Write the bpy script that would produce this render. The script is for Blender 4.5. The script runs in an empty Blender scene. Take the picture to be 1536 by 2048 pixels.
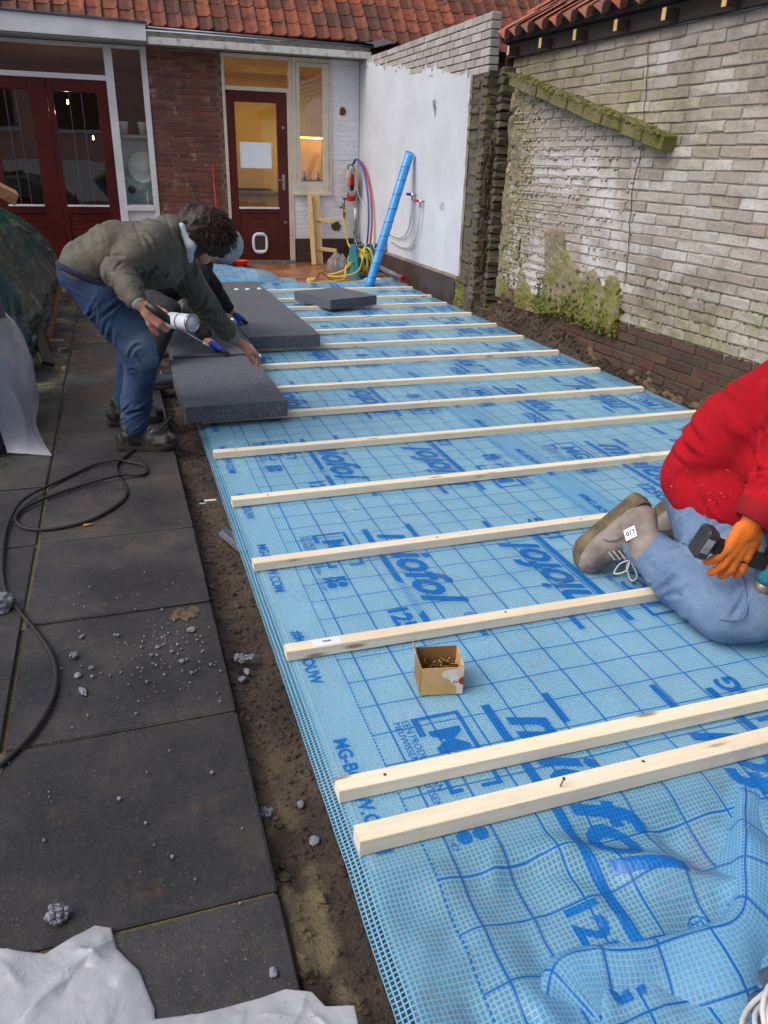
import bpy, bmesh, math, random
import numpy as np
from mathutils import Vector, Matrix, Euler

random.seed(7)
RNG = np.random.RandomState(7)
scene = bpy.context.scene
COL = scene.collection
PI = math.pi

# ------------------------------------------------------------------ camera
cam_data = bpy.data.cameras.new('camera')
cam = bpy.data.objects.new('camera', cam_data)
COL.objects.link(cam)
cam_data.sensor_fit = 'VERTICAL'
cam_data.sensor_height = 36.0
cam_data.lens = 27.0
cam_data.clip_start = 0.05
cam_data.clip_end = 400.0
RIGHT = Vector((0.94951156, -0.31272414, 0.02512789))
DOWN = Vector((-0.10815444, -0.40146208, -0.90946732))
FWD = Vector((0.29450028, 0.86083204, -0.41501539))
mw = Matrix.Identity(4)
for i in range(3):
    mw[i][0] = RIGHT[i]; mw[i][1] = -DOWN[i]; mw[i][2] = -FWD[i]
mw[2][3] = 1.4
cam.matrix_world = mw
scene.camera = cam

# ------------------------------------------------------------------ sky, sun, exposure (overcast winter day)
SUN_EL, SUN_AZ = math.radians(50), math.radians(258)
world = bpy.data.worlds.new('World'); scene.world = world
world.use_nodes = True
wn = world.node_tree.nodes; wl = world.node_tree.links
sky = wn.new('ShaderNodeTexSky'); sky.sky_type = 'NISHITA'; sky.sun_disc = False
sky.sun_elevation = SUN_EL; sky.sun_rotation = SUN_AZ
sky.air_density = 0.7; sky.dust_density = 4.0; sky.ozone_density = 0.8
bg = wn['Background']; bg.inputs['Strength'].default_value = 0.12
hs = wn.new('ShaderNodeHueSaturation'); hs.inputs['Saturation'].default_value = 0.75
wl.new(sky.outputs[0], hs.inputs['Color']); wl.new(hs.outputs[0], bg.inputs['Color'])
sun_data = bpy.data.lights.new('sun', 'SUN'); sun_data.energy = 0.7
sun_data.angle = math.radians(40); sun_data.color = (1.0, 0.96, 0.9)
sun = bpy.data.objects.new('sun', sun_data); COL.objects.link(sun)
sd = Vector((math.sin(SUN_AZ) * math.cos(SUN_EL), math.cos(SUN_AZ) * math.cos(SUN_EL), math.sin(SUN_EL)))
sun.rotation_euler = sd.to_track_quat('Z', 'Y').to_euler()
sun.location = (0, 0, 30)
vs = scene.view_settings
vs.view_transform = 'Standard'; vs.look = 'None'; vs.gamma = 1.0; vs.exposure = 0.72
vs.use_curve_mapping = False
scene.cycles.max_bounces = 8
scene.cycles.transparent_max_bounces = 16

# ------------------------------------------------------------------ helpers
def lin(c):
    return tuple(((x / 255.0) / 12.92 if x <= 10 else (((x / 255.0) + 0.055) / 1.055) ** 2.4) for x in c[:3]) + (1.0,)

class NT:
    def __init__(s, name):
        s.m = bpy.data.materials.new(name); s.m.use_nodes = True
        s.t = s.m.node_tree; s.n = s.t.nodes; s.l = s.t.links
        s.b = s.n['Principled BSDF']; s.out = s.n['Material Output']
        s._tc = None
    def new(s, t, **kw):
        n = s.n.new(t)
        for k, v in kw.items(): setattr(n, k, v)
        return n
    def link(s, a, b): s.l.new(a, b)
    def coord(s, kind='Object'):
        if s._tc is None: s._tc = s.new('ShaderNodeTexCoord')
        return s._tc.outputs[kind]
    def pos(s):
        g = s.new('ShaderNodeNewGeometry'); return g.outputs['Position']
    def mapping(s, vec, scale=(1, 1, 1), rot=(0, 0, 0), loc=(0, 0, 0)):
        m = s.new('ShaderNodeMapping'); s.link(vec, m.inputs['Vector'])
        m.inputs['Scale'].default_value = scale; m.inputs['Rotation'].default_value = rot; m.inputs['Location'].default_value = loc
        return m.outputs[0]
    def noise(s, vec, scale, detail=4, rough=0.55, dist=0.0):
        n = s.new('ShaderNodeTexNoise'); s.link(vec, n.inputs['Vector'])
        n.inputs['Scale'].default_value = scale; n.inputs['Detail'].default_value = detail
        n.inputs['Roughness'].default_value = rough; n.inputs['Distortion'].default_value = dist
        return n.outputs['Fac']
    def ramp(s, fac, stops, interp='LINEAR'):
        r = s.new('ShaderNodeValToRGB'); s.link(fac, r.inputs['Fac'])
        e = r.color_ramp.elements; r.color_ramp.interpolation = interp
        while len(e) < len(stops): e.new(0.5)
        for el, (p, c) in zip(e, stops):
            el.position = p
            el.color = c if len(c) == 4 else tuple(c) + (1,)
        return r.outputs['Color']
    def rng(s, v, a, b, c=0.0, d=1.0, smooth=True):
        n = s.new('ShaderNodeMapRange'); s.link(v, n.inputs['Value'])
        if smooth: n.interpolation_type = 'SMOOTHSTEP'
        n.inputs['From Min'].default_value = a; n.inputs['From Max'].default_value = b
        n.inputs['To Min'].default_value = c; n.inputs['To Max'].default_value = d
        return n.outputs['Result']
    def mix(s, fac, a, b, mode='MIX'):
        n = s.new('ShaderNodeMix', data_type='RGBA', blend_type=mode)
        for sock, v in ((n.inputs['Factor'], fac), (n.inputs['A'], a), (n.inputs['B'], b)):
            pass
        ins = [i for i in n.inputs if i.enabled]
        for sock, v in zip((n.inputs[0], n.inputs[6], n.inputs[7]), (fac, a, b)):
            if isinstance(v, (int, float)): sock.default_value = v
            elif isinstance(v, tuple): sock.default_value = v
            else: s.link(v, sock)
        return n.outputs[2]
    def math(s, op, a, b=None, clamp=False):
        n = s.new('ShaderNodeMath', operation=op, use_clamp=clamp)
        for sock, v in zip(n.inputs, (a, b)):
            if v is None: continue
            if isinstance(v, (int, float)): sock.default_value = v
            else: s.link(v, sock)
        return n.outputs[0]
    def sep(s, vec):
        n = s.new('ShaderNodeSeparateXYZ'); s.link(vec, n.inputs[0]); return n.outputs
    def bump(s, h, strength=0.3, dist=0.01):
        n = s.new('ShaderNodeBump'); s.link(h, n.inputs['Height'])
        n.inputs['Strength'].default_value = strength; n.inputs['Distance'].default_value = dist
        s.link(n.outputs[0], s.b.inputs['Normal']); return n
    def rnd(s):
        n = s.new('ShaderNodeObjectInfo'); return n.outputs['Random']
    def base(s, v):
        if isinstance(v, tuple): s.b.inputs['Base Color'].default_value = v
        else: s.link(v, s.b.inputs['Base Color'])
    def rough(s, v):
        if isinstance(v, (int, float)): s.b.inputs['Roughness'].default_value = v
        else: s.link(v, s.b.inputs['Roughness'])

MATS = {}
def mat(name, c, c2=None, scale=6, rough=0.7, rough2=None, bump=0.25, bscale=80, bdist=0.004, spec=0.4, metal=0.0, obj_var=0.0, fine=0.0, stretch=(1, 1, 1), contrast=(0.35, 0.65), world_pos=False):
    """general surface: two-colour cloudy variation, fine grain, bump"""
    if name in MATS: return MATS[name]
    t = NT(name)
    vec = t.pos() if world_pos else t.coord('Object')
    if stretch != (1, 1, 1): vec = t.mapping(vec, stretch)
    a = lin(c); b = lin(c2) if c2 else tuple(x * 0.78 for x in a[:3]) + (1,)
    n = t.noise(vec, scale, 5)
    col = t.ramp(n, [(contrast[0], a), (contrast[1], b)])
    if fine > 0:
        f = t.noise(vec, bscale * 1.3, 3)
        v = t.rng(f, 0.3, 0.7, 1 - fine, 1 + fine, False)
        m = t.new('ShaderNodeVectorMath', operation='SCALE'); t.link(col, m.inputs[0]); t.link(v, m.inputs['Scale']); col = m.outputs[0]
    if obj_var > 0:
        v = t.rng(t.rnd(), 0, 1, 1 - obj_var, 1 + obj_var, False)
        m = t.new('ShaderNodeVectorMath', operation='SCALE'); t.link(col, m.inputs[0]); t.link(v, m.inputs['Scale']); col = m.outputs[0]
    t.base(col)
    if rough2 is not None:
        t.rough(t.rng(t.noise(vec, scale * 1.7, 4), 0.4, 0.62, rough, rough2))
    else: t.rough(rough)
    t.b.inputs['Metallic'].default_value = metal
    t.b.inputs['Specular IOR Level'].default_value = spec
    if bump > 0: t.bump(t.noise(vec, bscale, 5, 0.6), bump, bdist)
    MATS[name] = t.m
    return t.m

# numpy value noise --------------------------------------------------
def _hash(ix, iy, iz, seed):
    h = (ix * 374761393 + iy * 668265263 + iz * 2147483647 + seed * 974711) & 0xFFFFFFFF
    h = ((h ^ (h >> 13)) * 1274126177) & 0xFFFFFFFF
    h = h ^ (h >> 16)
    return (h & 0xFFFF) / 65535.0
def vnoise(P, scale=1.0, seed=0, octaves=1):
    P = np.asarray(P, float) * scale
    if P.shape[-1] == 2: P = np.concatenate([P, np.zeros(P.shape[:-1] + (1,))], -1)
    tot = 0; amp = 1.0; norm = 0
    for o in range(octaves):
        i = np.floor(P).astype(np.int64); f = P - i; f = f * f * (3 - 2 * f)
        r = 0
        for dx in (0, 1):
            wx = f[..., 0] if dx else 1 - f[..., 0]
            for dy in (0, 1):
                wy = f[..., 1] if dy else 1 - f[..., 1]
                for dz in (0, 1):
                    wz = f[..., 2] if dz else 1 - f[..., 2]
                    r = r + wx * wy * wz * _hash(i[..., 0] + dx, i[..., 1] + dy, i[..., 2] + dz, seed + o * 17)
        tot = tot + amp * r; norm += amp; amp *= 0.5; P = P * 2.03 + 5.1
    return tot / norm * 2 - 1
def sstep(x): x = np.clip(x, 0, 1); return x * x * (3 - 2 * x)

# mesh builder ---------------------------------------------------------
class MB:
    def __init__(s): s.v = []; s.f = []
    def add(s, vs, fs):
        o = len(s.v); s.v += [tuple(map(float, p)) for p in vs]; s.f += [tuple(i + o for i in f) for f in fs]; return s
    def box(s, c, size, rot=None, bev=0.0, jit=0.0):
        hx, hy, hz = size[0] / 2, size[1] / 2, size[2] / 2
        M = Euler(rot).to_matrix() if rot is not None else Matrix.Identity(3)
        if bev <= 0:
            vs = [(x, y, z) for x in (-hx, hx) for y in (-hy, hy) for z in (-hz, hz)]
            fs = [(0, 1, 3, 2), (4, 6, 7, 5), (0, 4, 5, 1), (2, 3, 7, 6), (0, 2, 6, 4), (1, 5, 7, 3)]
        else:
            bm = bmesh.new(); bmesh.ops.create_cube(bm, size=1.0)
            for v in bm.verts: v.co = (v.co.x * 2 * hx, v.co.y * 2 * hy, v.co.z * 2 * hz)
            bmesh.ops.bevel(bm, geom=list(bm.edges), offset=bev, segments=1, affect='EDGES')
            bm.verts.index_update()
            vs = [tuple(v.co) for v in bm.verts]; fs = [tuple(v.index for v in f.verts) for f in bm.faces]; bm.free()
        out = []
        for p in vs:
            p = Vector(p)
            if jit: p += Vector((random.uniform(-jit, jit), random.uniform(-jit, jit), random.uniform(-jit, jit)))
            out.append(M @ p + Vector(c))
        return s.add(out, fs)
    def span(s, a, b, bev=0.0, jit=0.0):
        return s.box([(a[i] + b[i]) / 2 for i in range(3)], [abs(b[i] - a[i]) for i in range(3)], None, bev, jit)
    def beam(s, p0, p1, w, h, up=(0, 0, 1), bev=0.0):
        p0, p1 = Vector(p0), Vector(p1); d = p1 - p0; L = d.length; x = d.normalized()
        y = Vector(up).cross(x)
        if y.length < 1e-4: y = Vector((0, 1, 0)).cross(x)
        y.normalize(); z = x.cross(y)
        M = Matrix((x, y, z)).transposed()
        t = MB().box((0, 0, 0), (L, w, h), None, bev)
        c = (p0 + p1) / 2
        return s.add([M @ Vector(v) + c for v in t.v], t.f)
    def tube(s, pts, r, n=8, cap=True, flat=1.0):
        pts = [Vector(p) for p in pts]; m = len(pts)
        rr = r if hasattr(r, '__len__') else [r] * m
        T = [(pts[min(i + 1, m - 1)] - pts[max(i - 1, 0)]).normalized() for i in range(m)]
        u = Vector((0, 0, 1)) if abs(T[0].z) < 0.9 else Vector((1, 0, 0))
        vs = []
        for i in range(m):
            u = (u - T[i] * u.dot(T[i])).normalized(); w = T[i].cross(u)
            for k in range(n):
                a = 2 * PI * k / n
                vs.append(pts[i] + (u * math.cos(a) + w * math.sin(a) * flat) * rr[i])
        fs = [(i * n + k, i * n + (k + 1) % n, (i + 1) * n + (k + 1) % n, (i + 1) * n + k) for i in range(m - 1) for k in range(n)]
        if cap: fs += [tuple(reversed(range(n))), tuple(range((m - 1) * n, m * n))]
        return s.add(vs, fs)
    def lathe(s, prof, c=(0, 0, 0), axis=(0, 0, 1), n=20):
        q = Vector((0, 0, 1)).rotation_difference(Vector(axis).normalized())
        vs = []
        for r, z in prof:
            for k in range(n):
                a = 2 * PI * k / n; vs.append(q @ Vector((r * math.cos(a), r * math.sin(a), z)) + Vector(c))
        m = len(prof)
        fs = [(i * n + k, i * n + (k + 1) % n, (i + 1) * n + (k + 1) % n, (i + 1) * n + k) for i in range(m - 1) for k in range(n)]
        if prof[0][0] > 1e-5: fs.append(tuple(reversed(range(n))))
        if prof[-1][0] > 1e-5: fs.append(tuple(range((m - 1) * n, m * n)))
        return s.add(vs, fs)
    def prism(s, poly, origin, ux, uy, depth):
        """polygon (2d) extruded along ux x uy by depth"""
        ux, uy, o = Vector(ux), Vector(uy), Vector(origin); nz = ux.cross(uy).normalized() * depth
        a = [o + ux * p[0] + uy * p[1] for p in poly]; n = len(a)
        return s.add(a + [p + nz for p in a], [tuple(reversed(range(n))), tuple(range(n, 2 * n))] + [(i, (i + 1) % n, n + (i + 1) % n, n + i) for i in range(n)])
    def grid(s, P):
        """P: array (a,b,3)"""
        a, b = P.shape[:2]
        return s.add(P.reshape(-1, 3).tolist(), [(i * b + j, i * b + j + 1, (i + 1) * b + j + 1, (i + 1) * b + j) for i in range(a - 1) for j in range(b - 1)])
    def mesh(s, name, smooth=False, m=None):
        me = bpy.data.meshes.new(name); me.from_pydata(s.v, [], s.f)
        if m: me.materials.append(m)
        me.update()
        if smooth: me.polygons.foreach_set('use_smooth', [True] * len(me.polygons))
        return me

def put(name, mesh, parent=None, loc=(0, 0, 0), rot=(0, 0, 0), scale=None):
    o = bpy.data.objects.new(name, mesh); COL.objects.link(o)
    o.location = loc; o.rotation_euler = rot
    if scale: o.scale = scale
    if parent: o.parent = parent
    return o
def part(name, mb, m, parent=None, smooth=False, loc=(0, 0, 0), rot=(0, 0, 0)):
    return put(name, mb.mesh(name, smooth, m), parent, loc, rot)
def tag(o, label=None, cat=None, group=None, kind=None):
    if label: o['label'] = label
    if cat: o['category'] = cat
    if group: o['group'] = group
    if kind: o['kind'] = kind
    return o
def thing(name, label, cat, group=None, loc=(0, 0, 0), rot=(0, 0, 0)):
    o = bpy.data.objects.new(name, None); COL.objects.link(o); o.empty_display_size = 0.1
    o.location = loc; o.rotation_euler = rot
    return tag(o, label, cat, group)
def autosmooth(o, angle=40):
    me = o.data
    me.polygons.foreach_set('use_smooth', [True] * len(me.polygons))
    bm = bmesh.new(); bm.from_mesh(me)
    for e in bm.edges:
        if len(e.link_faces) == 2 and e.calc_face_angle(0) > math.radians(angle): e.smooth = False
    bm.to_mesh(me); bm.free()
    return o
def spline(pts, n=8):
    """Catmull-Rom through the points"""
    P = [Vector(p) for p in pts]; P = [P[0] * 2 - P[1]] + P + [P[-1] * 2 - P[-2]]
    out = []
    for i in range(1, len(P) - 2):
        a, b, c, d = P[i - 1], P[i], P[i + 1], P[i + 2]
        for k in range(n):
            t = k / n
            out.append(0.5 * ((2 * b) + (c - a) * t + (2 * a - 5 * b + 4 * c - d) * t * t + (3 * b - a - 3 * c + d) * t ** 3))
    out.append(P[-2]); return out

# text as flat mesh (x right, y up), cached -----------------------------
_TX = {}
def text2d(body, size, shear=0.0, bold=0.0, res=3):
    key = (body, size, shear, bold)
    if key in _TX: return _TX[key]
    cu = bpy.data.curves.new('lettering', 'FONT'); cu.body = body; cu.size = size; cu.shear = shear; cu.offset = bold
    cu.resolution_u = res
    o = bpy.data.objects.new('lettering', cu); COL.objects.link(o)
    dg = bpy.context.evaluated_depsgraph_get(); dg.update()
    me = o.evaluated_get(dg).to_mesh()
    bm = bmesh.new(); bm.from_mesh(me); bmesh.ops.triangulate(bm, faces=list(bm.faces))
    bm.verts.index_update()
    vs = [(v.co.x, v.co.y) for v in bm.verts]; fs = [tuple(v.index for v in f.verts) for f in bm.faces]
    bm.free(); o.evaluated_get(dg).to_mesh_clear()
    bpy.data.objects.remove(o); bpy.data.curves.remove(cu)
    _TX[key] = (vs, fs); return _TX[key]

# signed-distance bodies --------------------------------------------------
def sdf_mesh(prims, vox=0.01, k=0.025, seed=1, wr=(), groove=None):
    """prims: ('c',p0,r0,p1,r1) tapered capsules / ('e',c,(rx,ry,rz),euler) ellipsoids, blended; surface-nets mesh"""
    lo = np.array([1e9] * 3); hi = -lo
    for p in prims:
        if p[0] == 'c':
            for q, r in ((p[1], p[2]), (p[3], p[4])):
                lo = np.minimum(lo, np.array(q) - r); hi = np.maximum(hi, np.array(q) + r)
        else:
            m = max(p[2]); lo = np.minimum(lo, np.array(p[1]) - m); hi = np.maximum(hi, np.array(p[1]) + m)
    lo -= vox * 4 + k * 0.5; hi += vox * 4 + k * 0.5
    n = np.ceil((hi - lo) / vox).astype(int) + 1
    F = np.full(n, 0.12, np.float32)
    ax = [lo[i] + vox * np.arange(n[i]) for i in range(3)]
    for p in prims:
        if p[0] == 'c':
            a, b = np.array(p[1], float), np.array(p[3], float); R = max(p[2], p[4])
            l, h = np.minimum(a, b) - R - 0.1, np.maximum(a, b) + R + 0.1
        else:
            a = np.array(p[1], float); R = max(p[2]); l, h = a - R - 0.1, a + R + 0.1
        i0 = np.clip(np.floor((l - lo) / vox).astype(int), 0, n - 1); i1 = np.clip(np.ceil((h - lo) / vox).astype(int) + 1, 1, n)
        X = ax[0][i0[0]:i1[0], None, None]; Y = ax[1][None, i0[1]:i1[1], None]; Z = ax[2][None, None, i0[2]:i1[2]]
        if p[0] == 'c':
            d = b - a; dd = max(float(d @ d), 1e-9)
            t = np.clip(((X - a[0]) * d[0] + (Y - a[1]) * d[1] + (Z - a[2]) * d[2]) / dd, 0, 1)
            D = np.sqrt((X - a[0] - t * d[0]) ** 2 + (Y - a[1] - t * d[1]) ** 2 + (Z - a[2] - t * d[2]) ** 2) - (p[2] + (p[4] - p[2]) * t)
        else:
            r = np.array(p[2], float); M = np.array(Euler(p[3] if len(p) > 3 else (0, 0, 0)).to_matrix().transposed())
            x, y, z = X - a[0], Y - a[1], Z - a[2]
            u = M[0, 0] * x + M[0, 1] * y + M[0, 2] * z; v = M[1, 0] * x + M[1, 1] * y + M[1, 2] * z; w = M[2, 0] * x + M[2, 1] * y + M[2, 2] * z
            q = np.sqrt((u / r[0]) ** 2 + (v / r[1]) ** 2 + (w / r[2]) ** 2); q2 = np.sqrt((u / r[0] ** 2) ** 2 + (v / r[1] ** 2) ** 2 + (w / r[2] ** 2) ** 2) + 1e-9
            D = q * (q - 1) / q2
        S = F[i0[0]:i1[0], i0[1]:i1[1], i0[2]:i1[2]]
        hh = np.clip(0.5 + 0.5 * (S - D) / k, 0, 1)
        F[i0[0]:i1[0], i0[1]:i1[1], i0[2]:i1[2]] = S * (1 - hh) + D * hh - k * hh * (1 - hh)
    ins = F < 0
    c = [slice(None, -1), slice(1, None)]
    cnt = np.zeros(n - 1, np.int32); acc = np.zeros(tuple(n - 1) + (3,), np.float32)
    corners = [(i, j, l) for i in (0, 1) for j in (0, 1) for l in (0, 1)]
    for ca in corners:
        for axis in range(3):
            if ca[axis]: continue
            cb = list(ca); cb[axis] = 1
            A = F[c[ca[0]], c[ca[1]], c[ca[2]]]; B = F[c[cb[0]], c[cb[1]], c[cb[2]]]
            m = (A < 0) != (B < 0)
            if not m.any(): continue
            t = A[m] / (A[m] - B[m])
            pt = np.tile(np.array(ca, np.float32), (len(t), 1)); pt[:, axis] = t
            acc[m] += pt; cnt[m] += 1
    idx = -np.ones(n - 1, np.int64); cells = np.argwhere(cnt > 0); idx[cnt > 0] = np.arange(len(cells))
    V = lo + (cells + acc[cnt > 0] / cnt[cnt > 0][:, None]) * vox
    faces = []
    for axis in range(3):
        o = [a for a in range(3) if a != axis]
        sl0 = [slice(1, -1)] * 3; sl0[axis] = slice(None, -1); sl1 = list(sl0); sl1[axis] = slice(1, None)
        A = ins[tuple(sl0)]; B = ins[tuple(sl1)]
        e = np.argwhere(A != B)
        if not len(e): continue
        flip = A[tuple(e.T)]
        base = e.copy(); base[:, o[0]] += 1; base[:, o[1]] += 1
        def at(d0, d1):
            q = base.copy(); q[:, o[0]] += d0; q[:, o[1]] += d1; return idx[tuple(q.T)]
        q = np.stack([at(-1, -1), at(0, -1), at(0, 0), at(-1, 0)], 1)
        if axis == 1: flip = ~flip
        q[~flip] = q[~flip][:, ::-1]
        faces.append(q)
    Q = np.concatenate(faces)
    # smooth + normals
    def lap(V, it, s=0.5):
        for _ in range(it):
            S = np.zeros_like(V); N = np.zeros(len(V))
            for a in range(4):
                i, j = Q[:, a], Q[:, (a + 1) % 4]
                np.add.at(S, i, V[j]); np.add.at(N, i, 1); np.add.at(S, j, V[i]); np.add.at(N, j, 1)
            V = V + s * (S / np.maximum(N, 1)[:, None] - V)
        return V
    V = lap(V, 2)
    if wr or groove:
        nf = np.cross(V[Q[:, 2]] - V[Q[:, 0]], V[Q[:, 3]] - V[Q[:, 1]]); N = np.zeros_like(V)
        for a in range(4): np.add.at(N, Q[:, a], nf)
        N /= np.linalg.norm(N, axis=1)[:, None] + 1e-12
        d = np.zeros(len(V))
        for w in wr:
            amp, sc = w[0], np.array(w[1], float)
            P = V * sc
            if len(w) > 3: P = V @ np.array(Euler(w[3]).to_matrix()) * sc
            q = vnoise(P + 0.7 * vnoise(V * sc * 0.5, 1, seed + 9)[:, None], 1, seed, 2)
            md = w[2] if len(w) > 2 else ''; q = np.clip(q, -1, 1)
            q = 1 - np.abs(q) * 2 if md == 'r' else (-np.exp(-(q / 0.10) ** 2) if md == 'g' else q)
            d += amp * q
        if groove is not None: d += groove(V)
        V = V + N * d[:, None]
    mb = MB(); mb.v = V.tolist(); mb.f = Q.tolist()
    return mb

def ringfolds(a, b, ra, rb, t0, t1, n, w, dep, seed):
    """creases running part-way round a limb from a to b"""
    rd = random.Random(seed); a, b = Vector(a), Vector(b); ax = (b - a).normalized()
    u = ax.orthogonal().normalized(); v = ax.cross(u); L = (b - a).length; out = []
    for k in range(n):
        t = rd.uniform(t0, t1); ph = rd.uniform(0, 2 * PI); ext = rd.uniform(0.7, 1.9); sl = rd.uniform(-0.05, 0.05); cv = rd.uniform(-0.03, 0.03)
        pl = []
        for q in range(6):
            f = q / 5 - 0.5; r = ra + (rb - ra) * t; an = ph + ext * f
            pl.append(a + ax * (t * L + sl * f * 2 + cv * (1 - 4 * f * f)) + (u * math.cos(an) + v * math.sin(an)) * r)
        out.append((pl, w * rd.uniform(0.6, 1.3), dep * rd.uniform(0.5, 1.2)))
    return out
def folds(lst, extra=None):
    def f(V):
        d = np.zeros(len(V))
        for pl, w, dep in lst:
            P = np.array([list(p) for p in pl]); c = P.mean(0); R = np.abs(P - c).max() + 4 * w
            m = np.where((np.abs(V - c) < R).all(1))[0]
            if not len(m): continue
            X = V[m]; best = np.full(len(m), 9.0); tt = np.zeros(len(m))
            for i in range(len(P) - 1):
                e = P[i + 1] - P[i]; t = np.clip(((X - P[i]) @ e) / (e @ e), 0, 1); q = np.linalg.norm(X - P[i] - t[:, None] * e, axis=1)
                up = q < best; best = np.where(up, q, best); tt = np.where(up, (i + t) / (len(P) - 1), tt)
            fade = np.sin(np.clip(tt, 0.02, 0.98) * PI) ** 0.6
            d[m] += fade * dep * (-np.exp(-(best / w) ** 2) + 0.55 * np.exp(-((best - 1.9 * w) / (0.9 * w)) ** 2))
        if extra is not None: d = d + extra(V)
        return d
    return f
# ------------------------------------------------------------------ special materials
def m_slab():
    t = NT('wet_slab'); p = t.pos()
    n = t.noise(p, 2.2, 6, 0.62); f = t.noise(p, 45, 4, 0.7); big = t.noise(p, 0.9, 3)
    col = t.ramp(n, [(0.30, lin((36, 36, 38))), (0.5, lin((55, 54, 55))), (0.72, lin((78, 72, 66)))])
    sp = t.rng(t.noise(p, 150, 2, 0.6), 0.62, 0.75)
    col = t.mix(sp, col, lin((104, 90, 66)))
    st = t.rng(t.noise(p, 5.5, 6, 0.75), 0.56, 0.74, 0, 0.6)
    col = t.mix(st, col, lin((92, 76, 58)))
    x, y, z = t.sep(p)
    # green-grey algae on the left row of slabs, by the tarpaulin
    al = t.math('MULTIPLY', t.rng(x, -0.3, -0.55), t.math('MULTIPLY', t.rng(y, 3.6, 4.6), t.rng(t.noise(p, 3.2, 5, 0.6), 0.45, 0.6)))
    col = t.mix(t.math('MULTIPLY', al, 0.8), col, lin((112, 112, 84)))
    v = t.rng(f, 0.25, 0.75, 0.78, 1.2, False)
    m = t.new('ShaderNodeVectorMath', operation='SCALE'); t.link(col, m.inputs[0]); t.link(v, m.inputs['Scale'])
    rv = t.rng(t.rnd(), 0, 1, 0.78, 1.2, False)
    m2 = t.new('ShaderNodeVectorMath', operation='SCALE'); t.link(m.outputs[0], m2.inputs[0]); t.link(rv, m2.inputs['Scale'])
    t.base(m2.outputs[0]); t.rough(t.rng(t.noise(p, 1.7, 5, 0.65), 0.40, 0.60, 0.20, 0.62)); t.b.inputs['Specular IOR Level'].default_value = 0.35
    h = t.math('ADD', f, t.math('MULTIPLY', t.noise(p, 220, 2), 0.6)); t.bump(h, 0.5, 0.004)
    return t.m
def m_dirt():
    t = NT('bare_soil'); p = t.pos()
    n = t.noise(p, 3.5, 8, 0.65); f = t.noise(p, 60, 5, 0.75)
    col = t.ramp(n, [(0.3, lin((52, 41, 33))), (0.5, lin((76, 62, 50))), (0.72, lin((104, 88, 71)))])
    col = t.mix(t.rng(f, 0.62, 0.8, 0, 0.6), col, lin((140, 122, 100)))
    x, y, z = t.sep(p)
    pale = t.math('MULTIPLY', t.rng(y, 1.75, 1.2), t.math('MULTIPLY', t.rng(t.noise(p, 5, 4), 0.42, 0.55), t.math('MULTIPLY', t.rng(x, 0.15, 0.19), t.rng(x, 0.30, 0.26))))
    col = t.mix(t.math('MULTIPLY', pale, 0.7), col, lin((146, 132, 98)))
    t.base(col); t.rough(t.rng(n, 0.3, 0.7, 0.45, 0.9)); t.bump(t.math('ADD', f, t.math('MULTIPLY', n, 2.0)), 1.0, 0.02)
    return t.m
def m_sand():
    t = NT('sand_bed'); p = t.pos()
    col = t.ramp(t.noise(p, 4, 5), [(0.35, lin((205, 198, 186))), (0.65, lin((228, 222, 210)))]); t.base(col); t.rough(0.95)
    return t.m
def m_floor():
    t = NT('wet_terrace_boards'); p = t.pos()
    n = t.noise(t.mapping(p, (1, 6, 1)), 2.0, 5)
    col = t.ramp(n, [(0.3, lin((112, 66, 40))), (0.55, lin((150, 98, 64))), (0.75, lin((176, 140, 112)))])
    v = t.rng(t.rnd(), 0, 1, 0.8, 1.15, False)
    m2 = t.new('ShaderNodeVectorMath', operation='SCALE'); t.link(col, m2.inputs[0]); t.link(v, m2.inputs['Scale'])
    t.base(m2.outputs[0]); t.rough(t.rng(t.noise(p, 1.6, 4), 0.35, 0.6, 0.06, 0.4)); t.b.inputs['Specular IOR Level'].default_value = 0.7
    t.bump(t.noise(p, 14, 3), 0.12, 0.004)
    return t.m
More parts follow.
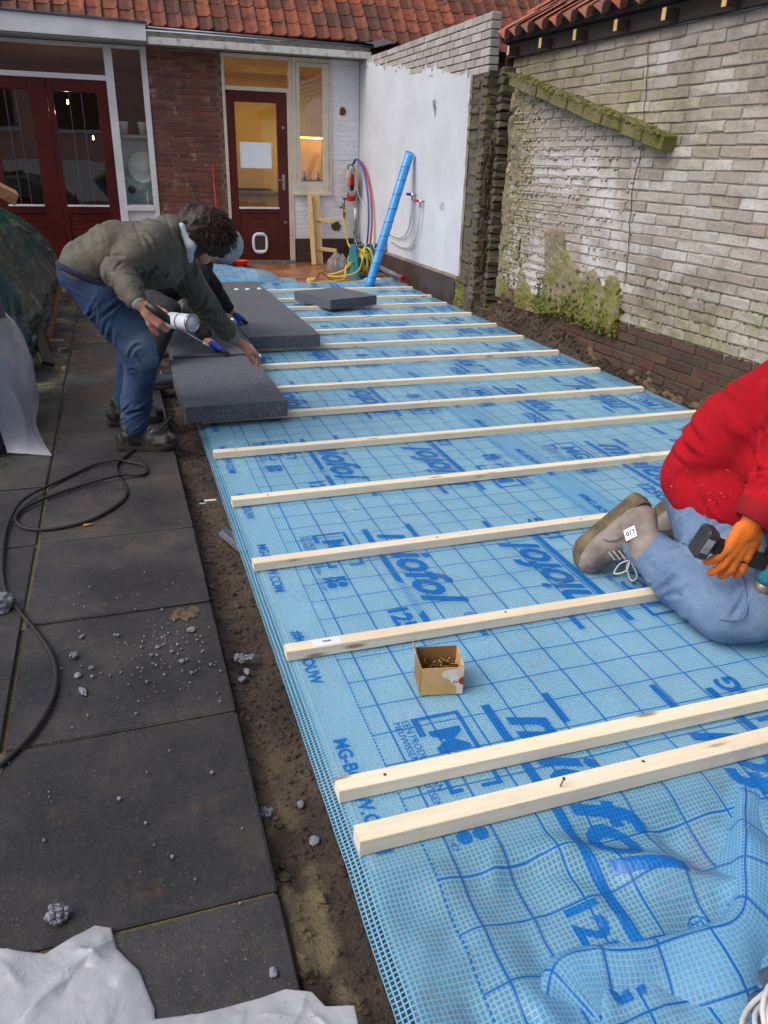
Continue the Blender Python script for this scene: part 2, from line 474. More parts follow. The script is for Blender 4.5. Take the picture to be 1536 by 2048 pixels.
def m_film(name, printed=False):
    """woven reinforced foil: UV holds metres on the unrolled sheet (u across from its edge, v along)"""
    t = NT(name); uv = t.coord('UV'); u, v, _ = t.sep(uv)
    wob = t.noise(uv, 7, 3)
    u2 = t.math('ADD', u, t.math('MULTIPLY', t.math('SUBTRACT', wob, 0.5), 0.006)); v2 = t.math('ADD', v, t.math('MULTIPLY', t.math('SUBTRACT', t.noise(uv, 5, 2), 0.5), 0.008))
    def line(c, period, w, soft):
        fr = t.math('FRACT', t.math('DIVIDE', t.math('ADD', c, 50 * period), period))
        d = t.math('ABSOLUTE', t.math('SUBTRACT', fr, 0.5))          # 0.5 on the line, 0 mid-cell
        return t.rng(d, 0.5 - w / period / 2 - soft, 0.5 - w / period / 2 + soft)
    W = 0.0105
    strand = t.math('MAXIMUM', line(u, W, 0.0031, 0.05), line(v, W, 0.0027, 0.05))
    # printed grid: lines every 0.1185 m between the two dotted edge lines
    gm = t.math('MULTIPLY', t.rng(u2, 0.172, 0.176, 0, 1, False), t.rng(u2, 1.541, 1.545, 1, 0, False))
    uo = t.math('SUBTRACT', u2, 0.229)
    grid = t.math('MULTIPLY', t.math('MAXIMUM', line(uo, 0.1185, 0.0056, 0.012), line(v2, 0.1185, 0.0050, 0.012)), gm)
    dots = t.math('MULTIPLY', line(v, 0.0135, 0.0085, 0.08), t.math('ADD', t.rng(t.math('ABSOLUTE', t.math('SUBTRACT', u2, 0.176)), 0.0022, 0.0032, 1, 0), t.rng(t.math('ABSOLUTE', t.math('SUBTRACT', u2, 1.541)), 0.0022, 0.0032, 1, 0)))
    ink = t.math('MAXIMUM', grid, dots, True)
    edge = t.math('ADD', t.rng(u, 0.028, 0.04, 1, 0), t.rng(u, 1.677, 1.689, 0, 1), True)
    cloud = t.noise(t.pos(), 2.3, 4)
    film = t.mix(t.rng(cloud, 0.35, 0.65), lin((146, 198, 226)), lin((166, 208, 230)))
    inkc = lin((14, 110, 192))
    cell = t.mix(ink, film, inkc)
    if printed: cell = inkc
    str_c = lin((128, 200, 238)) if not printed else lin((30, 132, 212))
    col = t.mix(strand, cell, t.mix(ink, str_c, lin((16, 112, 194))))
    dirtm = t.rng(t.noise(t.pos(), 9, 7, 0.8), 0.52, 0.74, 0, 0.6)
    col = t.mix(t.math('MULTIPLY', dirtm, t.rng(t.noise(t.pos(), 1.3, 2), 0.45, 0.6)), col, lin((150, 140, 126)))
    b = t.b; t.base(col); t.rough(t.rng(cloud, 0.3, 0.7, 0.16, 0.32)); b.inputs['Specular IOR Level'].default_value = 0.55
    t.bump(strand, 0.35, 0.0012)
    tr = t.new('ShaderNodeBsdfTranslucent'); t.link(col, tr.inputs['Color'])
    mx = t.new('ShaderNodeMixShader'); mx.inputs[0].default_value = 0.3; t.link(b.outputs[0], mx.inputs[1]); t.link(tr.outputs[0], mx.inputs[2])
    if not printed:
        tp = t.new('ShaderNodeBsdfTransparent'); tp.inputs['Color'].default_value = (0.90, 0.96, 1.0, 1)
        a = t.math('MULTIPLY', t.math('SUBTRACT', 1.0, strand), t.math('SUBTRACT', 1.0, t.math('MULTIPLY', ink, 0.95)))
        a = t.math('MULTIPLY', a, t.math('ADD', 0.54, t.math('MULTIPLY', edge, 0.38)))
        a = t.math('MAXIMUM', a, 0.06)
        m2 = t.new('ShaderNodeMixShader'); t.link(a, m2.inputs[0]); t.link(mx.outputs[0], m2.inputs[1]); t.link(tp.outputs[0], m2.inputs[2])
        t.link(m2.outputs[0], t.out.inputs['Surface'])
    else: t.link(mx.outputs[0], t.out.inputs['Surface'])
    return t.m
def m_wood(name, c, c2, knots=True, grain=30, along='X', rough=0.6, obj_var=0.06):
    t = NT(name); p = t.coord('Object')
    st = {'X': (0.6, 14, 14), 'Y': (14, 0.6, 14), 'Z': (14, 14, 0.6)}[along]
    rv = t.rnd()
    off = t.new('ShaderNodeVectorMath', operation='ADD'); t.link(p, off.inputs[0])
    cmb = t.new('ShaderNodeCombineXYZ'); s7 = t.math('MULTIPLY', rv, 17.0)
    for i in range(3): t.link(s7, cmb.inputs[i])
    t.link(cmb.outputs[0], off.inputs[1]); p2 = off.outputs[0]
    n = t.noise(t.mapping(p2, st), 2.2, 6, 0.6, 0.6)
    col = t.ramp(n, [(0.3, lin(c)), (0.7, lin(c2))])
    if knots:
        vo = t.new('ShaderNodeTexVoronoi'); t.link(t.mapping(p2, (3.4, 15, 15) if along == 'X' else (16, 2.6, 16)), vo.inputs['Vector']); vo.inputs['Scale'].default_value = 1.0
        col = t.mix(t.rng(vo.outputs['Distance'], 0.05, 0.17, 0.8, 0), col, lin((128, 88, 52)))
        col = t.mix(t.math('MULTIPLY', t.rng(t.noise(p2, 3.1, 6, 0.7), 0.58, 0.75), 0.3), col, lin((170, 146, 112)))
    f = t.rng(t.noise(t.mapping(p2, st), 9, 4), 0.3, 0.7, 0.93, 1.05, False)
    m = t.new('ShaderNodeVectorMath', operation='SCALE'); t.link(col, m.inputs[0]); t.link(f, m.inputs['Scale'])
    v = t.rng(rv, 0, 1, 1 - obj_var, 1 + obj_var, False)
    m2 = t.new('ShaderNodeVectorMath', operation='SCALE'); t.link(m.outputs[0], m2.inputs[0]); t.link(v, m2.inputs['Scale'])
    t.base(m2.outputs[0]); t.rough(rough); t.bump(n, 0.15, 0.002)
    return t.m
def m_brick_white():
    """whitewashed old brick with algae and worn spots"""
    t = NT('whitewashed_brick'); p = t.pos(); x, y, z = t.sep(p); r = t.rnd()
    n = t.noise(p, 5, 5, 0.6); f = t.noise(p, 38, 5, 0.7)
    col = t.ramp(r, [(0.0, lin((152, 141, 130))), (0.3, lin((168, 160, 151))), (0.7, lin((180, 174, 166))), (1.0, lin((194, 190, 185)))])
    col = t.mix(t.rng(n, 0.4, 0.7, 0, 0.5), col, lin((158, 146, 128)))
    wh = t.math('MULTIPLY', t.rng(t.noise(p, 1.6, 3), 0.42, 0.58), t.math('MULTIPLY', t.rng(y, 5.2, 5.7), t.rng(z, 1.75, 1.3)))
    col = t.mix(t.math('MULTIPLY', wh, 0.8), col, lin((205, 203, 204)))
    # algae: low band, beside the pillar, around the ledge
    low = t.math('MULTIPLY', t.rng(z, 0.75, 0.35), t.rng(y, 5.6, 4.8))
    pil = t.rng(y, 6.75, 7.3)
    led = t.rng(t.math('ABSOLUTE', t.math('SUBTRACT', z, t.math('SUBTRACT', t.math('MULTIPLY', y, 0.245), -0.46))), 0.36, 0.06)
    led = t.math('MULTIPLY', led, t.rng(y, 4.5, 4.9))
    g = t.math('MAXIMUM', t.math('MAXIMUM', low, pil), t.math('MULTIPLY', led, 0.75))
    g = t.math('MULTIPLY', g, t.rng(t.noise(p, 4.2, 5, 0.65), 0.36, 0.62))
    col = t.mix(t.math('MULTIPLY', g, 0.75), col, lin((126, 122, 62)))
    red = t.math('MULTIPLY', t.rng(t.noise(p, 11, 4), 0.66, 0.72), 0.35)
    col = t.mix(red, col, lin((140, 104, 88)))
    v = t.rng(f, 0.25, 0.75, 0.78, 1.14, False)
    dk = t.math('MULTIPLY', t.rng(t.noise(p, 1.1, 6, 0.75), 0.50, 0.66), 0.5); col = t.mix(dk, col, lin((108, 98, 86)))
    m = t.new('ShaderNodeVectorMath', operation='SCALE'); t.link(col, m.inputs[0]); t.link(v, m.inputs['Scale'])
    t.base(m.outputs[0]); t.rough(0.9); t.bump(t.math('ADD', f, t.math('MULTIPLY', t.noise(p, 14, 3), 0.8)), 1.0, 0.009)
    return t.m
def m_brick(name, cols, rough=0.85, bump=0.6, white=0.0, dirt=0.0):
    t = NT(name); p = t.pos(); r = t.rnd()
    k = len(cols); col = t.ramp(r, [(i / (k - 1), lin(c)) for i, c in enumerate(cols)])
    f = t.noise(p, 40, 5, 0.7); n = t.noise(p, 6, 4)
    v = t.rng(f, 0.25, 0.75, 0.75, 1.2, False)
    m = t.new('ShaderNodeVectorMath', operation='SCALE'); t.link(col, m.inputs[0]); t.link(v, m.inputs['Scale']); col = m.outputs[0]
    if white > 0: col = t.mix(t.math('MULTIPLY', t.rng(t.noise(t.mapping(p, (3, 3, 1)), 3.2, 5, 0.7), 0.58, 0.72), white), col, lin((190, 180, 172)))
    if dirt > 0: col = t.mix(t.math('MULTIPLY', t.rng(t.noise(p, 4.5, 6, 0.7), 0.40, 0.58), dirt), col, lin((78, 67, 56)))
    t.base(col); t.rough(rough); t.bump(t.math('ADD', f, n), bump, 0.005)
    return t.m
def m_moss(name, cols=((104, 94, 74), (128, 118, 88), (112, 116, 44), (86, 96, 30)), scale=5, zlo=0.15, zhi=0.9):
    t = NT(name); p = t.pos(); x, y, z = t.sep(p)
    n = t.noise(p, scale, 6, 0.68)
    nn = t.math('ADD', n, t.rng(z, zlo, zhi, 0.14, -0.12, False))
    col = t.ramp(nn, [(0.32, lin(cols[0])), (0.47, lin(cols[1])), (0.58, lin(cols[2])), (0.72, lin(cols[3]))])
    f = t.noise(p, 70, 4, 0.75); v = t.rng(f, 0.25, 0.75, 0.6, 1.35, False)
    m = t.new('ShaderNodeVectorMath', operation='SCALE'); t.link(col, m.inputs[0]); t.link(v, m.inputs['Scale'])
    t.base(m.outputs[0]); t.rough(0.95); t.bump(f, 1.0, 0.01)
    return t.m
def m_plaster():
    t = NT('white_render'); p = t.pos(); x, y, z = t.sep(p)
    n = t.noise(p, 1.7, 6, 0.6); f = t.noise(p, 90, 3)
    col = t.ramp(n, [(0.3, lin((202, 207, 215))), (0.6, lin((188, 193, 200))), (0.8, lin((172, 174, 178)))])
    sk = t.math('MULTIPLY', t.rng(t.noise(t.mapping(p, (6, 6, 0.7)), 2.2, 5, 0.7), 0.60, 0.74), 0.35)
    col = t.mix(sk, col, lin((150, 148, 144)))
    # bare grey scar high on the near end
    d = t.new('ShaderNodeVectorMath', operation='DISTANCE'); mp = t.mapping(p, (1, 1, 0.55), loc=(0, 0, 0.9)); t.link(mp, d.inputs[0]); d.inputs[1].default_value = (3.49, 8.88, 1.99)
    sc = t.rng(t.math('ADD', d.outputs['Value'], t.math('MULTIPLY', t.noise(p, 9, 5, 0.7), 0.35)), 0.25, 0.19)
    col = t.mix(t.math('MULTIPLY', sc, 0.95), col, lin((84, 82, 84)))
    pit = t.rng(t.noise(p, 26, 2), 0.76, 0.79); col = t.mix(t.math('MULTIPLY', pit, 0.5), col, lin((128, 126, 126)))
    t.base(col); t.rough(0.85); t.bump(t.math('ADD', t.noise(p, 7, 3), t.math('MULTIPLY', f, 0.3)), 0.3, 0.012)
    return t.m
def m_roof():
    t = NT('clay_roof_tile'); p = t.pos(); r = t.rnd()
    col = t.ramp(r, [(0, lin((74, 40, 30))), (0.4, lin((118, 58, 38))), (0.75, lin((140, 72, 42))), (1, lin((58, 40, 34)))])
    n = t.noise(p, 7, 6, 0.7)
    col = t.mix(t.rng(n, 0.48, 0.66, 0, 0.85), col, lin((58, 48, 42)))
    g = t.math('MULTIPLY', t.rng(t.noise(p, 13, 4), 0.62, 0.72), 0.5); col = t.mix(g, col, lin((104, 96, 44)))
    t.base(col); t.rough(t.rng(n, 0.3, 0.7, 0.6, 0.85)); t.bump(t.noise(p, 45, 4), 0.5, 0.006)
    return t.m
def m_glass():
    t = NT('window_glass'); t.n.remove(t.b)
    tp = t.new('ShaderNodeBsdfTransparent'); tp.inputs[0].default_value = (0.93, 0.95, 0.94, 1)
    gl = t.new('ShaderNodeBsdfGlossy'); gl.inputs['Roughness'].default_value = 0.015
    bp = t.new('ShaderNodeBump'); t.link(t.noise(t.pos(), 1.6, 2), bp.inputs['Height']); bp.inputs['Strength'].default_value = 0.05; bp.inputs['Distance'].default_value = 0.02
    t.link(bp.outputs[0], gl.inputs['Normal'])
    lw = t.new('ShaderNodeLayerWeight'); lw.inputs['Blend'].default_value = 0.5
    fr = t.math('ADD', 0.11, t.math('MULTIPLY', t.math('POWER', lw.outputs['Facing'], 5.0), 0.85))
    mx = t.new('ShaderNodeMixShader'); t.link(fr, mx.inputs[0]); t.link(tp.outputs[0], mx.inputs[1]); t.link(gl.outputs[0], mx.inputs[2])
    t.link(mx.outputs[0], t.out.inputs['Surface'])
    return t.m
def m_emit(name, c, s):
    t = NT(name); t.b.inputs['Emission Color'].default_value = lin(c); t.b.inputs['Emission Strength'].default_value = s; t.base(lin(c)); return t.m
def m_eps():
    """grey graphite insulation foam: fused beads"""
    t = NT('grey_bead_foam'); p = t.coord('Object')
    vo = t.new('ShaderNodeTexVoronoi'); t.link(p, vo.inputs['Vector']); vo.inputs['Scale'].default_value = 230
    c1 = t.ramp(vo.outputs['Color'], [(0.1, lin((70, 74, 82))), (0.7, lin((92, 96, 105))), (0.97, lin((150, 154, 162)))])
    col = t.mix(t.rng(vo.outputs['Distance'], 0.35, 0.6, 0, 0.4), c1, lin((66, 69, 77)))
    v = t.rng(t.noise(p, 5, 4), 0.3, 0.7, 0.9, 1.08, False)
    m = t.new('ShaderNodeVectorMath', operation='SCALE'); t.link(col, m.inputs[0]); t.link(v, m.inputs['Scale'])
    t.base(m.outputs[0]); t.rough(0.65); t.bump(vo.outputs['Distance'], 0.35, 0.003)
    return t.m
def m_denim(name, dark, light, wz=None):
    t = NT(name); p = t.pos()
    n = t.noise(p, 7, 5, 0.6); f = t.noise(t.mapping(p, (1, 1, 2.5)), 160, 3)
    col = t.ramp(n, [(0.35, lin(dark)), (0.7, lin(light))])
    v = t.rng(f, 0.3, 0.7, 0.82, 1.18, False); m = t.new('ShaderNodeVectorMath', operation='SCALE'); t.link(col, m.inputs[0]); t.link(v, m.inputs['Scale']); col = m.outputs[0]
    if wz:  # worn knee / dust marks
        d = t.new('ShaderNodeVectorMath', operation='DISTANCE'); t.link(p, d.inputs[0]); d.inputs[1].default_value = wz[0]
        col = t.mix(t.math('MULTIPLY', t.rng(t.math('ADD', d.outputs['Value'], t.math('MULTIPLY', t.noise(p, 12, 4), 0.12)), wz[1], wz[1] * 0.3), 0.8), col, lin(wz[2]))
    t.base(col); t.rough(0.92); t.b.inputs['Specular IOR Level'].default_value = 0.15
    t.bump(t.math('ADD', t.math('MULTIPLY', f, 0.4), t.noise(t.mapping(p, (1, 1, 1.6)), 26, 3)), 0.35, 0.006)
    return t.m

SLAB = m_slab(); DIRT = m_dirt(); SAND = m_sand(); FLOOR = m_floor(); FILM = m_film('blue_foil'); INK = m_film('blue_foil_print', True)
BATTEN = m_wood('planed_pine', (240, 230, 208), (231, 214, 180)); OLDWOOD = m_wood('weathered_wood', (96, 76, 58), (62, 48, 38), False, along='Y'); 
BWHITE = m_brick_white(); BBROWN = m_brick('brown_brick', [(70, 48, 42), (92, 58, 48), (82, 68, 60), (104, 62, 50), (66, 54, 50)], dirt=0.8)
BRED = m_brick('red_brick', [(98, 58, 48), (114, 68, 56), (124, 78, 62), (90, 54, 48), (106, 66, 60)], white=0.6)
BGREY = m_brick('grey_brick', [(146, 140, 136), (168, 163, 160), (158, 152, 146), (178, 174, 172)], bump=0.4)
BPAINT = m_brick('white_painted_brick', [(224, 227, 230), (230, 232, 234), (218, 221, 225)], bump=0.4)
BMOSS = m_brick('mossy_brick', [(82, 72, 56), (98, 90, 68), (76, 78, 50), (92, 82, 72), (108, 100, 76)], bump=1.0, dirt=0.6)
MOSS = m_moss('mossy_mortar', ((124, 112, 92), (142, 132, 108), (122, 120, 66), (100, 106, 40))); MOSSG = m_moss('mossy_ledge_brick', ((126, 118, 98), (120, 112, 82), (118, 114, 62), (104, 102, 44)), 4, 1.4, 2.3)
SOILWALL = m_moss('soil_crust', ((66, 54, 44), (92, 78, 62), (112, 98, 78), (84, 80, 52)), 6, -0.3, 0.6)
MORTAR = mat('old_mortar', (150, 140, 126), (112, 102, 90), 5, 0.95, bump=0.8, bscale=45, bdist=0.008, world_pos=True)
def m_wallmortar():
    t = NT('whitewashed_mortar'); p = t.pos(); z = t.sep(p)[2]
    n = t.noise(p, 5, 5, 0.65); col = t.ramp(n, [(0.3, lin((172, 165, 154))), (0.6, lin((148, 140, 126))), (0.8, lin((112, 107, 82)))])
    col = t.mix(t.rng(t.math('ADD', z, t.math('MULTIPLY', t.noise(p, 9, 3), 0.04)), 0.245, 0.275), t.ramp(n, [(0.35, lin((96, 84, 74))), (0.7, lin((72, 60, 52)))]), col)
    t.base(col); t.rough(0.95); t.bump(t.noise(p, 45, 5, 0.7), 0.8, 0.008)
    return t.m
WALLM = m_wallmortar()
MORTARG = mat('grey_mortar', (100, 95, 88), (78, 74, 68), 6, 0.95, bump=0.6, world_pos=True)
DARKMORTAR = mat('dark_mortar', (92, 80, 72), (70, 58, 52), 6, 0.95, bump=0.5, world_pos=True)
DRIP = mat('pale_mortar_drip', (176, 170, 160), (142, 136, 118), 4, 0.95, bump=0.6, world_pos=True)
PLASTER = m_plaster(); ROOF = m_roof(); GLASS = m_glass(); EPS = m_eps()
WPAINT = mat('white_paint', (222, 224, 226), (205, 206, 206), 3, 0.45, bump=0.05, world_pos=True)
CREAM = mat('cream_paint', (212, 204, 186), (196, 186, 166), 4, 0.5, bump=0.08, world_pos=True)
OLDWHITE = mat('flaking_white_paint', (206, 206, 198), (150, 146, 134), 9, 0.75, bump=0.3, bscale=30, world_pos=True, contrast=(0.5, 0.7))
REDDOOR = mat('dark_red_gloss', (84, 26, 22), (70, 20, 18), 3, 0.28, bump=0.04, world_pos=True, spec=0.5)
DADO = mat('brown_plinth_tile', (62, 50, 50), (78, 66, 62), 5, 0.45, bump=0.15, world_pos=True)
ZINC = mat('zinc', (120, 124, 132), (92, 96, 104), 6, 0.4, bump=0.1, metal=0.6)
BLACKP = mat('black_plastic', (26, 26, 28), (34, 34, 36), 8, 0.42, bump=0.05)
DARKWOOD = m_wood('dark_stained_timber', (58, 46, 40), (36, 28, 26), False, along='Y', rough=0.8)
STEEL = mat('bare_steel', (190, 192, 196), (160, 162, 168), 8, 0.25, bump=0.02, metal=1.0)
WPLASTIC = mat('white_plastic', (228, 230, 234), (210, 214, 220), 5, 0.35, bump=0.06)
REDP = mat('red_plastic', (196, 40, 30), (172, 30, 26), 6, 0.35, bump=0.03)
BLUEP = mat('blue_plastic', (28, 84, 178), (24, 70, 160), 6, 0.35, bump=0.03)
YELLOW = mat('yellow_hose_rubber', (206, 188, 70), (186, 166, 54), 10, 0.45, bump=0.05)
CREAMHOSE = mat('cream_hose_rubber', (206, 196, 150), (186, 174, 124), 10, 0.45, bump=0.05)
TEAL = mat('teal_plastic', (48, 132, 146), (38, 112, 128), 6, 0.4, bump=0.04)
GREYPVC = mat('grey_pvc', (104, 108, 116), (92, 96, 102), 6, 0.4, bump=0.03)
CABLE = mat('black_rubber_cable', (30, 29, 29), (40, 38, 37), 14, 0.55, bump=0.1)
WCABLE = mat('white_cable', (206, 206, 202), (188, 188, 184), 14, 0.45, bump=0.05)
BRASS = mat('brass', (150, 118, 66), (120, 92, 52), 10, 0.35, metal=0.9, bump=0.05)
def m_sheetplastic(name, c, c2, alpha=0.0, rough=0.3, speck=0.0):
    t = NT(name); p = t.pos(); n = t.noise(p, 7, 5)
    col = t.ramp(n, [(0.35, lin(c)), (0.7, lin(c2))])
    if speck: col = t.mix(t.rng(t.noise(p, 75, 3, 0.7), 0.66, 0.72, 0, speck), col, lin((52, 46, 42)))
    t.base(col); t.rough(rough); t.b.inputs['Specular IOR Level'].default_value = 0.5
    vo = t.new('ShaderNodeTexVoronoi', feature='DISTANCE_TO_EDGE'); t.link(t.mapping(p, (1, 0.7, 1)), vo.inputs['Vector']); vo.inputs['Scale'].default_value = 17
    vo2 = t.new('ShaderNodeTexVoronoi', feature='F1'); t.link(p, vo2.inputs['Vector']); vo2.inputs['Scale'].default_value = 31
    hgt = t.math('ADD', t.math('ADD', t.math('MULTIPLY', vo.outputs['Distance'], 0.35), t.math('MULTIPLY', vo2.outputs['Distance'], 0.12)), t.math('MULTIPLY', t.noise(p, 11, 3, 0.6, 1.2), 0.9))
    t.bump(hgt, 0.55, 0.012)
    tr = t.new('ShaderNodeBsdfTranslucent'); t.link(col, tr.inputs['Color'])
    mx = t.new('ShaderNodeMixShader'); mx.inputs[0].default_value = 0.45; t.link(t.b.outputs[0], mx.inputs[1]); t.link(tr.outputs[0], mx.inputs[2])
    last = mx
    if alpha:
        tp = t.new('ShaderNodeBsdfTransparent'); m2 = t.new('ShaderNodeMixShader'); m2.inputs[0].default_value = alpha
        t.link(mx.outputs[0], m2.inputs[1]); t.link(tp.outputs[0], m2.inputs[2]); last = m2
    t.link(last.outputs[0], t.out.inputs['Surface'])
    return t.m
WSHEET = m_sheetplastic('white_plastic_sheet', (226, 228, 236), (206, 210, 220), 0.08, 0.3, 0.25)
WSHEETD = m_sheetplastic('dirty_white_plastic_sheet', (222, 224, 230), (196, 198, 204), 0, 0.4, 0.8)
CLEARBAG = m_sheetplastic('clear_grey_plastic', (150, 152, 152), (176, 178, 178), 0.35, 0.22)
DARKBAG = m_sheetplastic('grey_blue_plastic_bag', (92, 108, 124), (112, 130, 146), 0.12, 0.25)
# ================================================================== setting: ground, paving, soil, terrace
def terrain(xs, ys, zf):
    X, Y = np.meshgrid(xs, ys, indexing='ij'); return np.stack([X, Y, zf(X, Y)], -1)
g = MB()
def gz(X, Y): return np.full_like(X, -0.32)
g.add([(-150, -150, -0.34), (150, -150, -0.34), (150, 150, -0.34), (-150, 150, -0.34)], [(0, 1, 2, 3)])
tag(part('ground', g, DIRT), kind='structure')
# soil around the foil: fine mesh with clods
def soil(X, Y):
    P = np.stack([X, Y], -1)
    z = -0.060 + 0.022 * vnoise(P, 5, 3, 3) + 0.014 * vnoise(P, 30, 5, 3)
    z = z + 0.03 * sstep((0.24 - X) / 0.06) * (0.6 + vnoise(P, 9, 8, 2)) * (X < 0.3)
    z = np.where(X < 0.178, -0.075, z)
    front = sstep((1.15 - Y) / 0.3) * sstep((X - 0.34) / 0.12)
    z = z - 0.16 * front
    # under the foil stay just below the sand bed
    under = (X > 0.36) & (X < 3.30) & (Y > 1.2)
    z = np.where(under, np.minimum(z, -0.075), z)
    # trench and bank along the shed wall
    wallx = 3.72 + 0.035 * (7.7 - Y)
    near = sstep((X - 3.33) / 0.1)
    bank = 0.25 * sstep((X - (wallx - 0.34)) / 0.36) * sstep((Y - 4.6) / 2.0)
    z = z + near * (-0.13 + bank + 0.045 * vnoise(P, 9, 6, 3) + 0.03 * (1 - np.abs(vnoise(P, 26, 16, 3)) * 2))
    return z
tag(part('soil', MB().grid(terrain(np.arange(0.13, 4.0, 0.0145), np.arange(0.3, 9.0, 0.02), soil)), DIRT, smooth=True), kind='structure')
# pale sand under the foil
sb = MB(); sb.span((0.40, 1.17, -0.07), (3.31, 9.25, -0.014))
tag(part('sand_bed', sb, SAND), kind='structure')
fs_ = MB().grid(terrain(np.arange(0.42, 2.6, 0.04), np.arange(0.2, 1.2, 0.04), lambda X, Y: -0.115 + 0.012 * vnoise(np.stack([X, Y], -1), 6, 4, 2)))
tag(part('grey_sand', fs_, mat('damp_grey_sand', (112, 112, 116), (94, 92, 96), 5, 0.9, world_pos=True), None, True), kind='structure')
# slabs: two columns of 60 x 60
pave = thing('pavement', None, None); pave['kind'] = 'structure'
SL = []
for k in range(4):
    SL.append(MB().box((0, 0, -0.025), (0.590, 0.600, 0.05), None, 0.004, 0.0016).mesh('slab', False, SLAB))
PX = 0.178
row = 0
for j in range(-1, 19):
    y0 = 1.143 - 0.61 + 0.61 * j
    for c in range(5):
        x1 = PX - 0.597 * c - (0.006 if c else 0)
        if c > 2 and y0 < 3: pass
        put('slab', SL[random.randrange(4)], pave, (x1 - 0.295, y0 + 0.305, random.uniform(-0.004, 0.003)), (random.uniform(-0.003, 0.003), random.uniform(-0.003, 0.003), random.choice((0, PI)) + random.uniform(-0.004, 0.004)))
part('joint_sand', MB().span((-2.9, -0.2, -0.08), (PX - 0.008, 12.0, -0.012)), m_moss('mossy_joint_sand', ((70, 64, 50), (92, 84, 62), (96, 92, 58), (76, 74, 42)), 6, -1, 1), pave)
# terrace floor by the house: wet boards
ter = thing('terrace_floor', None, None); ter['kind'] = 'structure'
for j in range(19):
    y = 9.32 + j * 0.131
    part('board', MB().span((0.2, y, -0.05), (3.47, y + 0.126, 0.0 + random.uniform(-0.002, 0.002)), 0.003), FLOOR, ter)

# ================================================================== brick helpers
def brick_set(n, L, H, D, bev, jit, m, name='brick'):
    """bricks lying along local X, face towards -Y, origin at face centre"""
    out = []
    for k in range(n):
        out.append(MB().box((0, D / 2, 0), (L, D, H), None, bev, jit).mesh(name, False, m))
    return out

# ================================================================== house at the back
FY = 11.8
house = thing('house', 'red-tiled house with dark red doors and white frames at the back', 'house')
# --- brick pier
pier = part('brick_pier', MB().span((0.635, FY + 0.008, 0.0), (1.575, FY + 0.22, 2.66)), mat('pale_brown_mortar', (138, 118, 106), (112, 94, 84), 6, 0.95, world_pos=True), house)
bs = brick_set(5, 0.208, 0.0505, 0.05, 0.003, 0.0025, BRED)
bh = brick_set(3, 0.098, 0.0505, 0.05, 0.003, 0.0025, BRED)
for r in range(42):
    z = 0.03 + 0.0628 * r
    x = 0.64 + (0.109 if r % 2 else 0.0)
    if r % 2: put('brick', random.choice(bh), pier, (0.64 + 0.051, FY + random.uniform(-0.002, 0.003), z))
    while x + 0.208 < 1.58:
        put('brick', random.choice(bs), pier, (x + 0.105, FY + random.uniform(-0.003, 0.003), z), (0, random.uniform(-0.008, 0.008), random.choice((0, 0))))
        x += 0.218
    if 1.575 - x > 0.05: put('brick', random.choice(bh), pier, (x + 0.05, FY + random.uniform(-0.002, 0.003), z), scale=((1.575 - x) / 0.105, 1, 1))
# --- white painted brick right of and below the tall window, brown plinth
def painted(x0, x1, z0, z1, m, mort, name, seed, L=0.218, H=0.0628):
    w = part(name, MB().span((x0, FY + 0.005, z0), (x1, FY + 0.2, z1)), mort, house)
    full = MB().box((0, 0.02, 0), (L - 0.008, 0.04, H - 0.008), None, 0.003, 0.0015).mesh('brick', False, m)
    r = 0; z = z0 + H / 2
    while z < z1 - 0.02:
        x = x0 - (L / 2 if r % 2 else 0)
        while x < x1 - 0.01:
            a, b = max(x, x0), min(x + L, x1)
            if b - a > 0.03: put('brick', full, w, ((a + b) / 2, FY + random.uniform(-0.001, 0.003), z), scale=((b - a) / L, 1, 1))
            x += L
        z += H; r += 1
    return w
painted(3.095, 3.5, 0.33, 2.66, BPAINT, mat('white_painted_mortar', (226, 229, 232), (218, 221, 226), 5, 0.8, world_pos=True), 'painted_wall', 1)
painted(2.53, 3.095, 0.33, 0.95, BPAINT, MATS['white_painted_mortar'], 'painted_wall', 2)
painted(2.53, 3.5, 0.0, 0.33, m_brick('brown_painted_brick', [(58, 42, 40), (66, 48, 44), (52, 38, 38)], 0.6), DARKMORTAR, 'plinth', 3)
# broken patches in the painted wall
for (x, z, s) in ((3.25, 2.03, 0.06), (3.16, 0.51, 0.075)):
    mb = MB(); n = 13
    poly = [(math.cos(2 * PI * k / n) * s * random.uniform(0.6, 1.1), math.sin(2 * PI * k / n) * s * random.uniform(0.7, 1.2)) for k in range(n)]
    mb.prism(poly, (x, FY - 0.0055, z), (1, 0, 0), (0, 0, 1), 0.004); part('bare_patch', mb, BBROWN, house)
# --- behind: body of the house
body = MB()
body.span((-3.2, FY + 0.2, -0.1), (-2.0, FY + 0.4, 2.75)); body.span((3.5, FY + 0.05, -0.1), (7.4, FY + 0.3, 3.0))
body.span((-3.2, FY + 0.02, 2.655), (3.6, FY + 0.35, 2.78))
part('wall', body, BRED, house)
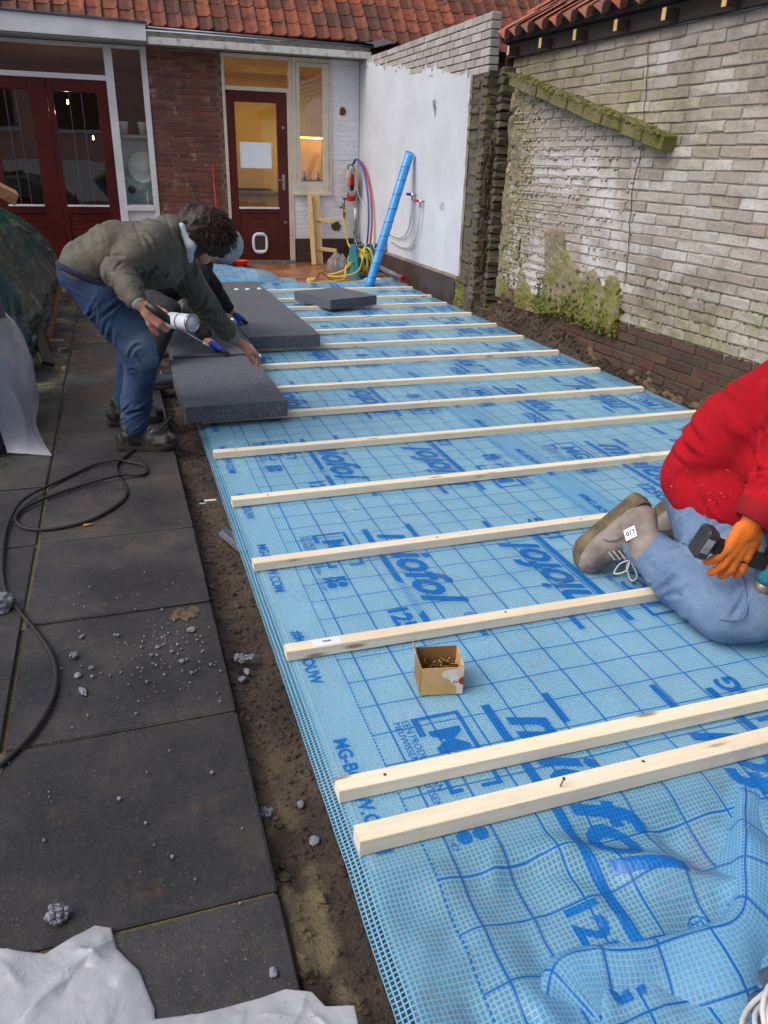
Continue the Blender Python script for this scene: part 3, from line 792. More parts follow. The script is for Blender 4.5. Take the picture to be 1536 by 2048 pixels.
# soffit and fascia
part('soffit', MB().span((-3.2, 11.46, 2.668), (3.62, FY + 0.02, 2.69)), mat('grey_soffit', (150, 150, 148), (134, 132, 128), 4, 0.7, world_pos=True), house)
fa = MB(); fa.add([(-3.2, 11.44, 2.70), (0.64, 11.44, 2.685), (0.64, 11.44, 2.865), (-3.2, 11.44, 2.93), (-3.2, 11.48, 2.70), (0.64, 11.48, 2.685), (0.64, 11.48, 2.865), (-3.2, 11.48, 2.93)],
    [(0, 1, 2, 3), (7, 6, 5, 4), (0, 4, 5, 1), (1, 5, 6, 2), (2, 6, 7, 3), (3, 7, 4, 0)])
part('fascia', fa, WPAINT, house)
fb = MB(); fb.span((0.655, 11.452, 2.655), (3.56, 11.49, 2.735), 0.003)
part('fascia', fb, OLDWHITE, house)
fc = MB(); fc.span((0.645, 11.50, 2.735), (3.56, 11.54, 2.80), 0.003); part('fascia', fc, mat('bare_stained_board', (168, 162, 150), (120, 112, 100), 8, 0.85, stretch=(1, 5, 5), world_pos=True), house)
gt = MB(); gt.tube([(-3.2, 11.43, 2.945), (0.66, 11.43, 2.878)], 0.016, 8); gt.tube([(0.66, 11.47, 2.832), (3.60, 11.47, 2.800)], 0.016, 8)
part('gutter_edge', gt, ZINC, house, True)
part('flashing', MB().add([(3.50, 11.2, 2.80), (3.78, 11.2, 2.83), (3.80, 11.6, 2.93), (3.45, 11.6, 2.86), (3.50, 11.12, 2.75)], [(0, 1, 2, 3), (0, 4, 1)]), ZINC, house)
# --- roof with tiles
roof = part('roof', MB().add([(-3.2, 11.55, 2.82), (7.4, 11.55, 2.82), (7.4, 13.8, 5.07), (-3.2, 13.8, 5.07)], [(0, 1, 2, 3)]), DARKMORTAR, house)
def roof_tile():
    # profile across (x), shallow pan and a raised roll on the right; length 0.34
    prof = [(-0.108, 0.020), (-0.094, 0.006), (-0.06, 0.0), (0.04, 0.0), (0.070, 0.010), (0.082, 0.030), (0.100, 0.034), (0.112, 0.022)]
    mb = MB(); n = len(prof)
    v = []
    for yy, dz in ((0, 0.0), (0.36, -0.012)):
        v += [(x, yy, z + dz + 0.02) for x, z in prof]
    v += [(x, 0, z - 0.002) for x, z in prof]
    f = [(i, i + 1, n + i + 1, n + i) for i in range(n - 1)] + [(2 * n + i, 2 * n + i + 1, i + 1, i) for i in range(n - 1)]
    return mb.add(v, f).mesh('roof_tile', False, ROOF)
RT = roof_tile()
for r in range(5):
    for c in range(54):
        x = -3.0 + 0.190 * c
        s = 0.235 * r
        put('roof_tile', RT, roof, (x + random.uniform(-0.004, 0.004), 11.50 + s * 0.7071, 2.845 + s * 0.7071), (PI / 4 + random.uniform(-0.015, 0.02), random.uniform(-0.01, 0.01), random.uniform(-0.008, 0.008)))

# --- joinery --------------------------------------------------------
def frame(name, x0, x1, z0, z1, w, m, y0=FY - 0.01, y1=FY + 0.10, parent=house, bottom=True):
    mb = MB()
    mb.span((x0, y0, z0), (x0 + w, y1, z1), 0.003); mb.span((x1 - w, y0, z0), (x1, y1, z1), 0.003)
    mb.span((x0 + w, y0 + 0.002, z1 - w), (x1 - w, y1, z1), 0.003)
    if bottom: mb.span((x0 + w, y0 - 0.012, z0), (x1 - w, y1, z0 + w), 0.003)
    return part(name, mb, m, parent)
def pane(x0, x1, z0, z1, parent, y=FY + 0.045):
    return part('pane', MB().span((x0, y, z0), (x1, y + 0.005, z1)), GLASS, parent)
# french doors with transom
fr = MB(); fr.span((0.115, FY - 0.02, 0.0), (0.215, FY + 0.1, 2.66), 0.003); fr.span((-2.0, FY - 0.018, 2.62), (0.115, FY + 0.1, 2.66), 0.003); fr.span((-2.0, FY - 0.025, 2.25), (0.115, FY + 0.1, 2.31), 0.003)
fr.span((-2.1, FY - 0.02, 0), (-2.0, FY + 0.1, 2.66)); fr.span((0.565, FY - 0.02, 0.0), (0.635, FY + 0.1, 2.66), 0.003); fr.span((0.215, FY - 0.018, 2.625), (0.565, FY + 0.1, 2.66), 0.003)
fr.span((0.215, FY - 0.03, 0.70), (0.565, FY + 0.1, 0.76), 0.003); fr.span((0.215, FY + 0.01, 0.0), (0.565, FY + 0.05, 0.70), 0.003)
frm = part('window_frame', fr, WPAINT, house)
tw = thing('transom_window', None, None); tw.parent = house; pane(-2.0, 0.115, 2.31, 2.62, tw)
sw = thing('side_window', None, None); sw.parent = house; pane(0.215, 0.565, 0.76, 2.625, sw)
part('bead', MB().span((0.23, FY - 0.005, 0.763), (0.55, FY + 0.04, 0.775)), WPAINT, sw)
def leaf(x0, x1, gx0, gx1):
    d = thing('french_door', None, None); d.parent = house
    f = MB(); f.span((x0, FY, 0.02), (gx0, FY + 0.06, 2.248), 0.004); f.span((gx1, FY, 0.02), (x1, FY + 0.06, 2.248), 0.004)
    f.span((gx0, FY + 0.002, 2.11), (gx1, FY + 0.06, 2.248), 0.004); f.span((gx0, FY + 0.002, 0.66), (gx1, FY + 0.06, 0.745), 0.004)
    part('door_frame', f, REDDOOR, d)
    for k in range(6):
        z = 0.05 + k * 0.102; part('plank', MB().span((gx0, FY + 0.014, z), (gx1, FY + 0.05, z + 0.097), 0.006), REDDOOR, d)
    part('bead', MB().span((gx0, FY - 0.012, 0.745), (gx1, FY + 0.03, 0.768), 0.003), WPAINT, d)
    pane(gx0, gx1, 0.768, 2.11, d)
    l = MB()
    for fx in (0.36, 0.64):   # leaded strips
        x = gx0 + (gx1 - gx0) * fx; l.span((x - 0.004, FY + 0.038, 0.77), (x + 0.004, FY + 0.044, 2.11))
    part('lead_strip', l, ZINC, d)
    return d
leaf(-0.615, 0.112, -0.548, -0.02); leaf(-1.34, -0.62, -1.36 + 0.09, -0.83); leaf(-2.0, -1.345, -1.93, -1.42)
# kitchen door, transom, tall window
frame('door_frame', 1.58, 2.53, 0.0, 2.655, 0.04, CREAM, bottom=False)
part('door_frame', MB().span((1.62, FY - 0.012, 2.225), (2.49, FY + 0.1, 2.275), 0.003), CREAM, house)
part('door_frame', MB().span((2.455, FY - 0.011, 0.02), (2.49, FY + 0.1, 2.225), 0.003), CREAM, house)
t2 = thing('transom_window', None, None); t2.parent = house; pane(1.62, 2.49, 2.275, 2.615, t2)
part('threshold', MB().span((1.58, FY - 0.06, -0.02), (2.53, FY + 0.1, 0.03), 0.004), mat('bluestone', (112, 110, 106), (90, 88, 84), 9, 0.6, world_pos=True), house)
kd = thing('kitchen_door', None, None); kd.parent = house
f = MB(); f.span((1.622, FY, 0.03), (1.735, FY + 0.05, 2.222), 0.004); f.span((2.31, FY, 0.03), (2.453, FY + 0.05, 2.222), 0.004)
f.span((1.735, FY + 0.002, 2.09), (2.31, FY + 0.05, 2.222), 0.004); f.span((1.735, FY + 0.002, 0.68), (2.31, FY + 0.05, 0.735), 0.004)
part('door_frame', f, REDDOOR, kd)
for k in range(6): part('plank', MB().span((1.735, FY + 0.012, 0.04 + k * 0.107), (2.31, FY + 0.045, 0.04 + k * 0.107 + 0.102), 0.006), REDDOOR, kd)
part('bead', MB().span((1.735, FY - 0.014, 0.735), (2.31, FY + 0.03, 0.762), 0.003), WPAINT, kd)
pane(1.735, 2.31, 0.762, 2.09, kd)
part('paper_sheet', MB().span((1.785, FY + 0.036, 1.27), (2.225, FY + 0.040, 1.60)), mat('blank_paper', (232, 240, 246), (226, 234, 242), 3, 0.8, bump=0), kd)
hd = MB(); hd.span((2.365, FY - 0.01, 0.99), (2.405, FY, 1.20), 0.003); hd.tube([(2.385, FY, 1.12), (2.385, FY - 0.05, 1.12), (2.27, FY - 0.055, 1.12)], 0.009, 8)
part('handle', hd, STEEL, kd)
for z in (1.79, 0.555): part('lock', MB().lathe([(0.001, -0.012), (0.018, -0.012), (0.024, 0.0), (0.024, 0.004)], (2.395, FY, z), (0, 1, 0), 14), STEEL, kd)
# cat flap: rounded white ring and tunnel
cf = MB(); n = 28; ring = []
for rr, y in ((1.0, -0.004), (0.97, -0.018), (0.62, -0.018), (0.60, 0.0)):
    for k in range(n):
        a = 2 * PI * k / n; c, s_ = math.cos(a), math.sin(a)
        e = 2.6; rx = 0.118 * rr; rz = 0.150 * rr
        if rr < 0.7: rx, rz, e = 0.078, 0.098, 6
        ring.append((2.012 + rx * math.copysign(abs(c) ** (2 / e), c), FY + y, 0.272 + rz * math.copysign(abs(s_) ** (2 / e), s_)))
cf.add(ring, [(i * n + k, i * n + (k + 1) % n, (i + 1) * n + (k + 1) % n, (i + 1) * n + k) for i in range(3) for k in range(n)])
c_ = part('cat_flap', cf, WPLASTIC, kd, True)
part('flap', MB().span((1.94, FY - 0.003, 0.178), (2.084, FY + 0.003, 0.366)), mat('smoked_acrylic', (78, 66, 60), (66, 56, 52), 3, 0.25, bump=0), kd)
frame('window_frame', 2.53, 3.095, 0.95, 2.655, 0.05, CREAM, y0=FY - 0.02)
cw = thing('tall_window', None, None); cw.parent = house
fw = MB(); fw.span((2.582, FY - 0.028, 1.0), (2.632, FY + 0.03, 2.60), 0.003); fw.span((2.96, FY - 0.028, 1.0), (3.043, FY + 0.03, 2.60), 0.003); fw.span((2.632, FY - 0.026, 2.55), (2.96, FY + 0.03, 2.60), 0.003); fw.span((2.632, FY - 0.026, 1.0), (2.96, FY + 0.03, 1.115), 0.003)
part('sash', fw, CREAM, cw); pane(2.632, 2.96, 1.115, 2.55, cw, FY)
part('stay_bar', MB().span((2.64, FY - 0.035, 1.12), (2.95, FY - 0.027, 1.135)), ZINC, cw)
part('window_sill', MB().span((2.515, FY - 0.05, 0.925), (3.105, FY - 0.01, 0.965), 0.004), CREAM, house)

L2 = bpy.data.lights.new('living_room_bulbs', 'POINT'); L2.energy = 3; L2.color = (1.0, 0.7, 0.4); L2.shadow_soft_size = 0.012
lo2 = bpy.data.objects.new('living_room_bulbs', L2); COL.objects.link(lo2); lo2.location = (-0.42, FY + 1.2, 1.92)
# --- rooms behind the glass
def room(x0, x1, y0, y1, z0, z1, m, fl, parent=house):
    mb = MB(); mb.span((x0 - 0.1, y1, z0), (x1 + 0.1, y1 + 0.1, z1)); mb.span((x0 - 0.1, y0, z0), (x0, y1, z1)); mb.span((x1, y0, z0), (x1 + 0.1, y1, z1)); mb.span((x0, y0, z1), (x1, y1, z1 + 0.1))
    part('room_wall', mb, m, parent); part('room_floor', MB().span((x0, y0, z0 - 0.06), (x1, y1, z0 - 0.001)), fl, parent)
KW = mat('warm_kitchen_wall', (232, 208, 150), (222, 196, 136), 2, 0.8, bump=0)
LW = mat('dim_room_wall', (112, 82, 62), (88, 64, 50), 2, 0.8, bump=0)
FLW = mat('room_floor_wood', (110, 78, 50), (90, 62, 40), 5, 0.5, bump=0)
room(1.45, 4.1, FY + 0.22, FY + 2.6, 0.0, 2.66, KW, FLW)
room(-3.0, 1.34, FY + 0.36, FY + 3.6, 0.0, 2.66, LW, FLW)
# kitchen furniture
kc = thing('kitchen_counter', 'pale kitchen counter seen dimly through the glass of the kitchen door', 'counter')
part('cabinet', MB().span((1.5, FY + 1.9, 0.0), (4.05, FY + 2.55, 0.86), 0.004), mat('cream_cabinet', (214, 190, 140), (204, 180, 130), 2, 0.5, bump=0), kc)
for k in range(4): part('cabinet_door', MB().span((1.52 + k * 0.62, FY + 1.875, 0.08), (2.10 + k * 0.62, FY + 1.899, 0.82), 0.004), MATS['cream_cabinet'], kc)
part('worktop', MB().span((1.46, FY + 1.84, 0.861), (4.08, FY + 2.56, 0.90), 0.004), mat('worktop', (150, 132, 104), (130, 114, 90), 8, 0.4, bump=0), kc)
hb = MB(); hb.span((1.9, FY + 1.95, 0.901), (2.6, FY + 2.4, 0.915)); 
for k in range(4): hb.lathe([(0.09, 0.915), (0.09, 0.94), (0.03, 0.945)], (2.02 + 0.16 * k, FY + 2.1, 0), n=12)
part('hob', hb, BLACKP, kc)
cyl = thing('steel_canister', 'tall steel cylinder standing on the worktop behind the tall window', 'canister')
part('cylinder', MB().lathe([(0.14, 0.90), (0.145, 0.92), (0.145, 1.55), (0.12, 1.60), (0.03, 1.62)], (3.62, FY + 2.15, 0)), STEEL, cyl, True)
part('knob', MB().lathe([(0.03, 1.62), (0.03, 1.655), (0.01, 1.66)], (3.62, FY + 2.15, 0), n=12), BLACKP, cyl, True)
for k, (x, hgt, c) in enumerate(((3.02, 0.26, (96, 62, 34)), (3.14, 0.32, (60, 74, 50)), (3.26, 0.22, (150, 96, 40)), (3.38, 0.30, (52, 40, 36)))):
    b_ = tag(part('bottle', MB().lathe([(0.035, 0.9), (0.037, 0.92), (0.037, 0.9 + hgt * 0.62), (0.013, 0.9 + hgt * 0.8), (0.013, 0.9 + hgt)], (x, FY + 2.0, 0), n=14), mat('bottle_%d' % k, c, None, 5, 0.25, bump=0), None, True),
        'brown bottle on the kitchen worktop, ' + ('leftmost', 'second from the left', 'third from the left', 'rightmost')[k] + ' behind the tall window', 'bottle', 'bottles on the kitchen worktop')
led = thing('led_strip', 'glowing warm strip light under the kitchen cupboard behind the tall window', 'lamp')
part('tube', MB().span((2.95, FY + 2.28, 1.72), (4.05, FY + 2.30, 1.74)), m_emit('warm_light', (255, 190, 70), 14), led)
part('cupboard', MB().span((2.95, FY + 2.24, 1.75), (4.08, FY + 2.58, 1.92), 0.004), MATS['cream_cabinet'], led)
L = bpy.data.lights.new('kitchen_lamp', 'AREA'); L.energy = 9; L.size = 0.9; L.color = (1.0, 0.70, 0.22)
lo = bpy.data.objects.new('kitchen_lamp', L); COL.objects.link(lo); lo.location = (2.5, FY + 1.3, 2.6)
# living room: two warm bulbs, dark furniture, plant shelf and a reel-like disc on a pale panel
for k, (x, y, z, w) in enumerate(((-0.86, FY + 1.0, 2.02, 'in the left pane of the left french door'), (-0.42, FY + 1.2, 2.04, 'at the top of the right french door pane'), (-0.14, FY + 1.5, 1.60, 'in the middle of the right french door pane'))):
    bl = thing('bulb', 'small warm glowing bulb seen ' + w, 'lamp', None, (x, y, z))
    part('globe', MB().lathe([(0.001, -0.018), (0.010, -0.014), (0.014, 0), (0.010, 0.014), (0.006, 0.04)], n=12), m_emit('bulb_glow_%d' % k, (255, 186, 80), 25), bl, True)
    part('cord', MB().tube([(0, 0, 0.04), (0, 0, 2.66 - z)], 0.0009, 4), BLACKP, bl)
sf = thing('sofa', 'dark sofa in the dim room behind the french doors', 'sofa')
SOF = mat('brown_sofa_cloth', (86, 62, 46), (70, 50, 38), 5, 0.9)
part('seat', MB().span((-1.9, FY + 1.2, 0.1), (-0.1, FY + 2.0, 0.48), 0.05), SOF, sf); part('backrest', MB().span((-1.9, FY + 2.0, 0.1), (-0.1, FY + 2.25, 0.95), 0.05), SOF, sf)
for x in (-1.95, -0.1): part('armrest', MB().span((x - 0.1, FY + 1.2, 0.1), (x + 0.1, FY + 2.2, 0.66), 0.05), SOF, sf)
gp = thing('grey_machine', 'pale grey-green machine panel with a round disc behind the narrow side window', 'machine')
GP = mat('grey_green_enamel', (176, 194, 192), (160, 178, 178), 3, 0.5, bump=0.02)
part('panel', MB().span((0.16, FY + 0.20, 0.62), (0.72, FY + 0.24, 1.60), 0.01), GP, gp)
part('shelf', MB().span((0.14, FY + 0.13, 1.60), (0.74, FY + 0.36, 1.64), 0.004), mat('pale_shelf', (176, 182, 172), (166, 172, 162), 3, 0.5), gp)
part('base', MB().span((0.16, FY + 0.21, 0.02), (0.72, FY + 0.34, 0.62), 0.01), mat('dark_cabinet', (56, 54, 56), (48, 46, 48), 3, 0.5), gp)
part('disc', MB().lathe([(0.20, 0.0), (0.195, 0.03), (0.18, 0.03), (0.17, 0.022), (0.08, 0.022), (0.07, 0.035), (0.001, 0.035)], (0.47, FY + 0.20, 1.24), (0, -1, 0), 30), mat('pale_disc', (226, 230, 224), (210, 216, 208), 3, 0.5), gp, True)
part('hole', MB().lathe([(0.001, 0.006), (0.05, 0.006), (0.055, 0.0)], (0.30, FY + 0.20, 0.96), (0, -1, 0), 18), BLACKP, gp)
LEAF = mat('dark_leaf', (44, 58, 34), (60, 76, 42), 9, 0.5, bump=0.1)
for k, (x, w) in enumerate(((0.27, 'left'), (0.53, 'right'))):
    pl = thing('potted_plant', 'leafy plant in a white pot, the %s one on the shelf in the side window' % w, 'plant', None, (x, FY + 0.25, 1.64))
    part('pot', MB().lathe([(0.05, 0), (0.07, 0.15), (0.075, 0.16), (0.06, 0.155), (0.001, 0.14)]), WPLASTIC, pl, True)
    cr = MB()
    for q in range(60):
        a, e, rr = random.uniform(0, 2 * PI), random.uniform(0.1, 1.4), random.uniform(0.06, 0.3)
        c = Vector((math.cos(a) * math.cos(e) * rr * 0.5, math.sin(a) * math.cos(e) * rr * 0.35, 0.17 + math.sin(e) * rr * 1.4))
        s_ = random.uniform(0.02, 0.045); d = Vector((math.cos(a), math.sin(a), random.uniform(-0.8, 0.6))).normalized(); u = d.cross(Vector((0, 0, 1))).normalized() * s_ * 0.4
        cr.add([c - d * s_, c + u, c + d * s_, c - u], [(0, 1, 2, 3)])
    part('crown', cr, LEAF, pl)
st = thing('blue_white_pole', 'white and blue pole leaning behind the side window', 'pole')
part('pole', MB().tube([(0.44, FY + 0.11, 0.0), (0.50, FY + 0.14, 0.95)], 0.011, 8), WPLASTIC, st, True); part('sleeve', MB().tube([(0.465, FY + 0.1226, 0.40), (0.482, FY + 0.131, 0.66)], 0.0135, 8), TEAL, st, True)

# ================================================================== house opposite, seen only in the panes
nb = thing('opposite_house', 'brick house reflected in the french door panes', 'house')
part('wall', MB().span((-14, -11.3, -0.2), (12, -11, 6.2)), m_brick('far_brick', [(196, 152, 136), (208, 166, 150)]), nb)
for x in (-9, -4.6, -1.6, 2.6, 7):
    w_ = part('window', MB().span((x, -10.99, 2.2), (x + 1.5, -10.94, 3.5)), BLACKP, nb)
    part('window_frame', MB().span((x - 0.1, -10.985, 2.08), (x + 1.6, -10.95, 2.2)).span((x - 0.1, -10.985, 3.5), (x + 1.6, -10.95, 3.6)), WPAINT, nb)
sh = MB().span((-12, -9.2, -0.2), (8, -9.0, 1.15)); part('garden_fence', sh, mat('pale_fence', (222, 222, 222), (206, 206, 206), 3, 0.8), nb)
rf = MB().add([(-14.5, -10.7, 6.0), (12.5, -10.7, 6.0), (12.5, -14.5, 9.2), (-14.5, -14.5, 9.2)], [(0, 1, 2, 3)]); part('roof', rf, ROOF, nb)
# ================================================================== white rendered garden wall with grey brick top and broken old end
WX = 3.5
gw = thing('garden_wall', 'white rendered wall with new grey brick courses on top, right of the house', 'wall')
part('core', MB().span((WX + 0.012, 7.60, -0.1), (WX + 0.10, 11.79, 2.60)), MORTARG, gw)
# grey bricks on top, 7 courses; the render rises towards the house and hides the lower ones
gb = brick_set(5, 0.2055, 0.0605, 0.10, 0.004, 0.002, BGREY)
def rtop(y): return 2.20 + (y - 7.95) * (2.60 - 2.20) / (11.4 - 7.95)
for r in range(7):
    z = 2.6775 - 0.0355 - 0.0708 * r
    y = 7.555 + (0.11 if r % 2 else 0.0)
    if r % 2:
        put('brick', gb[r % 5], gw, (WX - 0.002, 7.555 + 0.05, z), (0, 0, -PI / 2), (0.47, 1, 1))
    while y < 11.6:
        if z + 0.03 > rtop(y + 0.2) - 0.03:
            put('brick', random.choice(gb), gw, (WX + random.uniform(-0.003, 0.002), y + 0.105, z), (0, random.uniform(-0.006, 0.006), -PI / 2))
        y += 0.2195
# render sheet with icicle-like torn upper edge
n = 150; ys = np.linspace(7.95, 11.79, n)
top = []
for i, y in enumerate(ys):
    t = rtop(y) + 0.035 * math.sin(y * 5.1) * 0.6 + random.uniform(-0.012, 0.012)
    if i % 11 == 5: t += random.uniform(0.05, 0.1)
    if i % 13 in (2, 3): t -= random.uniform(0.02, 0.05)
    top.append(t)
rows = np.linspace(0, 1, 26); P = np.zeros((n, 26, 3))
for i, y in enumerate(ys):
    for j, s in enumerate(rows):
        z = 0.285 + (top[i] - 0.285) * s
        yy = y
        if i == 0: yy = 7.95 + 0.012 * math.sin(z * 9) + 0.006 * math.sin(z * 37)
        P[i, j] = (WX, yy, z)
P[:, :, 0] += 0.004 * vnoise(P[:, :, 1:], 2.2, 4, 2)
rd = MB().grid(P); Q = P.copy(); Q[:, :, 0] = WX + 0.014
o0 = len(rd.v); rd.v += [tuple(p) for p in Q[:, -1]] + [tuple(p) for p in Q[0, :]]
for i in range(n - 1): rd.f.append((i * 26 + 25, (i + 1) * 26 + 25, o0 + i + 1, o0 + i))
for j in range(25): rd.f.append((j, j + 1, o0 + n + j + 1, o0 + n + j))
part('render', rd, PLASTER, gw, False)
# brown plinth tiles with sloping grey top edge
yj = [7.97, 9.0, 10.03, 11.06, 11.79]
for a, b in zip(yj[:-1], yj[1:]):
    tl = part('plinth_tile', MB().span((WX - 0.035, a + 0.006, -0.06), (WX + 0.0, b - 0.006, 0.262), 0.003), DADO, gw)
    part('plinth_cap', MB().add([(WX - 0.037, a + 0.004, 0.263), (WX - 0.037, b - 0.004, 0.263), (WX + 0.002, b - 0.004, 0.288), (WX + 0.002, a + 0.004, 0.288)], [(0, 1, 2, 3)]), mat('grey_cement_cap', (128, 120, 112), (104, 98, 92), 6, 0.9, world_pos=True), gw)
    part('joint', MB().span((WX - 0.030, b - 0.007, -0.06), (WX, b + 0.007, 0.262)), CREAM, gw)
# old broken end: toothed mossy bricks between the render and the shed
pil = thing('old_pillar', None, None); pil.parent = gw
part('rubble_core', MB().span((WX + 0.03, 7.56, -0.25), (WX + 0.12, 7.96, 2.20)).span((WX + 0.135, 7.53, -0.25), (WX + 0.26, 7.70, 2.20)), MORTAR, pil)
ob_ = brick_set(8, 0.21, 0.060, 0.10, 0.012, 0.016, BMOSS)
for r in range(33):
    z = -0.18 + r * 0.0735
    if 2.2 < z: break
    tooth = r % 2 and z < 1.75
    # face on the X = 3.5 plane: full bricks alternate with recessed ones
    if not tooth or random.random() < 0.12:
        put('brick', random.choice(ob_), pil, (WX + 0.004 + random.uniform(-0.012, 0.012), 7.83 + random.uniform(-0.01, 0.01), z), (0, random.uniform(-0.03, 0.03), -PI / 2 + random.uniform(-0.05, 0.05)))
        put('brick', random.choice(ob_), pil, (WX + 0.010 + random.uniform(-0.012, 0.012), 7.63, z), (0, random.uniform(-0.03, 0.03), -PI / 2 + random.uniform(-0.05, 0.05)), (0.72, 1, 1))
    else:
        put('brick', random.choice(ob_), pil, (WX + 0.055, 7.80, z), (0, random.uniform(-0.04, 0.04), -PI / 2 + random.uniform(-0.06, 0.06)), (0.8, 0.5, 1))
    # end face towards the camera
    put('brick', random.choice(ob_), pil, (WX + 0.055 + random.uniform(-0.008, 0.008), 7.555 + random.uniform(-0.008, 0.008), z), (0, random.uniform(-0.03, 0.03), random.uniform(-0.05, 0.05)), (0.55, 1, 1.05))
    put('brick', random.choice(ob_), pil, (WX + 0.185, 7.47 + random.uniform(-0.01, 0.01), z + 0.02), (0, random.uniform(-0.03, 0.03), random.uniform(-0.08, 0.08)), (0.72, 1, 1.05))
# mortar crust over the middle of the pillar and a raw mortar strip beside the render
def crust(name, Pf, mapf, th, m, parent, na, nb, amp, freq, seed, mask=None):
    A, B = np.meshgrid(np.linspace(0, 1, na), np.linspace(0, 1, nb), indexing='ij')
    h = th * (0.5 + 0.6 * vnoise(np.stack([A * freq[0], B * freq[1]], -1), 1, seed, 3)) + amp * vnoise(np.stack([A * freq[0], B * freq[1]], -1), 6, seed + 3, 3)
    e = np.minimum(np.minimum(A, 1 - A), np.minimum(B, 1 - B))
    w = vnoise(np.stack([A * freq[0], B * freq[1]], -1), 1.4, seed + 5, 4)
    cov = sstep((e * 6 + 0.9 * w - 0.12) / 0.35) if mask is None else mask(A, B, w)
    h = h * cov - 0.035 * (1 - cov)
    return part(name, MB().grid(mapf(A, B, h)), m, parent, True)
def mp(A, B, h): return np.stack([WX + 0.02 - h * 0.5 + 0.14 * A, 7.60 - 0.05 * A - h, -0.05 + 1.85 * B], -1)
crust('mortar_crust', None, mp, 0.065, SOILWALL, pil, 30, 190, 0.028, (2, 10), 11)
def mp2(A, B, h): return np.stack([WX - 0.004 - h * 0.25, 7.955 - 0.05 * A, -0.1 + 2.3 * B], -1)
crust('mortar_edge', None, mp2, 0.03, MORTAR, pil, 8, 150, 0.012, (1, 14), 23, lambda A, B, w: np.clip(0.75 + 0.6 * w - 0.5 * A, 0, 1))
def mp3(A, B, h): return np.stack([WX - 0.02 - h + 0.16 * A, 7.96 - 0.36 * A - h * 0.5, -0.2 + 0.48 * B], -1)
crust('mortar_footing', None, mp3, 0.05, MOSS, pil, 40, 50, 0.02, (3, 4), 31, lambda A, B, w: np.clip(0.9 + 0.5 * w, 0, 1))

# ================================================================== shed: long brick wall on the right, pantile roof
def wx(y): return 3.72 + 0.035 * (7.7 - y)
ANG = -PI / 2 + 0.035          # brick run along -Y... faces towards -X
shed = thing('shed', 'old whitewashed brick shed wall with moss and clay tiled eaves on the right', 'shed')
core = MB(); core.add([(wx(1.6) + 0.010, 1.6, -0.4), (wx(7.62) + 0.010, 7.62, -0.4), (wx(7.62) + 0.010, 7.62, 2.42), (wx(1.6) + 0.010, 1.6, 2.42),
    (wx(1.6) + 0.22, 1.6, -0.4), (wx(7.62) + 0.22, 7.62, -0.4), (wx(7.62) + 0.22, 7.62, 2.42), (wx(1.6) + 0.22, 1.6, 2.42)],
    [(0, 1, 2, 3), (7, 6, 5, 4), (0, 4, 5, 1), (1, 5, 6, 2), (2, 6, 7, 3), (3, 7, 4, 0)])
wall = part('wall', core, WALLM, shed)
wv = [MB().box((0, 0.05, 0), (0.256, 0.10, 0.067), None, 0.006, 0.0045).mesh('brick', False, BWHITE) for k in range(9)]
bv = [MB().box((0, 0.05, 0), (0.252, 0.10, 0.064), None, 0.006, 0.0045).mesh('brick', False, BBROWN) for k in range(6)]
allb = []
for r in range(37):
    z = -0.29 + 0.075 * r
    if z > 2.40: break
    y = 7.50 - (0.132 if r % 2 else 0.0)
    while y > 1.7:
        allb.append((y - 0.132, z, z < 0.262, y + random.uniform(-0.004, 0.004)))
        y -= 0.264
vis = sorted([b for b in allb if b[0] > 3.35 and b[1] > -0.25], key=lambda b: b[0])
chosen = set(id(b) for b in vis[:300])
rest = {True: MB(), False: MB()}
for b in allb:
    y, z, brown, _ = b
    loc = Vector((wx(y) + random.uniform(-0.003, 0.003), y, z + random.uniform(-0.003, 0.003))); rot = (random.uniform(-0.01, 0.01), random.uniform(-0.014, 0.014), ANG + random.uniform(-0.012, 0.012))
    me = random.choice(bv if brown else wv)
    if id(b) in chosen: put('brick', me, wall, loc, rot)
    else:
        M = Matrix.Translation(loc) @ Euler(rot).to_matrix().to_4x4()
        rest[brown].add([M @ v.co for v in me.vertices], [tuple(p.vertices) for p in me.polygons])
tag(part('brickwork', rest[False], BWHITE, wall), kind='stuff'); tag(part('brickwork', rest[True], BBROWN, wall), kind='stuff')
# squeezed-out mortar drips over the far half of the wall
dr = MB()
ico = bmesh.new(); bmesh.ops.create_icosphere(ico, subdivisions=1, radius=1.0); ico.verts.index_update()
IV = [v.co.copy() for v in ico.verts]; IF = [tuple(v.index for v in f.verts) for f in ico.faces]; ico.free()
def blob(mb, c, s, jit=0.25):
    mb.add([Vector((c[0] + v.x * s[0] * random.uniform(1 - jit, 1 + jit), c[1] + v.y * s[1] * random.uniform(1 - jit, 1 + jit), c[2] + v.z * s[2] * random.uniform(1 - jit, 1 + jit))) for v in IV], IF)
for r in range(37):
    z0 = -0.29 + 0.075 * r + 0.0375
    if not 0.3 < z0 < 1.98: continue
    y = 5.38
    while y < 7.4:
        ledge_z = 0.245 * y + 0.46 - 0.12 if y > 5.0 else 9
        dens = 0.9 * (0.45 + 0.55 * float(vnoise(np.array([[y, z0]]), 1.6, 4)[0])) + (0.45 if y > 6.3 else 0.15)
        if z0 < ledge_z and random.random() < dens:
            s = random.uniform(0.5, 1.25); lz = random.uniform(0.008, 0.02) * s
            blob(dr, (wx(y) - 0.002, y, z0 - lz * 0.6), (random.uniform(0.006, 0.017) * s, random.uniform(0.008, 0.022) * s, lz))
        y += random.uniform(0.014, 0.035)
tag(part('mortar_drips', dr, DRIP, wall, True), kind='stuff')
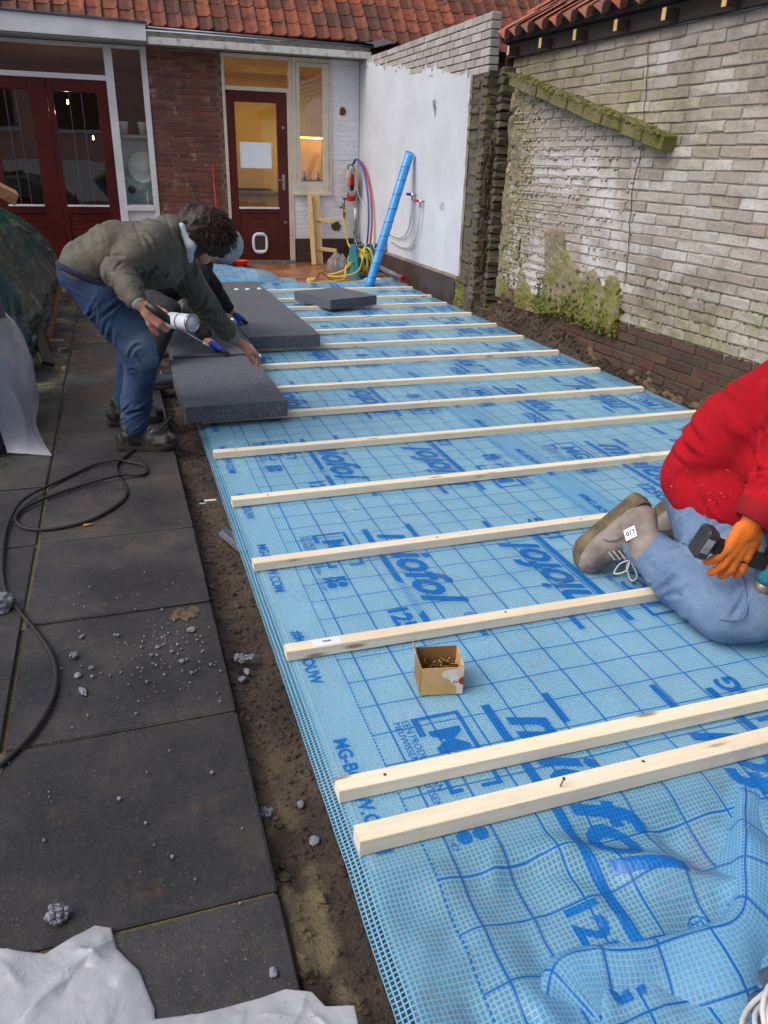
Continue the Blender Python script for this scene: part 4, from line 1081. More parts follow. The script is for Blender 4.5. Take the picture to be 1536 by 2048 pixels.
# cracks: thin dark seam
ck = MB(); ckp = [(5.50, 2.24), (5.46, 2.0), (5.43, 1.75), (5.40, 1.5), (5.44, 1.3), (5.41, 1.0), (5.37, 0.8), (5.36, 0.55)]
for (a, b), (c, d) in zip(ckp[:-1], ckp[1:]):
    for q in range(4):
        t0, t1 = q / 4, (q + 1) / 4; j0 = 0.008 * math.sin(q * 2.1 + a * 90); 
        ck.beam((wx(a) - 0.009, a + (c - a) * t0 + j0, b + (d - b) * t0), (wx(c) - 0.009, a + (c - a) * t1 + 0.008 * math.sin((q + 1) * 2.1 + a * 90), b + (d - b) * t1), 0.0032, 0.004)
part('crack', ck, BLACKP, wall)
# mossy mortar patch low on the wall, and crust at the foot
def mapw(y0, y1, z0, z1):
    def f(A, B, h):
        y = y0 + (y1 - y0) * A; return np.stack([wx(y) - h, y, z0 + (z1 - z0) * B], -1)
    return f
def pm(A, B, w):     # lumpy outline: high left shoulder, low right
    topc = np.interp(A, [0, 0.12, 0.3, 0.45, 0.62, 0.8, 1.0], [0.55, 0.62, 0.60, 0.55, 0.72, 0.98, 0.85]) + 0.10 * w
    e = np.minimum(np.minimum(A, 1 - A) * 8, (topc - B) * 9); e = np.minimum(e, B * 8 + 0.25 * w)
    return sstep((e + 0.5 * w) / 0.5)
crust('moss_patch', None, mapw(5.36, 6.62, 0.13, 0.92), 0.06, MOSS, wall, 150, 110, 0.010, (6, 4), 41, pm)
def pm2(A, B, w):
    e = np.minimum(np.minimum(A, 1 - A) * 8, (0.25 + 0.75 * A ** 2 + 0.1 * w - B) * 7); return sstep((e + 0.5 * w) / 0.5)
crust('moss_patch', None, mapw(6.55, 7.05, 0.12, 0.6), 0.05, MOSS, wall, 60, 60, 0.02, (4, 4), 47, pm2)
def pm3(A, B, w):
    e = np.minimum((1 - A) * 8 + 0.2, (np.interp(A, [0, 0.5, 1], [0.25, 0.5, 0.95]) + 0.2 * w - B) * 5); return sstep((e + 0.9 * w) / 0.6)
crust('soil_crust', None, mapw(3.3, 7.45, -0.34, 0.24), 0.055, SOILWALL, wall, 330, 60, 0.03, (26, 4), 53, pm3)
def pm4(A, B, w): return sstep((w * 1.3 - 0.1 + 0.5 * (A > 0.4)) / 0.4)
crust('moss_strip', None, mapw(7.05, 7.46, 0.15, 2.05), 0.03, MOSS, wall, 40, 150, 0.014, (3, 12), 59, pm4)
# sloping brick ledge
led_ = thing('brick_ledge', None, None); led_.parent = shed
lb = brick_set(4, 0.232, 0.105, 0.17, 0.010, 0.006, MOSSG)
a0 = Vector((0, 7.36, 2.12)); a1 = Vector((0, 5.03, 1.56)); nL = 9
d = a1 - a0; tilt = math.atan2(a0.z - a1.z, a0.y - a1.y)
for k in range(nL):
    t = (k + 0.5) / nL; p = a0 + d * t
    put('brick', lb[k % 4], led_, (wx(p.y) - 0.115 + random.uniform(-0.008, 0.008), p.y, p.z + random.uniform(-0.006, 0.006)), (0, tilt + random.uniform(-0.03, 0.03), ANG + random.uniform(-0.03, 0.03)), (1.08, 1, 1))
def mpl(A, B, h): 
    y = 7.36 - 2.25 * A; return np.stack([wx(y) + 0.0 - 0.10 * (1 - B), y, 0.24 * y + 0.375 + 0.035 * B + h], -1)
crust('moss_fillet', None, mpl, 0.012, MOSSG, led_, 90, 10, 0.008, (12, 2), 61, lambda A, B, w: np.clip(0.8 + 0.5 * w, 0, 1))
# eaves: wall plate, tarred felt strip, rafter tails with pale sawn ends
def yb(name, y0, y1, x_off, z0, z1, th, m, parent=shed):
    mb = MB(); v = []
    for y in (y0, y1):
        for dx in (0, th):
            for z in (z0, z1): v.append((wx(y) + x_off + dx, y, z))
    return part(name, mb.add(v, [(0, 1, 3, 2), (4, 6, 7, 5), (0, 4, 5, 1), (2, 3, 7, 6), (0, 2, 6, 4), (1, 5, 7, 3)]), m, parent)
yb('wall_plate', 1.6, 7.56, -0.055, 2.305, 2.42, 0.10, DARKWOOD)
yb('eaves_board', 1.6, 7.56, -0.115, 2.425, 2.46, 0.10, DARKWOOD)
yb('felt_strip', 1.6, 7.56, -0.135, 2.462, 2.482, 0.08, mat('tarred_felt', (44, 44, 46), (66, 64, 64), 12, 0.8, bump=0.8, bscale=30, world_pos=True))
for y in (7.326, 6.766, 6.243, 5.708, 5.171, 4.609, 4.06):
    rt = part('rafter_tail', MB().box((wx(y) - 0.09, y, 2.345), (0.14, 0.045, 0.075), (0, 0, 0.035), 0.002), DARKWOOD, shed)
    part('sawn_end', MB().box((wx(y) - 0.1605, y, 2.345), (0.003, 0.043, 0.073), (0, 0, -0.035)), mat('sawn_timber', (206, 176, 116), (186, 150, 92), 12, 0.7), shed)
# pantiles, rising towards +X
rfs = part('roof', MB().add([(wx(1.6) - 0.10, 1.6, 2.485), (wx(7.5) - 0.10, 7.5, 2.485), (wx(7.5) + 2.2, 7.5, 3.85), (wx(1.6) + 2.2, 1.6, 3.85)], [(0, 1, 2, 3)]), DARKWOOD, shed)
def pantile():
    m = 21; prof = [(-0.12 + 0.24 * i / (m - 1), 0.085 * abs(math.cos(PI * (i / (m - 1)) - 0.35)) ** 0.8 - 0.04) for i in range(m)]
    v = []
    for s in (0.0, 0.40):
        v += [(s, x, z + 0.045 - s * 0.05) for x, z in prof]
    v += [(0.0, x, z + 0.028) for x, z in prof] + [(0.40, x, z + 0.008) for x, z in prof]
    f = [(i, m + i, m + i + 1, i + 1) for i in range(m - 1)] + [(2 * m + i, i, i + 1, 2 * m + i + 1) for i in range(m - 1)] + [(2 * m + i, 2 * m + i + 1, 3 * m + i + 1, 3 * m + i) for i in range(m - 1)]
    return MB().add(v, f).mesh('pantile', True, PAN)
PAN = m_brick('pink_clay_pantile', [(150, 84, 64), (168, 102, 82), (136, 90, 80), (122, 88, 82), (160, 92, 66)], bump=0.4)
PT = pantile(); pa = math.atan2(1.365, 2.3)
for r in range(4):
    for c in range(27):
        y = 7.36 - 0.217 * c; s = 0.33 * r - 0.13
        put('pantile', PT, rfs, (wx(y) - 0.07 + s * math.cos(pa) + random.uniform(-0.012, 0.012), y, 2.50 + s * math.sin(pa)), (random.uniform(-0.02, 0.02), -pa + random.uniform(-0.02, 0.02), -0.035 + random.uniform(-0.02, 0.02)))
# barge end beside the grey wall: dark recess below the tiles
part('barge_board', MB().span((wx(7.5) - 0.06, 7.52, 2.22), (wx(7.5) + 1.5, 7.56, 2.46)), DARKWOOD, shed)
# ================================================================== blue foil: two printed sheets
FE = 0.335            # left edge of the near sheet
def facets(P, seed, n, amp, ext, box=None, ang=None):
    """sum of creases along random lines: piecewise flat, like stiff foil"""
    rd = np.random.RandomState(seed); z = np.zeros(P.shape[:-1])
    lo, hi = (P.reshape(-1, 2).min(0), P.reshape(-1, 2).max(0)) if box is None else (np.array(box[0]), np.array(box[1]))
    for k in range(n):
        a = rd.uniform(0, np.pi) if ang is None else rd.uniform(-ang, ang); c = lo + (hi - lo) * rd.uniform(0, 1, 2); d = np.array([np.cos(a), np.sin(a)]); q = np.array([-d[1], d[0]])
        u = (P - c) @ d; v = (P - c) @ q; w = ext * rd.uniform(0.5, 1.5); s_ = ext * rd.uniform(0.6, 2.0)
        z += amp * rd.uniform(0.3, 1.0) * rd.choice((-0.6, 1.0)) * np.exp(-np.abs(u) / (0.42 * w)) * sstep(1.2 - np.abs(v) / s_)
    return z
def fz_exact(U, V):
    """height of the foil over the site (metres)"""
    P = np.stack([U, V], -1)
    z = 0.0035 * vnoise(P, 3.1, 2, 2) + 0.0018 * vnoise(P * np.array([1.0, 2.2]), 9, 6, 2)
    t = np.clip(1.165 - V, 0, 1)
    drop = -0.05 * sstep(t / 0.16) * (0.35 + 0.65 * sstep((U - FE) / 0.25))
    lump = 0.03 * np.maximum(vnoise(P, 4.3, 12, 2), -0.3) * sstep((U - FE) / 0.15) + 0.045 * np.exp(-(((U - 0.9) * 0.55 + (V - 1.01)) / 0.055) ** 2) * sstep((U - 0.66) / 0.25) + 0.016 * np.exp(-((U - 0.52 - 0.25 * (1.1 - V)) / 0.05) ** 2)
    fold = 0.016 * sstep((U - FE) / 0.12) * np.abs(vnoise(P @ np.array([[0.8, 0.6], [-0.6, 0.8]]) * np.array([9, 3.0]), 1, 21, 2))
    z = z + drop + sstep(t / 0.12) * (lump + fold)
    if (t > 0).any(): z = z + sstep(t / 0.10) * sstep((U - FE - 0.02) / 0.12) * facets(P, 91, 110, 0.020, 0.05, ((0.35, 0.6), (1.9, 1.15)))
    else: pass
    z = z + facets(P, 17, 200, 0.0048, 0.10, ((0.4, 1.2), (3.3, 9.2)))
    # left margin hangs a little over the soil
    z = z - 0.018 * sstep((FE + 0.05 - U) / 0.05)
    # far end rises in a loose wave over the terrace
    far = sstep((V - 9.15) / 0.25)
    z = z + far * (0.035 + 0.05 * np.maximum(0, vnoise(P, 3.2, 31, 2)))
    return z
_GU = np.arange(0.30, 3.46, 0.0125); _GV = np.arange(0.55, 10.5, 0.0125)
_GZ = fz_exact(*np.meshgrid(_GU, _GV, indexing='ij'))
def fz(U, V):
    a = np.clip((np.asarray(U) - 0.30) / 0.0125, 0, len(_GU) - 1.001); b = np.clip((np.asarray(V) - 0.55) / 0.0125, 0, len(_GV) - 1.001)
    i, j = a.astype(int), b.astype(int); f, g_ = a - i, b - j
    return _GZ[i, j] * (1 - f) * (1 - g_) + _GZ[i + 1, j] * f * (1 - g_) + _GZ[i, j + 1] * (1 - f) * g_ + _GZ[i + 1, j + 1] * f * g_
def foil_mesh(name, u0, u1, edge, v0, v1, lift):
    us = np.arange(u0, u1 + 1e-6, (u1 - u0) / 110)
    vs = np.concatenate([np.arange(v0, 1.32, 0.011), np.arange(1.32, v1 + 0.01, 0.03)])
    U, V = np.meshgrid(us, vs, indexing='ij')
    # ragged far end
    Vr = np.where(V > 9.0, 9.0 + (V - 9.0) * (0.55 + 0.6 * (0.5 + 0.5 * vnoise(np.stack([U, U * 0], -1), 2.1, 3))), V)
    Z = fz(U, Vr) + lift
    me = MB().grid(np.stack([U, Vr, Z], -1)).mesh(name, True, FILM)
    uv = me.uv_layers.new(name='sheet')
    vi = np.zeros(len(me.loops), np.int32); me.loops.foreach_get('vertex_index', vi)
    UV = np.stack([(U - edge).ravel(), Vr.ravel()], -1)[vi]
    uv.data.foreach_set('uv', UV.ravel().astype(np.float32))
    return me
PITCH = 1.185
def lettering(sheet, edge, s_left, s_right, ulim, lift):
    """print of one sheet: left column reads towards the house end backwards, right column turned 180 degrees"""
    mb = MB()
    def emit(vs, fs, fine):
        bm = bmesh.new()
        for v in vs: bm.verts.new((v[0], v[1], 0))
        bm.verts.ensure_lookup_table()
        for f in fs:
            try: bm.faces.new([bm.verts[i] for i in f])
            except ValueError: pass
        if fine:
            xs = [v[0] for v in vs]; ysv = [v[1] for v in vs]
            for ax, lo_, hi_ in ((0, min(xs), max(xs)), (1, min(ysv), max(ysv))):
                q = math.floor(lo_ / 0.016) * 0.016
                while q < hi_:
                    co = (q, 0, 0) if ax == 0 else (0, q, 0); no = (1, 0, 0) if ax == 0 else (0, 1, 0)
                    bmesh.ops.bisect_plane(bm, geom=list(bm.verts) + list(bm.edges) + list(bm.faces), plane_co=co, plane_no=no)
                    q += 0.016
        bm.verts.index_update()
        P = np.array([(v.co.x, v.co.y) for v in bm.verts])
        if len(P):
            Z = fz(P[:, 0], P[:, 1]) + lift + 0.0022
            mb.add(np.stack([P[:, 0], P[:, 1], Z], -1).tolist(), [tuple(v.index for v in f.verts) for f in bm.faces])
        bm.free()
    def place(vs, fs, s, a, side, start):
        # s: distance along the reading direction from start; a: distance of the baseline from the sheet edge
        out = []
        for x, y in vs:
            if side == 0: out.append((edge + a + y, start - (s + x)))
            else: out.append((edge + 1.717 - a - y, start + (s + x)))
        xs = [o[0] for o in out]; ysv = [o[1] for o in out]
        if max(xs) > ulim[1] or min(xs) < ulim[0] or max(ysv) > 9.4 or min(ysv) < 0.62: return
        if True:
            emit(out, [tuple(reversed(f)) for f in fs] if side == 0 else fs, min(ysv) < 1.3)
    def rect(x0, y0, x1, y1): return [(x0, y0), (x1, y0), (x1, y1), (x0, y1)], [(0, 1, 2, 3)]
    def disc(cx, cy, r, n=18): return [(cx + r * math.cos(2 * PI * k / n), cy + r * math.sin(2 * PI * k / n)) for k in range(n)], [tuple(range(n))]
    def ring(cx, cy, r, w, n=20):
        v = [(cx + rr * math.cos(2 * PI * k / n), cy + rr * math.sin(2 * PI * k / n)) for rr in (r, r - w) for k in range(n)]
        return v, [(k, (k + 1) % n, n + (k + 1) % n, n + k) for k in range(n)]
    for side, st in ((0, s_left), (1, s_right)):
        for k in range(-2, 9):
            start = st + PITCH * k
            A = lambda g, s, a: place(g[0], g[1], s, a, side, start)
            # edge words
            A(text2d('MG-BOUW.COM', 0.052, 0, 0.0012), 0.02, 0.070)
            A(text2d('#MG-BOUW', 0.052, 0, 0.0012), 0.67, 0.070)
            # framed MG logo
            A(text2d('MG', 0.125, 0, 0.0028), 0.055, 0.327)
            A(rect(0.0, 0.425, 0.29, 0.437), 0, 0); A(rect(0.0, 0.295, 0.012, 0.425), 0, 0); A(rect(0.278, 0.380, 0.29, 0.425), 0, 0); A(rect(0.0, 0.295, 0.075, 0.314), 0, 0); A(rect(0.20, 0.295, 0.29, 0.307), 0, 0); A(rect(0.278, 0.295, 0.29, 0.33), 0, 0)
            A(text2d('EEN PRODUCT VAN', 0.030), 0.0, 0.268); A(text2d('MEUWISSEN GERRITSEN', 0.030), 0.0, 0.243)
            # big word with its bars
            A(text2d('miofol', 0.215, 0.32, 0.0055), 0.06, 0.560)
            A(text2d('\u00ae', 0.06), 0.715, 0.655)
            A(rect(0.0, 0.508, 0.80, 0.534), 0, 0)
            A(rect(0.0, 0.700, 0.13, 0.722), 0, 0); A(rect(0.74, 0.665, 0.86, 0.687), 0, 0)
            A(text2d('125G', 0.098, 0, 0.0035), 0.615, 0.415)
            # approval mark
            b = 0.36
            A(text2d('K', 0.055, 0, 0.004), b, 0.297); A(disc(b + 0.058, 0.316, 0.0185), 0, 0)
            A(text2d('M', 0.050, 0, 0.004), b - 0.003, 0.258); A(disc(b + 0.058, 0.275, 0.0185), 0, 0)
            A(text2d('CTG 147', 0.024), b - 0.005, 0.235)
    me = mb.mesh('print', False, INK)
    uv = me.uv_layers.new(name='sheet'); co = np.array(mb.v); vi = np.zeros(len(me.loops), np.int32); me.loops.foreach_get('vertex_index', vi)
    uv.data.foreach_set('uv', np.stack([co[:, 0] - edge, co[:, 1]], -1)[vi].ravel().astype(np.float32))
    return put('print', me, sheet)
f1 = tag(put('foil_sheet', foil_mesh('foil_sheet', FE, 2.05, FE, 0.58, 10.3, 0.0)), 'near printed blue mesh-reinforced foil sheet along the soil strip, crumpled at the front', 'foil')
lettering(f1, FE, 2.757, 1.84, (FE, 2.05), 0.0)
E2 = 1.85
f2 = tag(put('foil_sheet', foil_mesh('foil_sheet', E2, 3.385, E2, 0.58, 9.5, 0.0065)), 'far printed blue foil sheet along the brick shed wall, overlapping the first', 'foil')
lettering(f2, E2, 3.50, 3.945, (E2, 3.38), 0.0065)
# rolled-over front fold of the near sheet
cr = spline([(0.50, 0.60, -0.10), (0.575, 0.72, -0.045), (0.632, 0.81, -0.022), (0.72, 0.838, -0.012), (0.86, 0.812, -0.008), (0.99, 0.795, 0.0), (1.09, 0.82, 0.005), (1.19, 0.91, 0.008), (1.30, 1.05, 0.0), (1.45, 1.20, -0.02)], 14)
m = len(cr); prof = [(0.05, -0.06), (0.026, -0.034), (0.014, -0.010), (0.004, 0.0), (-0.012, -0.003), (-0.045, -0.014), (-0.085, -0.030), (-0.13, -0.055), (-0.18, -0.10), (-0.22, -0.20)]
P = np.zeros((m, len(prof), 3)); UVf = np.zeros((m, len(prof), 2)); acc = 0
for i in range(m):
    tng = (cr[min(i + 1, m - 1)] - cr[max(i - 1, 0)]); nx = Vector((-tng.y, tng.x, 0)).normalized()
    if i: acc += (cr[i] - cr[i - 1]).length
    l = 0
    for j, (a, z) in enumerate(prof):
        w = 0.014 * float(vnoise(np.array([[acc * 9, j * 0.55]]), 1, 77, 2)[0]) + float(facets(np.array([[acc, j * 0.03]]), 55, 40, 0.016, 0.03, ((0, 0), (1.4, 0.3)))[0])
        q = cr[i] + nx * (a * (0.85 + 0.25 * math.sin(i * 0.21))) + Vector((0, 0, z + w * (j > 3)))
        P[i, j] = q
        if j: l += np.linalg.norm(P[i, j] - P[i, j - 1])
        UVf[i, j] = (0.30 + acc, 0.79 - l)
fd = MB().grid(P); me = fd.mesh('fold', True, FILM); uv = me.uv_layers.new(name='sheet'); vi = np.zeros(len(me.loops), np.int32); me.loops.foreach_get('vertex_index', vi)
uv.data.foreach_set('uv', UVf.reshape(-1, 2)[vi].ravel().astype(np.float32)); put('fold', me, f1); fi = put('fold_lining', me, f1, (0.004, 0.010, -0.012))
# loose crumpled foil offcut on the terrace at the far end
def crumple(outline, center, h, seed, rings=14, sub=6, amp=0.02, freq=9, base=0.004, prof=None, fac=None, sharp=False):
    """sheet lying on the ground: outline (x,y[,z]) around a centre, humped and creased"""
    n = len(outline); pl_ = [Vector(tuple(p) + ((base,) if len(p) == 2 else ())) for p in list(outline) + [outline[0]]]
    pts = spline(pl_, sub)[:-1] if not sharp else [pl_[i] + (pl_[i + 1] - pl_[i]) * (q / sub) for i in range(n) for q in range(sub)]
    c = Vector(tuple(center) + ((base,) if len(center) == 2 else ())); m_ = len(pts)
    S = np.linspace(0.02, 1, rings); P = np.zeros((rings, m_ + 1, 3))
    for i, s in enumerate(S):
        for j in range(m_ + 1):
            p = pts[j % m_]; q = c + (p - c) * s; P[i, j] = q
    d = P[..., :2] * freq
    crease = 1 - np.abs(vnoise(d, 1, seed, 2)) * 2.2
    hh = (prof(S) if prof else np.sqrt(np.maximum(0, 1 - S ** 2)))[:, None]
    P[..., 2] += np.maximum(0.0, h * hh * (0.75 + 0.5 * vnoise(d, 0.35, seed + 1)) + amp * crease * (0.25 + 0.75 * hh) + amp * 0.4 * vnoise(d, 3.1, seed + 2, 2) * (0.3 + hh))
    if fac: P[..., 2] += np.maximum(0, facets(P[..., :2], seed + 5, fac[0], fac[1], fac[2])) * (0.35 + 0.65 * hh)
    return MB().grid(P)
o = crumple([(0.55, 9.45), (0.9, 9.3), (1.35, 9.35), (1.85, 9.6), (1.75, 10.1), (1.35, 10.55), (0.85, 10.5), (0.5, 10.0)], (1.15, 9.9), 0.10, 5, amp=0.02, freq=5, base=0.06)
me = o.mesh('foil_offcut', True, FILM); uv = me.uv_layers.new(name='sheet'); co = np.array(o.v); vi = np.zeros(len(me.loops), np.int32); me.loops.foreach_get('vertex_index', vi)
uv.data.foreach_set('uv', (co[:, :2] + np.array([0.1, 0]))[vi].ravel().astype(np.float32))
tag(put('foil_offcut', me), 'loose rumpled blue foil offcut on the wet terrace in front of the kitchen door', 'foil')

# ================================================================== battens
BY = [(8.94, 8.98), (8.32, 8.35), (7.81, 7.83), (7.20, 7.24), (6.62, 6.65), (6.06, 6.08), (5.47, 5.50), (4.87, 4.89), (4.33, 4.345), (3.755, 3.755), (3.15, 3.135), (2.545, 2.535), (1.94, 1.95), (1.33, 1.355), (1.205, 1.195)]
ORD = ['first', 'second', 'third', 'fourth', 'fifth', 'sixth', 'seventh', 'eighth', 'ninth', 'tenth', 'eleventh', 'twelfth', 'thirteenth', 'fourteenth', 'fifteenth']
HB = 0.034
for i, (yr, yl) in enumerate(BY):
    x0 = 0.363 + random.uniform(-0.006, 0.006); x1 = 3.325 + random.uniform(-0.012, 0.012)
    w = 0.046
    if i == 14: x0, w = 0.366, 0.050
    hb_ = HB if i < 13 else (0.037 if i == 13 else 0.043)
    L_ = x1 - x0; ang = math.atan2(yr - yl, L_)
    mb = MB()
    # slight bow along the length
    ns = 12; vs_ = []; bow = random.uniform(-0.007, 0.007)
    for q in range(ns + 1):
        x = -L_ / 2 + L_ * q / ns; dy = bow * (1 - (2 * q / ns - 1) ** 2); c = 0.0018
        vs_ += [(x, dy - w / 2, 0), (x, dy - w / 2, hb_ - c), (x, dy - w / 2 + c, hb_), (x, dy + w / 2 - c, hb_), (x, dy + w / 2, hb_ - c), (x, dy + w / 2, 0)]
    fs_ = [(q * 6 + k, q * 6 + (k + 1) % 6, q * 6 + 6 + (k + 1) % 6, q * 6 + 6 + k) for q in range(ns) for k in range(6)] + [tuple(range(6)), tuple(reversed(range(ns * 6, ns * 6 + 6)))]
    mb.add(vs_, fs_)
    lab = {14: 'nearest planed pine batten with a screw standing up in it, over the crumpled foil', 13: 'second nearest planed pine batten, close behind the front one', 12: 'planed pine batten with a white sticker, behind the screw box and under the kneeling leg',
           11: 'planed pine batten passing behind the toe of the kneeling beige boot', 0: 'farthest planed pine batten, at the foot of the leaning blue roll'}.get(i, 'planed pine batten across the blue foil, %s counted from the house' % ORD[i])
    b = tag(part('batten', mb, BATTEN, None, False, ((x0 + x1) / 2, (yr + yl) / 2, 0.0055), (0, 0, ang)), lab, 'batten', 'pine battens across the blue foil')
    # screw heads
    for sx in random.sample((-L_ / 2 + 0.13, -L_ / 2 + 0.75, -0.1, 0.62, L_ / 2 - 0.2), random.choice((2, 3))):
        if i < 5: continue
        part('screw_head', MB().lathe([(0.0045, hb_ - 0.001), (0.0045, hb_ + 0.0008), (0.002, hb_ + 0.0002)], (sx + random.uniform(-0.03, 0.03), random.uniform(-0.006, 0.006), 0), n=8), mat('screw_hole_dark', (96, 70, 44), (80, 58, 36), 8, 0.5, bump=0), b)
    if i == 14:
        part('screw', MB().lathe([(0.0006, hb_), (0.0018, hb_ + 0.004), (0.0018, hb_ + 0.026), (0.0042, hb_ + 0.03), (0.0042, hb_ + 0.032)], (-L_ / 2 + 0.50, 0.0, 0), (0.12, -0.2, 1), 8), BRASS, b)
    if i == 12:
        part('sticker', MB().span((-L_ / 2 + 0.085, -0.020, hb_ + 0.0004), (-L_ / 2 + 0.175, 0.016, hb_ + 0.0009)), mat('sticker_paper', (230, 232, 240), (222, 224, 234), 3, 0.6, bump=0), b)
        bc = MB()
        for q in range(9): bc.span((-L_ / 2 + 0.118 + q * 0.003, -0.004, hb_ + 0.0011), (-L_ / 2 + 0.1195 + q * 0.003 + 0.0008 * (q % 2), 0.005, hb_ + 0.0013))
        part('barcode', bc, BLACKP, b)
ZT = 0.0055 + HB + 0.0006
# ================================================================== insulation boards
def board(x0, x1, y0, y1, z0, lab, rz=0.0, rx=0.0, th=0.094, name='insulation_board'):
    mb = MB().box((0, 0, th / 2), (x1 - x0, y1 - y0, th), None, 0.0025)
    return tag(part(name, mb, EPS, None, False, ((x0 + x1) / 2, (y0 + y1) / 2, z0), (rx, 0, rz)), lab, 'insulation board', 'grey insulation boards on the battens')
board(0.262, 0.842, 4.245, 5.395, ZT, 'nearest grey insulation board, its front edge on a batten, below the reaching bare hand', 0.006)
board(0.288, 0.878, 5.415, 6.59, ZT + 0.012, 'grey insulation board under the crouching person\'s nearer gloved hand', 0.0, -0.004)
board(0.292, 0.882, 6.60, 7.785, ZT, 'grey insulation board in the left row beside the crouching person, third from the front')
board(0.296, 0.884, 7.795, 8.96, ZT, 'farthest grey insulation board of the left row')
board(0.893, 1.474, 6.005, 7.165, ZT, 'front grey insulation board of the right row, under the farther blue gloved hand')
board(0.893, 1.470, 7.172, 8.365, ZT, 'middle grey insulation board of the right row')
board(0.893, 1.468, 8.375, 8.97, ZT, 'short far grey insulation board of the right row behind the white foam dabs')
lb_ = board(1.835, 2.425, 7.67, 8.33, ZT, 'loose grey insulation board lying askew on the far battens', 0.36)
# white foam dabs squeezed out along the far seam
FOAM = mat('white_pu_foam', (232, 232, 226), (220, 220, 212), 20, 0.8, bump=0.5, bscale=60)
for k, (x, y) in enumerate(((0.98, 8.37), (1.16, 8.372), (1.28, 8.37), (1.40, 8.368))):
    mb = MB(); blob(mb, (0, 0, 0), (0.032, 0.018, 0.016), 0.3)
    tag(part('foam_dab', mb, FOAM, None, True, (x, y, ZT + 0.096)), 'white foam dab on the seam of the far grey boards, %s from the left' % ORD[k], 'foam', 'white foam dabs')
for k, (x, y, w) in enumerate(((0.878, 5.36, 'at the fingertips of the reaching bare hand'), (0.886, 6.75, 'in the joint between the two board rows'))):
    mb = MB(); blob(mb, (0, 0, 0), (0.016, 0.026, 0.014), 0.3)
    tag(part('foam_dab', mb, FOAM, None, True, (x, y, ZT + 0.094)), 'small white foam dab ' + w, 'foam', 'white foam dabs')
# ================================================================== people
SKIN = mat('skin', (206, 150, 124), (190, 128, 104), 14, 0.5, bump=0.15, bscale=120, bdist=0.001)
def m_olive():
    t = NT('olive_nylon'); p = t.pos()
    col = t.ramp(t.noise(p, 6, 5, 0.6), [(0.35, lin((94, 92, 80))), (0.7, lin((76, 74, 64)))])
    du = t.math('MULTIPLY', t.rng(t.noise(p, 9, 5, 0.7), 0.60, 0.72), 0.45); col = t.mix(du, col, lin((140, 128, 98)))
    t.base(col); t.rough(0.62); t.b.inputs['Specular IOR Level'].default_value = 0.3
    t.bump(t.math('ADD', t.math('MULTIPLY', t.noise(p, 200, 2), 0.3), t.math('MULTIPLY', t.noise(t.mapping(p, (1.0, 1, 1.6)), 20, 4, 0.6, 1.0), 1.6)), 0.4, 0.008)
    return t.m
OLIVE = m_olive()
BLACKC = mat('black_cotton', (34, 33, 35), (46, 44, 46), 9, 0.9, bump=0.4, bscale=60, world_pos=True)
def m_red():
    t = NT('red_fleece'); p = t.pos(); z = t.sep(p)[2]
    col = t.ramp(t.noise(p, 5, 5, 0.6), [(0.35, lin((176, 22, 36))), (0.7, lin((146, 16, 29)))])
    sp = t.math('MULTIPLY', t.rng(t.noise(t.mapping(p, (1, 1, 2.2)), 42, 4, 0.65), 0.655, 0.69), t.rng(t.math('ADD', z, t.math('MULTIPLY', t.noise(p, 4, 2), 0.3)), 0.72, 0.5, 0.0, 1.0))
    col = t.mix(t.math('MULTIPLY', sp, 0.85), col, lin((206, 186, 186)))
    du = t.math('MULTIPLY', t.rng(t.noise(p, 9, 5, 0.7), 0.60, 0.74), 0.12); col = t.mix(du, col, lin((190, 120, 120)))
    t.base(col); t.rough(0.95); t.b.inputs['Specular IOR Level'].default_value = 0.15
    t.bump(t.math('ADD', t.noise(p, 160, 3), t.math('MULTIPLY', t.noise(p, 22, 4, 0.6, 0.8), 2.2)), 0.22, 0.006)
    return t.m
REDC = m_red()
JEANS = m_denim('blue_denim', (37, 54, 82), (62, 85, 116), ((0.10, 3.98, 0.56), 0.22, (110, 130, 152)))
JEANS2 = m_denim('pale_denim', (90, 114, 146), (118, 142, 170), ((1.93, 1.66, 0.24), 0.30, (142, 147, 154)))
BOOTB = mat('scuffed_black_leather', (34, 33, 33), (128, 124, 116), 16, 0.5, bump=0.35, bscale=50, contrast=(0.48, 0.72))
BOOTG = mat('grey_beige_nubuck', (150, 140, 134), (108, 98, 92), 11, 0.85, bump=0.3, bscale=70)
SOLE = mat('dark_rubber_sole', (40, 38, 36), (60, 56, 52), 12, 0.8, bump=0.3)
SOLEM = mat('muddy_rubber_sole', (120, 106, 78), (64, 57, 48), 16, 0.85, bump=0.5)
GLOVEB = mat('blue_knit_glove', (42, 74, 186), (34, 60, 160), 12, 0.9, bump=0.4)
GLOVEK = mat('black_rubber_palm', (32, 33, 36), (42, 43, 46), 12, 0.6, bump=0.3)
GLOVEO = mat('orange_work_glove', (226, 120, 34), (206, 98, 26), 9, 0.75, bump=0.35, bscale=50)
HAIR = mat('dark_brown_hair', (44, 30, 24), (60, 42, 32), 30, 0.55, bump=0.5, bscale=120)
CAPG = mat('grey_knit_cap', (172, 178, 186), (156, 162, 170), 6, 0.9, bump=0.3, bscale=140)
LACE = mat('shoe_lace', (206, 200, 188), (188, 182, 170), 20, 0.8)

